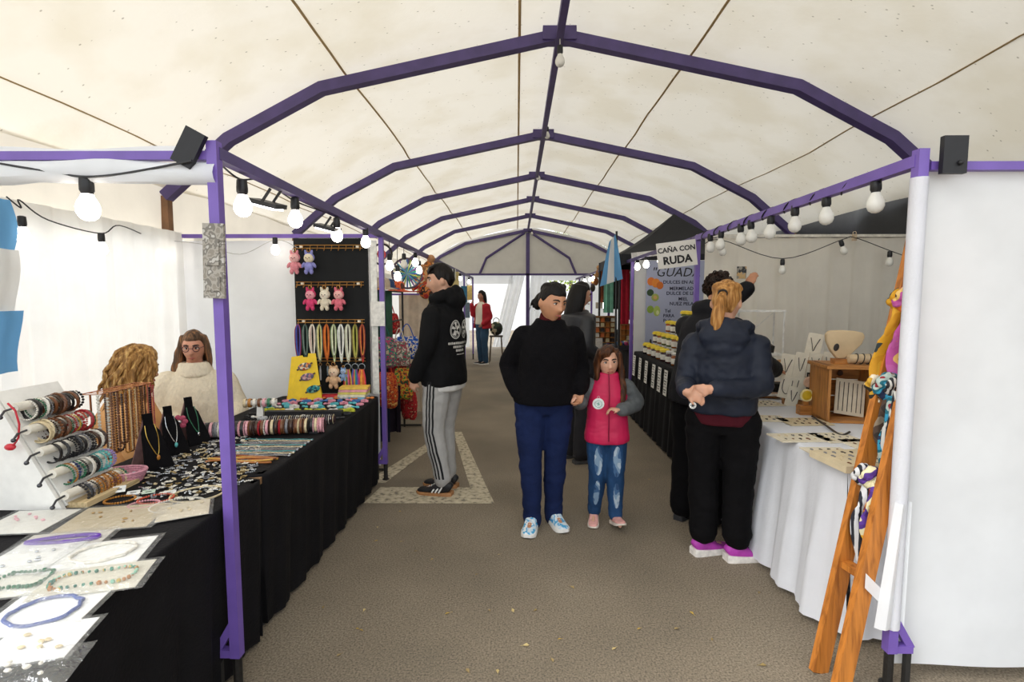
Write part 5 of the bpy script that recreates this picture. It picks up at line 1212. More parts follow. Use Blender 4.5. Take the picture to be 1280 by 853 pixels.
def plush(x, z, body, face, ears, label, s=1.0, bow_=None):
    t = thing('plush_keychain', label, 'plush toy', (-1.51+x, 4.115, .74+z), 0, 'plush keychains on the black board')
    fur = mat(body, .95, 0, .15, 60, .8, 120); ff = mat(face, .95, 0, .1, 60, .5, 120)
    ob('ring', MB().torus((0, .0, -.02*s), .014*s, .0028, 14, 5, R3(PI/2)), brs, t)
    h = ob('head', MB().ball((0, 0, -.085*s), (.040*s, .030*s, .038*s), 12, 9), ff, t)
    for sg in (-1, 1):
        ob('ear', MB().ball((sg*.022*s, 0, -.045*s), (.012*s, .010*s, .028*s if ears == 'long' else .016*s), 8, 6, R3(0, sg*.25, 0)), fur, h); ob('eye', MB().ball((sg*.013*s, -.029*s, -.083*s), .0045*s, 6, 5), BLACK, h)
    ob('nose', MB().ball((0, -.031*s, -.093*s), (.005*s, .004*s, .004*s), 6, 5), mat('#a85f5c', .6), h)
    ob('body', MB().ball((0, 0, -.150*s), (.038*s, .028*s, .042*s), 12, 8), fur, t)
    for sg in (-1, 1):
        ob('arm', MB().ball((sg*.044*s, -.006*s, -.140*s), (.013*s, .013*s, .026*s), 8, 6, R3(0, -sg*.5, 0)), fur, t); ob('leg', MB().ball((sg*.021*s, -.008*s, -.192*s), (.017*s, .018*s, .022*s), 8, 6), fur, t)
    ob('hood', MB().ball((0, .008*s, -.080*s), (.044*s, .028*s, .042*s), 12, 8), fur, t)
plush(-.268, 1.19, '#d98a93', '#e6b3b0', 'long', 'pink long-eared plush keychain at the end of the upper rail')
plush(-.152, 1.19, '#8b8cc9', '#e3d6b8', 'long', 'lilac plush bunny keychain with cream face on the upper rail')
plush(-.150, .895, '#d0406f', '#e39aa5', 'long', 'deep pink plush bunny keychain on the second rail', .98)
plush(-.035, .895, '#ddd3bd', '#e6decb', 'long', 'cream white plush bunny keychain on the second rail', .98)
plush(.078, .895, '#d9707f', '#e6b0aa', 'long', 'rose plush bunny keychain with bow on the second rail', .98)
plush(.02, .275, '#d8b38c', '#e8cdb0', 'short', 'beige plush bear keychain on the lowest rail', 1.05)
plush(.10, .245, '#7f9cc4', '#9db4d4', 'short', 'small blue plush keychain beside the beige bear', .62)
cc = [('purple and blue', ['#5a2a8a', '#2f6fc0', '#8a1f4a']), ('dark green', ['#24443a', '#8a968e', '#39564b']), ('cream', ['#d9cfc0', '#c9a8a0', '#efe9da']), ('lemon', ['#d6cc78', '#e8e2b0', '#7a7f6a']), ('orange', ['#d06a22', '#e08a3a', '#b4531a']), ('pale green', ['#cfd6a8', '#e8ead8', '#8a9a6a']), ('white', ['#e2e0da', '#c9d0c0', '#f0efe9']), ('ivory', ['#e6e2cf', '#cfd8c8', '#b9b49a']), ('olive', ['#9a9a3a', '#c9c66a', '#7a6a3a']), ('red', ['#b0302a', '#d99a4a', '#8a2a2a'])]
for i, (nm, cl_) in enumerate(cc):
    t = thing('cord_bundle', f'{nm} cord bundle hanging from the third rail of the black board', 'cord', (-1.51-.262+.058*i, 4.125, .74+.575), 0, 'cord bundles on the black board')
    for k in range(3):
        w = .010+.006*k; L = .25+.02*((i*3+k) % 4); ob('cord', MB().tube(cat_rom([(-.004, 0, .0), (-w, -.004*k, -.05), (-w*.9, -.004*k, -L*.7), (0, -.003*k, -L), (w*.9, -.004*k, -L*.7), (w, -.004*k, -.05), (.004, 0, 0)], 3), .0042, 5), mat(cl_[k], .7), t)
for i, (x, c, L) in enumerate([(-.21, '#2f5fa8', .2), (-.155, '#3a3a3f', .12), (-.09, '#b0b4b8', .14), (-.03, '#7a8a94', .1)]):
    t = thing('keychain', ['blue tassel keychain on the lowest rail', 'dark charm keychain on the lowest rail', 'silver charm keychain on the lowest rail', 'grey charm keychain beside the beige bear'][i], 'keychain', (-1.51+x, 4.125, .74+.26), 0, 'charms on the lowest rail'); ob('ring', MB().torus((0, 0, -.012), .011, .002, 12, 5, R3(PI/2)), brs, t); ob('charm', MB().tube([(0, 0, -.024), (0, 0, -L*.5), (0, 0, -L)], [.003, .008, .006], 7), mat(c, .5), t)
for i, (x, cl_) in enumerate([(.135, ['#a82a3a', '#c9a24a', '#3a7a4a', '#d06a8a']), (.195, ['#2f5fa8', '#8a3a7a', '#d0862a', '#3a8a7a']), (.25, ['#d06a22', '#c93a4a', '#d9a83a', '#e07a3a'])]):
    t = thing('bracelet_bundle', ['red and gold woven bracelet bundle on a ring', 'blue and violet woven bracelet bundle on a ring', 'orange woven bracelet bundle tied with white'][i], 'bracelets', (-1.51+x, 4.12, .74+.26), 0, 'woven bracelet bundles'); ob('ring', MB().torus((0, 0, -.03), .026, .003, 16, 5, R3(PI/2)), mat('#8d9499', .3, .8), t)
    for k in range(6): x_ = -.028+.011*k; ob('woven_strip', MB().tube([(x_*.5, -.004, -.05), (x_, -.008-.002*(k % 2), -.12), (x_*1.25, -.006, -.25-.012*(k % 3))], (.0055, .002), 6, (0, -1, 0)), mat(cl_[k % 4], .8), t)
# ================================================================== BULBS AND WIRES
GL_ON = emit('#fff6ea', 9.0); GL_OFF = mat('#e4e2da', .25, 0, .03); SOCK = mat('#141416', .45)
sock_me = MB().lathe([(.010, .062), (.019, .058), (.021, .03), (.021, .012), (.017, .004), (.017, .0)], n=14).mesh('socket')
globe_me = MB().lathe([(.0155, .004), (.019, -.008), (.028, -.024), (.0335, -.042), (.033, -.058), (.026, -.074), (.014, -.083), (.002, -.086)], n=16).mesh('globe')
def bulb(p, lit, label, s=1.0, tilt=0, group='bulbs'):
    t = thing('light_bulb', label, 'light bulb', p, group=group, rot=(0, tilt, 0)); t.scale = (s, s, s)
    share('socket', sock_me, SOCK, (0, 0, 0), parent=t)
    g = bpy.data.objects.new('globe', globe_me); COL.objects.link(g); g.parent = t
    if not globe_me.materials: globe_me.materials.append(GL_OFF)
    g.material_slots[0].link = 'OBJECT'; g.material_slots[0].material = GL_ON if lit else GL_OFF
    return t
def wire(pts, label, r=.004, m=None, k=6): return ob('cable', MB().tube(cat_rom([tuple(p) for p in pts], k), r, 5), m or mat('#1b1b1d', .5), label=label, cat='cable')
xr = 1.475
for i, (px, py) in enumerate([(1095, 236), (1033, 257), (994, 263), (963, 281), (939, 287), (926, 291), (901, 297), (888, 300)]):
    p = atx(px, py, xr-.005)
    bulb((p.x, p.y, min(p.z, 1.955)), False, ['unlit white bulb on the purple rail next to the ladder post', 'unlit bulb second from the ladder post on the purple rail', 'unlit bulb third from the ladder post on the purple rail', 'unlit bulb fourth from the ladder post on the purple rail', 'unlit bulb fifth from the ladder post on the purple rail', 'unlit bulb beside the fifth on the purple rail', 'unlit bulb just before the rue drink sign', 'unlit bulb above the rue drink sign'][i], .98, random.uniform(-.1, .1), 'unlit bulbs on the light purple rail')
hx = [V((xr+.026*math.cos(a), 1.95+2.25*k/150, 2.02+.026*math.sin(a))) for k in range(151) for a in [2*PI*9*k/150]]
ob('cable', MB().tube(hx, .0042, 5), mat('#1b1b1d', .5), label='black cable spiralling round the light purple rail', cat='cable')
st = [(903, 318), (978, 341), (1053, 317), (1112, 331)]
ps = [aty(x, y-9, 4.25) for x, y in st]
for i, p in enumerate(ps): bulb(p, False, ['unlit bulb of the curtain string beside the curly-haired person', 'unlit bulb hanging low in the middle of the grey curtain', 'unlit bulb of the curtain string under the clip', 'unlit bulb of the curtain string by the ladder top'][i], .85, (-.1, 0, -.35, 0)[i], 'unlit bulbs on the curtain string')
q = [aty(880, 305, 4.25)]+[p+V((0, 0, .055)) for p in ps[:3]]+[aty(1068, 297, 4.25)]+[ps[3]+V((0, 0, .055)), aty(1145, 325, 4.25)]
wire(q, 'thin cable with unlit bulbs draped across the grey curtain', .0035)
ob('clip', MB().box((0, 0, 0), (.03, .02, .055)).torus((0, 0, .035), .014, .003, 10, 5, R3(PI/2)), mat('#b9a58a', .5), loc=aty(1068, 297, 4.27), label='small clamp holding the cable on the curtain rod', cat='clamp')
# left row, lit
xl = LX-.01
for i, (px, py) in enumerate([(303, 244), (369, 263), (421, 285), (457, 295)]):
    p = atx(px, py, xl); bulb((p.x, p.y, min(p.z, 1.975)), True, ['lit bulb on the jewellery stall rail nearest the grey plaque post', 'lit bulb between the two floodlights', 'lit bulb beside the second floodlight', 'lit bulb at the post by the keychain board'][i], 1.0, 0, 'lit bulbs on the jewellery stall rail')
bulb((aty(109, 243, 1.86)).xyz+V((0, 0, .0)), True, 'large lit bulb hanging before the rolled white cloth', 1.1)
wire([aty(-40, 198, 1.84), aty(20, 208, 1.84), aty(70, 216, 1.84), aty(109, 221, 1.84), aty(160, 216, 1.84), aty(240, 201, 1.82)], 'black cable sagging under the front jewellery stall rod', .0045)
wl = [(28, 284), (127, 303)]; wps = [atx(x, y, -2.62) for x, y in wl]; wps += [aty(200, 312, 4.1), aty(344, 306, 4.12)]
for i, p in enumerate(wps): bulb(p, True, ['lit bulb before the sheer curtain by the flag', 'lit bulb at the middle of the sheer curtain', 'lit bulb in the corner of curtain and white sheet', 'lit bulb hanging on the white partition sheet'][i], .95, 0, 'lit bulbs behind the sellers')
wire([atx(8, 246, -2.62), wps[0]+V((0, 0, .1)), atx(24, 250, -2.62), atx(60, 275, -2.62), wps[1]+V((0, 0, .055)), atx(150, 282, -2.62), aty(192, 300, 4.05)], 'black cable looping along the sheer curtain', .004)
wire([aty(195, 300, 4.13), aty(250, 305, 4.15), aty(300, 318, 4.15), aty(344, 300, 4.14), aty(372, 310, 4.14)], 'thin grey cable along the white partition sheet', .0025, mat('#a9a8a4', .5))
for i, (px, py) in enumerate([(334, 258), (409, 287)]):
    p = atx(px, py, LX-.06); t = thing('floodlight', ['black LED floodlight on the jewellery stall rail by the first bulbs', 'black LED floodlight on the jewellery stall rail above the board'][i], 'floodlight', p, group='floodlights on the jewellery stall rail', rot=(.15, .25, 0))
    ob('housing', MB().box((0, 0, .012), (.13, .11, .02)), SOCK, t); ob('lens', MB().box((0, 0, -.003), (.11, .09, .008)), emit('#f4f6ff', 5.0), t)
    for sy in (-.05, .05): ob('bracket', MB().bar((0, sy, .02), (.03, sy, .085), .012, .004, (0, 1, 0)), SOCK, t)
wire([atx(275, 205, LX-.03), atx(300, 224, LX-.03), atx(330, 226, LX-.03), atx(370, 252, LX-.03), atx(420, 270, LX-.03), atx(470, 288, LX-.03)], 'black cable feeding the bulbs along the jewellery stall rail', .004)
# ridge bulbs
for i, (px, py, y) in enumerate([(700, 68, 4.1), (684, 165, 6.55), (673, 219, 8.7), (665, 290, 15.4)]): bulb(aty(px, py, y), False, ['unlit bulb hanging under the first arch apex', 'unlit bulb under the second arch apex', 'unlit bulb under the third arch apex', 'unlit bulb under the gable apex'][i], 1.1 if i == 0 else 1.0, 0, 'unlit ridge bulbs')
ob('lamp_cord', MB().tube([aty(700, 60, 4.1), aty(700, 44, 4.15)], .004, 5), mat('#d9d5cb', .5), label='short white lamp cord at the first arch apex', cat='cord')
# far bulbs, both rows: each hangs on a cord from the rail of its row
def rbulb(px, py, x, label, group):     # a label that says unlit keeps the bulb dark
    p = atx(px, py-5, x); p.z = min(p.z, 1.96); t = bulb(p, not label.startswith('unlit'), label, 1.0, 0, group)
    ob('cord', MB().tube([(0, 0, .06), (0, 0, 2.03-p.z)], .003, 5), SOCK, t)
for i, (px, py, y) in enumerate([(487, 331, 5.2), (497, 345, 5.6), (505, 330, 5.8), (519, 322, 6.3), (524, 338, 6.4), (575, 341, 9.0), (586, 340, 9.5)]): rbulb(px, py, LX-.02, ['lit bulb above the bag stall by the purple post', 'lit bulb hanging low over the bag stall', 'unlit bulb over the bag stall hats', 'lit bulb at the end of the bag stall', 'lit bulb over the cream cloth', 'lit bulb far down the bag stall row', 'second lit bulb far down the bag stall row'][i], 'bulbs of the bag stall row')
for i, (px, py, y) in enumerate([(731, 345, 9.5), (742, 341, 9.0), (738, 352, 9.3), (755, 384, 8.0), (797, 326, 6.5), (808, 328, 6.4), (826, 325, 6.0)]): rbulb(px, py, RX+.02, ['lit bulb far down the cube stall row', 'second lit bulb far down the cube stall row', 'third lit bulb in the cluster past the cube stall', 'lit bulb behind the cube shelf', 'lit bulb over the preserves table by the thin post', 'second lit bulb over the preserves table', 'lit bulb beside the rue drink sign'][i], 'lit bulbs of the cube stall row')
# ================================================================== RIGHT STALL: EARRINGS
ZR = .7815
def on2(px, py): return atz(px, py, ZR)
cream = mat('#d9cfb8', .75, 0, .08, 20); kraft = mat('#cdbd9c', .75, 0, .08, 20); dk = mat('#3a322c', .5, 0, .3, 60); pine = wood('#b57a3c', '#8a5626', 2); pineh = wood('#b57a3c', '#8a5626', 0); piney = wood('#b57a3c', '#8a5626', 1)
ear = MB().torus((0, 0, 0), .007, .0018, 10, 4).ball((0, -.012, 0), (.005, .008, .003), 6, 4).mesh('earring')
def card(px, py, w, d, rz, label, rows, cols, m=cream, th=.006, extra=0):
    p = on2(px, py); t = thing('earring_card', label, 'display card', p, rz, 'earring cards on the white table')
    ob('board', MB().box((0, 0, th/2), (w, d, th)), m, t, smooth=False)
    rn = random.Random(int(px))
    for r in range(rows):
        for c in range(cols):
            share('earring', ear, [dk, BM['silver'], BM['brown'], dk, BM['grey'], BM['cream']][rn.randrange(6)], (-w*.42+w*.84*(c+.5)/cols, -d*.42+d*.84*(r+.5)/rows, th+.002), (0, 0, rn.uniform(-.3, .3)), parent=t, scale=rn.uniform(.6, 1.1))
card(955, 505, .22, .18, .1, 'cream earring card at the far end of the white table', 3, 4)
card(995, 500, .18, .16, .2, 'yellowish earring card beside the wooden pendant stand', 2, 3, kraft)
card(960, 524, .2, .16, -.1, 'cream earring card at the white table edge', 2, 4)
card(1005, 528, .26, .18, .05, 'kraft earring card before the wooden crate', 3, 5, kraft)
card(1000, 548, .28, .16, .05, 'long cream earring card in the table middle', 2, 6)
card(1045, 548, .2, .18, .1, 'small cream earring card with dark brooches', 3, 4)
card(1035, 566, .2, .14, 0, 'low cream earring card beside the thick box', 2, 4)
card(1073, 580, .30, .24, .08, 'thick kraft box of earrings at the ladder end of the table', 4, 6, kraft, .03)
card(1085, 556, .22, .16, .0, 'cream earring card beside the ladder', 3, 4)
cn = MB().tube(cat_rom([tuple(on2(1015, 522)+V((0, 0, .006))), tuple(on2(1030, 533)+V((0, 0, .012))), tuple(on2(1050, 545)+V((0, 0, .006))), tuple(on2(1062, 543)+V((0, 0, .012)))], 5), .006, 6); ob('bead_cord', cn, dk, label='dark braided necklace lying across the earring cards', cat='necklace')
# wooden crate on end
cp = V((2.02, 3.14, ZR)); t = thing('wooden_crate', 'pine crate standing on end with a card inside and knots in the wood', 'crate', cp, rad(-8)); w_, d_, h_ = .30, .26, .345
for x in (-1, 1): ob('side_plank', MB().box((x*(w_/2-.008), 0, h_/2), (.016, d_, h_)), pine, t)
ob('top_plank', MB().box((0, 0, h_-.01), (w_+.03, d_+.02, .02)), pineh, t); ob('bottom_plank', MB().box((0, 0, .008), (w_, d_, .016)), pineh, t)
for k in range(3): ob('back_plank', MB().box((0, d_/2-.006, .07+.105*k), (w_-.03, .012, .098)), pineh, t)
ob('knot', MB().lathe([(.016, 0), (.018, .002), (.016, .004)], (.02, d_/2-.018, .27), 12, R3(PI/2)), mat('#4a2a14', .7), t)
ep = cp+R3(0, 0, rad(-8)) @ V((.02, -.02, .017)); t = thing('striped_card', 'cream card with rows of dark studs leaning inside the pine crate', 'display card', ep, rad(-8), rot=(rad(-14), rad(8), rad(-8))); ob('board', MB().box((0, 0, .12), (.17, .006, .22)), cream, t)
for i in range(6): ob('stud_row', MB().tube([(-.065+.026*i, -.005, .03), (-.065+.026*i, -.005, .21)], .0022, 4), dk, t)
# bust and striped log on the crate
bp = cp+V((-.04, 0, h_+.0)); t = thing('necklace_bust', 'pale wooden necklace bust with a dark oval on top of the crate', 'bust', bp, rad(-8))
pl = [V((x, 0, z)) for x, z in [(-.02, .03), (.02, .03), (.06, .06), (.115, .12), (.13, .165), (.12, .19), (.075, .20), (.0, .205), (-.07, .20), (-.088, .18), (-.085, .14), (-.06, .08)]]
mb = MB().prism(pl, (0, -.018, 0), (0, .018, 0)); ob('bust_body', evaluated(mb, [('BEVEL', dict(width=.008, segments=2))], 'bust_body'), mat('#d2b993', .6, 0, .08, 12), t); ob('oval', MB().ball((-.03, -.019, .10), (.016, .004, .024), 12, 7, R3(0, .25, 0)), mat('#2c2420', .5), t); ob('foot', MB().box((0, 0, .015), (.08, .06, .03)), pineh, t)
t = thing('bracelet_log', 'pale log roll with dark striped bangles on the crate top', 'display roll', cp+V((.09, -.05, h_+.03)), rad(-10)); ob('log', MB().tube([(-.10, 0, 0), (.11, 0, .012)], .028, 12, rnd=.3), mat('#cbb491', .6), t)
for i in range(4): ob('bangle', MB().torus((-.06+.035*i, 0, .003), .031, .003, 18, 5, R3(0, PI/2+.2)), mat('#33302e', .5), t)
# card T display on a log
hp_ = on2(998, 506); t = thing('card_display', 'wooden log display hung with cream necklace cards', 'display stand', hp_, rad(-14)); t.scale = (1.12, 1.12, 1.25)
ob('log', MB().tube([(-.13, 0, .20), (.24, .0, .24)], .05, 14), wood('#b98a55', '#8f6134', 0), t); ob('support', MB().box((.02, .0, .09), (.22, .05, .18)), pineh, t)
def hang(x, z, w, h, tilt, pat):
    c = ob('necklace_card', MB().box((x, -.056, z), (w, .004, h), R3(.12, tilt, 0)), mat('#f2ead6', .7, 0, .05), t)
    rot = R3(.12, tilt, 0); o = V((x, -.060, z))
    if pat == 'v': P_ = [(-w*.3, h*.3), (-w*.12, 0), (0, -h*.25), (w*.12, 0), (w*.3, h*.3)]
    elif pat == 'u': P_ = [(-w*.3, h*.32), (-w*.3, -.1*h), (0, -h*.3), (w*.3, -.1*h), (w*.3, h*.32)]
    else: P_ = [(-w*.25, h*.3), (w*.05, -.2*h), (w*.25, h*.3)]
    ob('print_necklace', MB().tube(cat_rom([tuple(o+rot @ V((a, 0, b))) for a, b in P_], 3), .0022, 4), dk, c)
for x, z, w, h, ti, pt in [(-.09, .20, .075, .14, .12, 'v'), (-.015, .205, .07, .15, .12, 'n'), (.06, .21, .07, .14, .12, 'v'), (.135, .215, .07, .14, .12, 'n'), (.20, .225, .085, .17, .12, 'n'), (.055, .32, .085, .13, .14, 'v'), (-.085, .085, .08, .13, .16, 'u'), (.0, .08, .09, .13, .16, 'u'), (-.05, -.0 + .03, .07, .12, .2, 'n')]: hang(x, z+.02, w, h, ti, pt)
cb = on2(968, 497); t = thing('wooden_crate', 'low pine crate with black lining beside the card display', 'crate', cb+V((.02, .05, 0)), rad(-10))
for s_, z in ((-1, 0), (1, 0)): ob('side_plank', MB().box((s_*.15, 0, .05), (.014, .16, .10)), pine, t)
ob('front_plank', MB().box((0, -.08, .02), (.30, .012, .04)), pineh, t); ob('back_plank', MB().box((0, .08, .05), (.30, .012, .10)), pineh, t); ob('lining', MB().box((.05, .02, .055), (.16, .1, .09)), mat('#17161a', .8), t)
pp = on2(1006, 518); t = thing('pendant_stand', 'wooden block with round yellow flower pendant', 'display stand', pp); ob('block', MB().box((0, 0, .03), (.09, .05, .06)), pineh, t); ob('peg', MB().box((0, 0, .075), (.03, .02, .05)), pineh, t); ob('flower', MB().lathe([(.03, -.004), (.037, 0), (.03, .004)], (0, -.012, .125), 14, R3(PI/2)), mat('#d9b92e', .5), t); ob('petal_ring', MB().torus((0, -.012, .125), .036, .007, 12, 5, R3(PI/2)), mat('#e0d39a', .6), t)
for i, (px, py, c) in enumerate([(1011, 478, '#c9a88f'), (1027, 480, '#cdbf9f')]): pd = aty(px, py, 3.3); ob('disc_pendant', MB().lathe([(.03, -.005), (.036, 0), (.03, .005)], n=16, rot=R3(PI/2)).tube([(0, .002, .03), (0, .004, .05)], .002, 4), mat(c, .5), loc=(pd.x, pd.y, pd.z), label=['pinkish round wooden pendant hanging on the black panel', 'pale round wooden pendant beside the crate'][i], cat='pendant')
ob('black_panel', MB().box((0, 0, .13), (.15, .012, .25)).box((0, .04, .005), (.15, .08, .01)), mat('#101012', .7), loc=(1.99, 3.36, ZR), rot=(0, 0, -.1), label='black upright panel behind the round pendants', cat='display board')
# white wire shelf behind the ponytail woman
sp = V((1.80, 3.86, ZR)); t = thing('wire_shelf', 'white wire shelf rack before the grey curtain', 'shelf', sp, rad(-5)); wm = mat('#e4e2dd', .4)
for x in (-.16, .16):
    for y in (-.09, .09): ob('post', MB().tube([(x, y, 0), (x, y, .66)], .006, 6), wm, t)
for z in (.03, .33, .65): ob('shelf_board', MB().box((0, 0, z), (.34, .2, .012)), wm, t)
ob('cross_brace', MB().tube([(-.16, .09, .35), (.16, .09, .64)], .003, 5).tube([(.16, .09, .35), (-.16, .09, .64)], .003, 5), wm, t)
ob('sunglasses_case', MB().box((0, 0, .035), (.13, .06, .07), taper=.8), mat('#191818', .5), loc=(1.86, 3.86, ZR+.338), rot=(.3, .2, .2), label='black case lying on the white wire shelf', cat='case')
ob('picture', MB().box((0, 0, 0), (.075, .01, .10)).box((0, -.007, 0), (.055, .006, .08)), multi('small_picture', ['#3a3a3c', '#9a958a', '#c9a878'], 40), loc=aty(927, 341, 4.26), label='small framed picture hung on the grey curtain', cat='picture')
# ------------------------------------------------ ladder and scarves
LW = wood('#b8722c', '#8f521b', 2, 4)
lb, rb = V((1.235, 1.99, 0)), V((1.252, 1.88, 0)); lean = V((.248, .114, 1))
t = thing('display_ladder', 'orange brown wooden ladder hung with knotted scarves', 'ladder', lb)
ld = lean.normalized(); top_h = 1.78
for b, hh in ((V((0, 0, 0)), top_h), (rb-lb, top_h)): ob('rail', MB().bar(b, b+lean*hh, .068, .028, (lb-rb).normalized()), LW, t, angle=20)
for z in (.44, .79, 1.15, 1.5): ob('rung', MB().bar(lean*z, rb-lb+lean*z, .05, .024, (0, 0, 1)), LW, t)
ob('white_tie', MB().grid(lambda u, v: (rb-lb)+lean*(.44)+V((-.02+.10*u, -.03, .03-.06*v-.10*u)), 6, 3), SHEET, loc=lb, label='white cloth tie holding the ladder to the ladder post', cat='cloth')
def scarf(z, f, tails, m, label, knot=.03):
    p = lb.lerp(rb, f)+lean*z+V((-.02, -.035, .01)); t = thing('scarf', label, 'scarf', p, group='scarves on the ladder')
    mb = MB()
    for i in range(7): a = 2*PI*i/7; mb.ball((knot*.7*math.cos(a), -.015+.01*math.sin(a*2), .01+knot*.75*math.sin(a)), (knot*.6, knot*.55, knot*.6), 8, 6)
    kn = ob('knot', fuse(mb, .005, 2, .004, (60, 60, 60)), m, t)
    for i, (dx, dy, L, w) in enumerate(tails):
        N_ = 16; pts = []; rr = []
        for k in range(N_):
            s_ = k/(N_-1); pts.append(V((dx*s_**.7+.006*math.sin(s_*9+i), -.025+dy*s_-.008*math.sin(s_*7+i), -.005-L*s_)))
            rr.append((max(.004, w*(.35+.65*min(1, s_*2.2))*(1 if s_ < .7 else 1-.85*((s_-.7)/.3))), .010+.004*math.sin(s_*11+i)))
        o = MB().tube(pts, rr, 12, (0, -1, 0)); me = o.mesh('tail')
        for v in me.vertices: v.co.y += .006*math.sin(v.co.x*160+v.co.z*20)
        ob('tail', me, m, t)
def stripes_mat(key, c1, c2, sc, vec): return multi(key, [c1, c2], sc, 'wave', vec)
bwd = stripes_mat('bw_diag', '#1b1c26', '#cfcfd0', 13, (1, 0, .8)); bwl = stripes_mat('bw_line', '#22242a', '#c9c8c2', 16, (1.2, 0, -.5))
mus = multi('mustard', ['#e2dccf', '#2f3a3a', '#d29a1e', '#c98f1a', '#d8a22a'], 7, 'noise', (1, 1, .8)); pnk = multi('pink_orange', ['#2b1f2f', '#e8c070', '#b9519a', '#c05fa4', '#e07a2a'], 10, 'noise'); blu = multi('teal_mix', ['#8a2430', '#a8b8b0', '#14606f', '#2f8fb0', '#1d2a4a', '#1f7f8a'], 14, 'noise'); brn = multi('brown_dark', ['#2a211c', '#4a382c', '#8a7a66', '#3a2c24'], 12, 'noise'); pur = multi('purple_yel', ['#d9a52a', '#d8cfa8', '#4a2a7a', '#5a3590', '#d8cfa8'], 10, 'noise'); flo = multi('floral_red', ['#7a2a1c', '#c9772e', '#2e2420', '#d9b070'], 20, 'noise')
scarf(1.5, -.3, [(-.10, -.02, .42, .036)], mus, 'mustard scarf with white and grey edge on the top rung', .034)
scarf(1.5, .05, [(-.035, -.02, .38, .05), (.02, .0, .28, .035)], pnk, 'pink and violet scarf with an orange spotted border', .042)
scarf(1.15, -.12, [(.0, -.02, .30, .035), (.03, .01, .40, .03)], brn, 'dark brown scarf tied under the blue one', .032)
scarf(1.15, .08, [(.0, -.04, .42, .04), (.03, -.03, .30, .03)], blu, 'teal and blue patterned scarf on the middle rung', .045)
scarf(1.15, .3, [(-.01, -.02, .33, .035)], bwl, 'fine black and white lined scarf on the middle rung', .03)
scarf(1.15, -.5, [(.0, -.01, .06, .02)], multi('gold_ring', ['#c99a2e', '#e8dcc0', '#2f2a22'], 30), 'gold and white scarf knot at the outer end of the middle rung', .03)
scarf(.79, -.12, [(-.035, -.03, .33, .028), (.03, -.02, .36, .03)], bwd, 'black scarf with white diagonal stripes on the low rung', .035)
scarf(.79, .10, [(.0, .0, .36, .024)], flo, 'rust floral scarf between striped and purple scarves', .026)
scarf(.79, .22, [(-.01, -.02, .30, .032)], pur, 'purple scarf with cream curves and yellow edge on the low rung', .036)
# ================================================================== SIGNS, PRESERVES STALL
def letters(s, size, m, parent, loc, bold=.0, shear=0, name='lettering', align='CENTER', spacing=1.0):
    return ob(name, text_mesh(s, size, .001, bold, shear, align, spacing), m, parent, loc, UPR)
INK = mat('#1d1d1f', .7)
p = aty(846, 318, 4.16); t = thing('hanging_sign', 'white card sign reading CAÑA CON RUDA hanging at the rail end', 'sign', p, rot=(0, rad(-7), 0))
ob('card', MB().box((0, 0, 0), (.315, .006, .205)), mat('#dcd8d0', .7, 0, .03), t); letters('CAÑA CON', .056, INK, t, (0, -.0045, .04), .0014); letters('RUDA', .085, INK, t, (.0, -.0045, -.045), .003)
ob('string', MB().tube([(-.12, 0, .10), (-.06, .0, .16)], .0015, 4).tube([(.12, 0, .10), (.14, 0, .15)], .0015, 4), INK, t)
t = thing('banner', 'lilac blue banner headed GUADA listing sweets with printed fruit', 'banner', (2.42, 6.78, 0)); zb0, zt0 = .92, 2.02
ob('panel', MB().box((0, 0, (zb0+zt0)/2), (1.44, .01, zt0-zb0)), mat('#a7adc8', .5, 0, .05, 2), t)
bx = lambda px, py: aty(px, py, 6.77)-V((2.42, 6.78, 0))
def bl(s, px, py, size, sh=0, bold=.001): q = bx(px, py); letters(s, size, INK if sh else mat('#2a2a44', .7), t, (q.x, -.0065, q.z), bold, sh, align='LEFT')
bl('"GUADA', 814, 341, .165, .25, .0); bl('DULCES EN AL', 829, 353, .062); bl('MERMELAD', 837, 361, .062); bl('DULCE DE LE', 833, 367, .062); bl('MIEL', 848, 374, .062); bl('NUEZ PELA', 837, 380, .062); bl('Tel', 831, 389, .06); bl('PARA', 829, 395, .06); bl('Pedi', 829, 401, .06)
def fruit(px, py, rx, rz, c, k=0): q = bx(px, py); ob('fruit_print', MB().lathe([(.9, -.0005), (1, 0), (.9, .0005)], n=18, rot=R3(PI/2)), mat(c, .6, 0, .25, 12), t, (q.x, -.0065-.0012*k, q.z)).scale = (rx, 1, rz)
for a in [(814, 352, .05, .055, '#d9752a', 0), (820, 354, .055, .06, '#e0862e', 1), (825, 357, .045, .05, '#c96a22', 2), (813, 366, .045, .045, '#2f4a2c', 0), (819, 372, .05, .05, '#9fae5a', 1), (819, 372, .025, .025, '#cfa868', 2), (813, 387, .045, .05, '#86a23c', 0), (821, 389, .045, .07, '#a9bd62', 1), (822, 391, .02, .03, '#d4dba0', 2)]: fruit(*a)
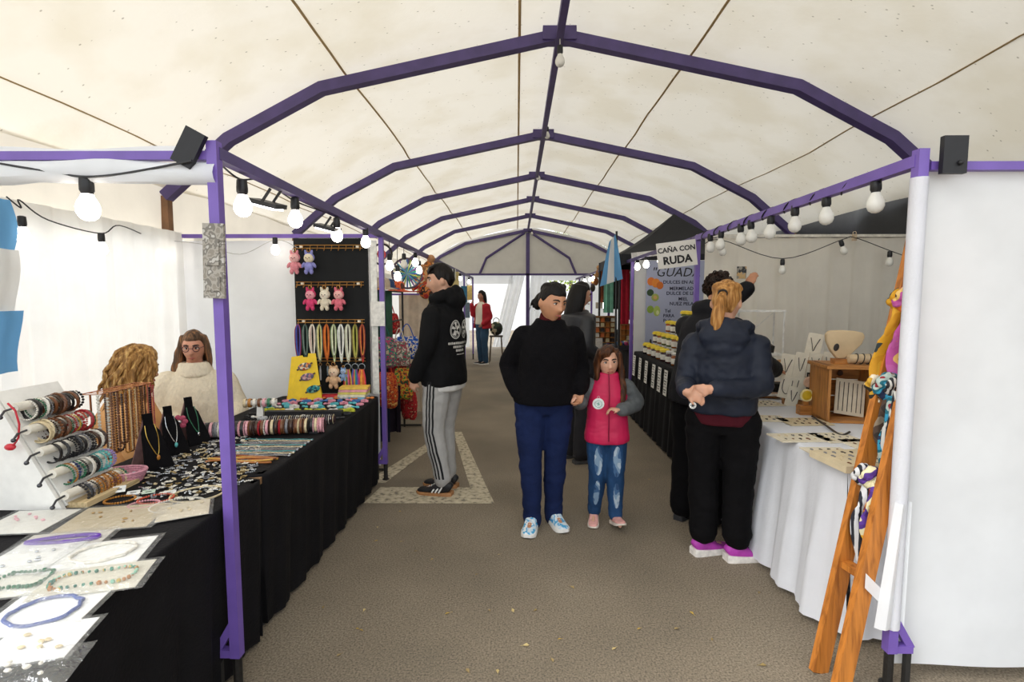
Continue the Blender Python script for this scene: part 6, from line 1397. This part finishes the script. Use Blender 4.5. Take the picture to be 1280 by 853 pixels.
# black gazebo behind
GZ = MB(); ap = V((2.33, 7.75, 2.78)); e = [V((1.38, 6.92, 2.12)), V((3.28, 6.92, 2.12)), V((3.28, 8.6, 2.12)), V((1.38, 8.6, 2.12))]
for i in range(4):
    a, b = e[i], e[(i+1) % 4]
    GZ.grid(lambda u, v: (a.lerp(b, u).lerp(ap, v))+V((0, 0, -.10*math.sin(PI*v)*(.6+.4*math.sin(PI*u)))), 10, 8); GZ.grid(lambda u, v: a.lerp(b, u)+V((0, 0, -.14*v+.01*math.sin(u*20)*v)), 10, 2)
t = thing('gazebo', 'black peaked gazebo canopy behind the preserves stall', 'gazebo', (0, 0, 0)); ob('canopy', GZ, mat('#15161c', .7, 0, .2, 6), t)
for q in e: ob('pole', MB().tube([(q.x, q.y, 0), tuple(q)], .018, 8), mat('#1c1c20', .5), t)
ob('valance_strip', MB().box((0, 0, 0), (.34, .004, .07)), mat('#c9c8c4', .7), loc=aty(806, 318, 6.55), rot=(0, rad(-6), 0), label='pale strip with dark script under the gazebo edge', cat='banner')
# Argentine flag on its pole
t = thing('flag', 'light blue and white flag hanging from a black pole', 'flag', (1.30, 6.78, 0)); ob('pole', MB().tube([(.02, 0, 0), (.0, 0, 2.40)], .014, 8), mat('#1b1b1e', .5), t)
fm = MB()
def flagp(u, v): return V((-.02-.30*v*(.25+.75*u)+.10*u, -.02-.04*math.sin(v*6+u*2), 2.36-.56*u-.10*v+.02*math.sin(u*5)))
for k, (v0, v1) in enumerate(((0, .33), (.33, .67), (.67, 1))): fm.cur = k % 2; fm.grid(lambda u, v: flagp(u, v0+(v1-v0)*v), 14, 5)
ob('cloth', fm, [sheer('flag_blue', '#6fa8d8', .3), sheer('flag_white', '#e8e8e6', .3)], t)
# second flag by the sheer curtain
fm = MB()
for k, (z0, z1) in enumerate(((2.02, 1.77), (1.77, 1.46), (1.46, 1.15))): fm.cur = k % 2; fm.grid(lambda u, v: (-2.56+.015*math.sin(u*12), 2.26+.36*u+.03*math.sin(v*3+k), z0+(z1-z0)*v), 16, 6)
ob('wall_flag', fm, [_M['flag_blue'], _M['flag_white']], label='blue and white flag hanging by the sheer curtain', cat='flag')
# jars, boxes, labels on the preserves table
ZJ = .852
jar_g = MB().lathe([(.034, 0), (.038, .006), (.038, .07), (.032, .082), (.030, .088)], n=12).mesh('jar_body'); jar_l = MB().lathe([(.034, .086), (.036, .09), (.036, .103), (.032, .107)], n=12).mesh('lid'); jar_p = MB().grid(lambda u, v: (.0388*math.sin(-1.3+2.6*u-.6), -.0388*math.cos(-1.3+2.6*u-.6), .014+.046*v), 8, 1).mesh('label_wrap'); jar_c = MB().lathe([(.043, .090), (.046, .083), (.041, .104), (.03, .112)], n=14).mesh('cloth_cover')
jc = {'plum': '#3a1218', 'amber': '#8a4a16', 'green': '#5c6a2a', 'honey': '#b9862a', 'dark': '#241410', 'orange': '#b0521c'}
jm = {k: mat(c, .15, 0, .1, 20) for k, c in jc.items()}; yl = mat('#d8bd2a', .6, 0, .15, 80); wl_ = mat('#d6d4ce', .5); lab_m = mat('#dedbd2', .7); names_j = list(jc)
def jar(x, y, z, c, cover, tier): 
    t = thing('preserve_jar', f'{c} preserve jar with {"yellow" if cover else "white"} lid on the {tier} of the preserves table', 'jar', (x, y, z), random.uniform(-.3, .3), 'preserve jars'); t.scale = (1.2, 1.2, 1.2)
    share('jar_body', jar_g, jm[c], (0, 0, 0), parent=t); share('lid', jar_c if cover else jar_l, yl if cover else wl_, (0, 0, 0), parent=t); share('label_wrap', jar_p, lab_m, (0, 0, 0), parent=t)
rn = random.Random(4)
for r in range(8):
    y = 4.95+.19*r
    jar(1.60, y, ZJ, names_j[rn.randrange(6)], r > 2, 'front row')
    for k in range(2): jar(1.73, y+.05, ZJ+.135*k, names_j[rn.randrange(6)], k == 1, 'second row')
    for k in range(4 if r in (1, 2, 3, 4) else 3): jar(1.87, y, ZJ+.135*k, names_j[rn.randrange(6)], k > 1, 'back row')
for i, (x, y, z, c) in enumerate([(1.62, 4.70, 0, '#c9b79a'), (1.63, 4.71, .07, '#d9d6cc'), (1.79, 4.72, 0, '#b89a78'), (2.12, 5.0, 0, '#cfc8b8'), (2.12, 5.0, .08, '#d9d4c8'), (2.12, 5.01, .16, '#dedbd2'), (1.95, 4.70, 0, '#cbbfa4')]):
    t = thing('sweet_box', ['tan box of sweets at the curtain end of the preserves table', 'white box of sweets on the tan one', 'brown box of sweets beside the tan one', 'grey box at the bottom of the box stack', 'pale box in the middle of the box stack', 'white box topping the box stack', 'beige box near the black jacket'][i], 'box', (x, y, ZJ+z), .1*i, 'sweet boxes'); ob('carton', MB().box((0, 0, .033), (.15, .12, .066)), mat(c, .6), t); ob('front_label', MB().box((-.076, 0, .033), (.003, .09, .04)), lab_m, t)
t = thing('dark_bottle', 'tall dark bottle behind the preserve jars', 'bottle', (1.88, 6.35, ZJ)); ob('glass', MB().lathe([(.05, 0), (.055, .01), (.055, .20), (.03, .25), (.022, .27)], n=14), mat('#1a1210', .1), t); ob('cap', MB().lathe([(.03, .265), (.032, .27), (.032, .31), (.028, .315)], n=12), mat('#141214', .5), t); ob('label_band', MB().lathe([(.0555, .06), (.056, .062), (.056, .16), (.0555, .162)], n=14), mat('#6a5a44', .7), t)
t = thing('slim_bottle', 'slim dropper bottle with white label on the preserves table', 'bottle', (1.66, 6.35, ZJ)); ob('glass', MB().lathe([(.024, 0), (.026, .005), (.026, .09), (.012, .11)], n=12), mat('#cfcac0', .3), t); ob('cap', MB().lathe([(.013, .108), (.013, .15), (.008, .17)], n=10), mat('#1b1b1d', .5), t)
for i, y in enumerate((6.35, 6.05, 5.76, 5.45, 5.22, 5.0)):
    t = thing('price_card', ['price card strip hanging by the thin purple post', 'second price card strip on the black cloth', 'third price card strip on the black cloth', 'fourth price card strip on the black cloth', 'fifth price card strip on the black cloth', 'price card strip nearest the navy jacket'][i], 'price card', (2.37-.905, y, ZJ-.02), 0, 'price card strips')
    for k in range(3):
        c = ob('card', MB().box((-.004*k, 0, -.05-.085*k), (.003, .11, .08), R3(0, .06, .0)), mat('#dcdad4', .7), t)
        for q in range(2): ob('writing', MB().box((-.003-.004*k, 0, -.035-.085*k-.025*q), (.003, .07-.02*q, .008), R3(0, .06, 0)), INK, c)
# ================================================================== FAR STALLS
# bags and hats, left
BAGC = [('emerald patterned', ['#1f6a58', '#c94a7a', '#2f8a78', '#d9c9a0']), ('orange red', ['#c93a1c', '#e0702a', '#a82a1a', '#e8b060']), ('royal blue', ['#1f4fb0', '#2a62c8', '#e0d8c0', '#1a3f90']), ('magenta', ['#a82a5a', '#3a2a4a', '#d05a8a', '#2f6a5a']), ('patchwork brown', ['#7a4a2a', '#c9a06a', '#3a2a20', '#a86a3a']), ('green and yellow', ['#2f7a3a', '#d9b93a', '#c94a2a', '#1f4a2a']), ('dark floral', ['#1f1f28', '#8a3a4a', '#3a4a5a', '#c9a87a']), ('white dotted', ['#d9d4c8', '#b0455a', '#6a8a7a', '#e8e2d4']), ('crimson', ['#a81a24', '#c92a2a', '#7a1218', '#d98a6a'])]
def bag_obj(x, y, z, w, h, i, label):
    t = thing('cloth_bag', label, 'bag', (x, y, z), random.uniform(-.5, .5), 'bags of the craft stall'); nm, c = BAGC[i]
    def sec(k): return V((0, 0, -.16-h*k))
    mb = MB().tube([V((0, 0, -.14)), V((0, 0, -.17)), V((0, 0, -.14-h*.5)), V((0, 0, -.14-h*.9)), V((0, 0, -.14-h))], [(w*.36, .012), (w*.42, .02), (w*.5, .05), (w*.46, .045), (w*.36, .015)], 16, (0, -1, 0), pw=.75)
    ob('pouch', fuse(mb, .012, 2, .006, (14, 14, 10), i), multi('bag_'+nm, c, 30, 'noise'), t); ob('handle', MB().tube(cat_rom([(-w*.25, 0, -.15), (-w*.12, 0, -.04), (0, 0, 0), (w*.12, 0, -.04), (w*.25, 0, -.15)], 3), .006, 6), mat(c[0], .8), t)
spots = [(-1.36, 4.55, 1.42, .26, .26, 3), (-1.28, 4.85, 1.30, .28, .3, 0), (-1.42, 5.15, 1.36, .3, .28, 1), (-1.22, 5.3, 1.22, .24, .26, 7), (-1.24, 5.75, 1.24, .3, .26, 2), (-1.40, 4.6, .98, .28, .34, 4), (-1.28, 5.0, .94, .24, .36, 1), (-1.22, 5.45, .92, .22, .34, 5), (-1.30, 5.85, .92, .24, .34, 6), (-1.44, 5.4, 1.55, .26, .24, 5), (-1.45, 5.8, 1.5, .26, .24, 8), (-1.2, 5.62, .72, .2, .4, 8), (-1.36, 4.5, .62, .24, .3, 6)]
for k, (x, y, z, w, h, i) in enumerate(spots): bag_obj(x, y, z, w, h, i, f'{BAGC[i][0]} cloth bag '+['hung beside the purple post', 'hung before the brown rack', 'at the top of the bag stall', 'hung on the stall front', 'with cream stripe hung by the cream cloth', 'low by the black table', 'hung low on the rack', 'hung low by the young man', 'low beside the cream cloth', 'high behind the blue bag', 'high behind the cream cloth', 'lowest of the bag stall', 'near the ground by the purple post'][k])
for k, (x, y, z0, z1, w, cc_) in enumerate([(-1.50, 4.7, 1.55, .6, .22, '#2a3a4a'), (-1.46, 5.0, .62, .1, .2, '#1c2436'), (-1.40, 5.3, .62, .12, .18, '#26202a'), (-1.42, 5.6, .9, .3, .2, '#7a1f24'), (-1.48, 5.1, 1.6, 1.0, .24, '#3a5a4a'), (-1.50, 5.9, .95, .2, .22, '#2a2638')]):
    drape('hanging_shawl', x, x+w, z0, z1, y, .02, 2, cloth(cc_), ['slate shawl hung behind the magenta bag', 'navy shawl hung low on the bag rack', 'dark plum shawl hung low on the bag rack', 'dark red shawl hung between the low bags', 'moss green shawl behind the orange bags', 'violet grey shawl hung by the cream cloth'][k], cat='shawl', group='shawls of the craft stall')
t = thing('bag_rack', 'dark metal rack carrying the hanging bags and hats', 'rack', (-1.34, 5.2, 0)); rm = mat('#2a2826', .5, .4)
for y in (-.8, .8):
    ob('upright', MB().tube([(0, y, 0), (0, y, 1.66)], .012, 8), rm, t); ob('base', MB().tube([(-.25, y, .02), (.2, y, .02)], .012, 8), rm, t)
for z in (.62, .95, 1.28, 1.6): ob('crossbar', MB().tube([(0, -.8, z), (0, .8, z)], .009, 8), rm, t)
def hat(x, y, z, c, label, s=1):
    t = thing('sun_hat', label, 'hat', (x, y, z), random.uniform(0, 3), 'hats of the craft stall'); ob('crown', MB().lathe([(.085*s, 0), (.083*s, .06*s), (.07*s, .09*s), (.03*s, .105*s)], n=16), c, t); ob('brim', MB().lathe([(.085*s, .004), (.15*s, -.012), (.155*s, -.016), (.085*s, -.002)], n=20), c, t)
hat(-1.36, 4.70, 1.62, multi('hat_or', ['#b0582a', '#d9a04a', '#3a5a4a', '#8a2a2a'], 18, 'noise'), 'orange patchwork sun hat on the bag rack'); hat(-1.33, 5.05, 1.63, mat('#a89a88', .8), 'grey beige sun hat on the bag rack'); hat(-1.36, 5.4, 1.64, mat('#26406a', .8), 'navy sun hat on the bag rack', .9); hat(-1.35, 5.8, 1.62, multi('hat_rd', ['#a82a24', '#c95a2a', '#4a2a24'], 16, 'noise'), 'red brown sun hat on the bag rack')
t = thing('dream_wheel', 'round woven wheel of blue and green threads hung over the bag stall', 'wall hanging', aty(509, 342, 5.9)); ob('hoop', MB().torus((0, 0, 0), .17, .012, 28, 6, R3(PI/2, 0, .4)), mat('#4a3a4a', .7), t)
for k in range(12): a = PI*k/12; ob('thread', MB().tube([R3(0, 0, .4) @ V((.165*math.cos(a), 0, .165*math.sin(a))), R3(0, 0, .4) @ V((-.165*math.cos(a), .004, -.165*math.sin(a)))], .009, 5), mat(['#2f5f9a', '#2f8a6a', '#6a4a8a', '#3a8aa8', '#1f3f5a', '#8a9a4a'][k % 6], .8), t)
t = thing('wreath', 'round dark wreath with a red flower on the purple post', 'wreath', aty(477, 318, 4.55)); ob('ring', MB().torus((0, 0, 0), .09, .009, 24, 6, R3(PI/2)), mat('#2c2624', .8), t); ob('flower', MB().ball((.0, -.01, 0), (.04, .015, .045), 9, 6), mat('#b03a30', .7), t)
rail((LX-.02, 6.62, 1.58), (-1.7, 6.62, 1.58), 'short purple rod carrying the cream cloth', .025)
drape('cream_cloth', -1.52, -1.14, 1.57, .05, 6.6, .02, 2, SHEET if False else cloth('#cbbba6'), 'cream hanging cloth at the end of the bag stall', cat='cloth')
drape('shelf_cloth', -1.62, -1.16, 1.62, 1.60, 6.4, .0, 1, cloth('#a83a34'), 'red trimmed shelf over the cream cloth', cat='cloth', flare=.25)
for i, (px, py, c) in enumerate([(527, 350, ['#2f8a8a', '#c95a2a', '#d9c9a0', '#a83a3a']), (537, 338, ['#c9772e', '#7a4a2a', '#d9a86a', '#8a3a2a']), (532, 362, ['#a82a2a', '#c9672a', '#3a2a24', '#d98a4a'])]):
    p = aty(px, py, 6.35); t = thing('cloth_doll', ['teal and orange cloth doll over the cream cloth', 'orange cloth doll at the top of the cream cloth stall', 'red cloth doll lying over the cream cloth'][i], 'doll', p); m_ = multi(f'doll{i}', c, 12, 'noise'); ob('body', MB().ball((0, 0, 0), (.09, .05, .12), 12, 8), m_, t); ob('head', MB().ball((.02, -.01, .14), .05, 10, 7), mat('#b9855a', .8), t)
    for sg in (-1, 1): ob('arm', MB().tube([(sg*.07, 0, .05), (sg*.15, -.02, .0)], .022, 7, rnd=.8), m_, t)
ob('striped_pole', MB().tube([aty(541, 470, 6.55), aty(541, 338, 6.55)], .02, 8), stripes_mat('pink_pole', '#b9786a', '#d9b8a8', 6, (0, 0, 1)), label='pinkish pole beside the cream cloth', cat='pole')
# further left
drape('yellow_cloth', -1.7, -.98, 1.98, 1.1, 8.72, .02, 2, cloth('#d9c68a'), 'pale yellow cloth hung across the third stall of the bag row', cat='cloth')
drape('white_banner', -1.9, -1.02, 2.02, 1.85, 8.6, .01, 2, stripes_mat('black_script', '#1f1f22', '#dcdad2', 2.2, (3, 0, 1)), 'white banner with black script over the third stall of the bag row', cat='banner')
for i, (y0_, y1_) in enumerate(((4.5, 6.2), (6.9, 8.5), (9.0, 10.6), (11.0, 12.6))):
    table('market_table', ['table under the dark cloth below the bags', 'table under the dark cloth of the third stall of the bag row', 'table under the dark cloth of the fourth stall of the bag row', 'table under the dark cloth of the last stall of the bag row'][i], -2.4, -1.62, y0_+.02, y1_-.02, .735); table_cloth('table_cloth', ['dark cloth over the table below the bags', 'dark cloth over the third stall of the bag row table', 'dark cloth over the fourth stall of the bag row table', 'dark cloth over the last stall of the bag row table'][i], -2.43, -1.60, y0_, y1_, .74, BLKC, .01, .2, .02, i)
for i, (px, py, y, c) in enumerate([(580, 368, 10.9, '#2f6a8a'), (584, 388, 10.9, '#6a7a8a'), (587, 366, 11.2, '#c9b06a')]): ob('small_hanging', MB().box((0, 0, 0), (.12, .02, .34)).tube([(0, 0, .1), (0, 0, 2.03-atx(px, py, LX-.02).z)], .004, 5), mat(c, .8), loc=atx(px, py, LX-.02), label=['blue small hanging on the last stall of the bag row', 'grey small hanging on the last stall of the bag row', 'straw coloured small hanging on the last stall of the bag row'][i], cat='wall hanging')
t = thing('wooden_stool', 'slim stool standing behind the red jacket', 'stool', (-.50, 12.4, 0)); ob('seat', MB().box((0, 0, .62), (.32, .3, .03)), mat('#4a4034', .7), t)
for sx in (-1, 1):
    for sy in (-1, 1): ob('leg', MB().tube([(sx*.16, sy*.14, 0), (sx*.12, sy*.11, .61)], .015, 6), mat('#6a5a48', .7), t)
ob('checked_bag', MB().ball((0, 0, .17), (.16, .10, .17), 12, 8).torus((0, 0, .36), .07, .01, 14, 5, R3(PI/2)), multi('checked', ['#2a2a24', '#c9c0a0', '#3a4a3a'], 12), loc=(-.50, 12.4, .636), label='checked dark and cream bag on the stool', cat='bag')
# right far stalls
for i, (y0_, y1_) in enumerate(((7.0, 8.6), (9.0, 10.6), (11.0, 12.6))):
    table('market_table', ['table under the dark cloth of the cube stall', 'table under the dark cloth past the cube stall', 'table under the dark cloth of the last stall of the cube row'][i], 1.62, 2.4, y0_+.02, y1_-.02, .785); table_cloth('table_cloth', ['dark cloth over the cube stall table', 'dark cloth over the table past the cube stall', 'dark cloth over the last stall of the cube row table'][i], 1.59, 2.43, y0_, y1_, .79, BLKC, .01, .2, .02, i+5)
rn = random.Random(12)
for s_, (ox, oy, cols_, rows_, cs_) in enumerate([(1.42, 8.55, 4, 5, .085), (1.62, 8.0, 5, 4, .08)]):
    t = thing('cube_shelf', ['honey coloured shelf of small jars on the cube stall', 'second shelf of small boxes on the cube stall'][s_], 'shelf', (ox if s_ else 1.30, oy, .8)); 
    ob('back_panel', MB().box((cols_*cs_/2, .04, rows_*cs_/2), (cols_*cs_+.03, .01, rows_*cs_+.03)), mat('#8a5a2a', .7), t)
    for r in range(rows_+1): ob('shelf_board', MB().box((cols_*cs_/2, 0, r*cs_), (cols_*cs_+.02, .08, .008)), mat('#a8743c', .6), t)
    for lx in (0, cols_*cs_): ob('side_panel', MB().box((lx, 0, rows_*cs_/2-.0), (.01, .08, rows_*cs_)), mat('#a8743c', .6), t)
    for r in range(rows_):
        for c in range(cols_):
            col = rn.choice(['amber', 'white', 'dark', 'orange', 'cream']); share('small_box', globals().setdefault('SB_ME', MB().box((0, 0, .03), (.06, .05, .06), taper=.9).mesh('small_box', False)), mat({'amber': '#a8681f', 'white': '#d9d6cc', 'dark': '#2a1f1a', 'orange': '#c9662a', 'cream': '#cdbf98'}[col], .5), ((ox if s_ else 1.30)+(c+.5)*cs_, oy-.005, .8+r*cs_+.005), None, f'small {col} box on the '+('honey' if s_ == 0 else 'second')+' shelf of the cube stall', 'box', 'small boxes of the cube stall')
for i, (x, y, z0, z1, w, c) in enumerate([(1.62, 7.9, 1.9, 1.2, .12, '#a8204a'), (1.50, 7.6, 1.95, 1.15, .10, '#b0283a'), (1.60, 7.3, 2.0, 1.35, .16, '#4a9a3a'), (1.72, 7.2, 1.9, 1.0, .12, '#a8205a'), (1.40, 8.3, 1.85, 1.3, .10, '#7ab8a0'), (1.55, 8.6, 1.9, 1.35, .1, '#2a2422'), (1.42, 8.9, 2.0, 1.4, .09, '#6a3a24')]):
    drape('hanging_scarf', x, x+w*1.6, z0, z1, y, .012, 2, cloth(c), ['crimson scarf hanging over the cube stall', 'red scarf hanging beside the black pole', 'green scarf hanging by the thin purple post', 'magenta scarf hanging behind the green one', 'mint scarf hanging over the cube shelf', 'black scarf hanging over the cube stall', 'brown scarf hanging past the cube stall'][i], cat='scarf', group='scarves of the cube stall')
for i, (px, py, y) in enumerate([(745, 352, 9.2), (741, 360, 9.3), (748, 342, 9.1)]):
    p = atx(px, py, RX+.02); t = thing('puppet', ['brown string puppet past the cube stall', 'dark string puppet beside the brown one', 'tan string puppet hung highest'][i], 'puppet', p); c_ = mat(['#8a5024', '#2a1f1a', '#b07a4a'][i], .8); ob('body', MB().ball((0, 0, 0), (.05, .04, .08), 9, 6), c_, t); ob('head', MB().ball((0, 0, .11), .04, 9, 6), mat('#c99a6a', .8), t); ob('strings', MB().tube([(0, 0, .14), (0, 0, 2.02-p.z)], .003, 4), INK, t)
for sg in (-1, 1):
    pass
t = thing('goods_crate', 'dark crate of colourful trinkets on the cube stall', 'crate', (1.66, 7.5, .792)); ob('tray', MB().box((0, 0, .03), (.5, .4, .06)), mat('#1f1a24', .7), t)
for k in range(22): share('trinket', globals().setdefault('TR_ME', MB().ball((0, 0, 0), (.035, .03, .025), 8, 5).mesh('trinket')), mat(['#3a6a9a', '#a83a6a', '#c9a02a', '#2f8a6a', '#b0582a', '#d9d4c8'][k % 6], .5), (1.66+random.uniform(-.2, .2), 7.5+random.uniform(-.16, .16), .792+.085), (random.random(), random.random(), 0), ['blue', 'pink', 'yellow', 'green', 'orange', 'white'][k % 6]+' trinket in the dark crate of the cube stall', 'trinket', 'trinkets of the cube stall')
ob('pale_sign', MB().box((0, 0, 0), (.16, .01, .24)), mat('#cfcac4', .7), loc=aty(747, 432, 8.4), label='pale pink sign leaning on the cube stall table', cat='sign')
ob('upper_sign', MB().box((0, 0, 0), (.12, .01, .1)), mat('#cfc4b4', .7), loc=aty(749, 382, 8.6), label='small beige sign above the honey shelf', cat='sign')
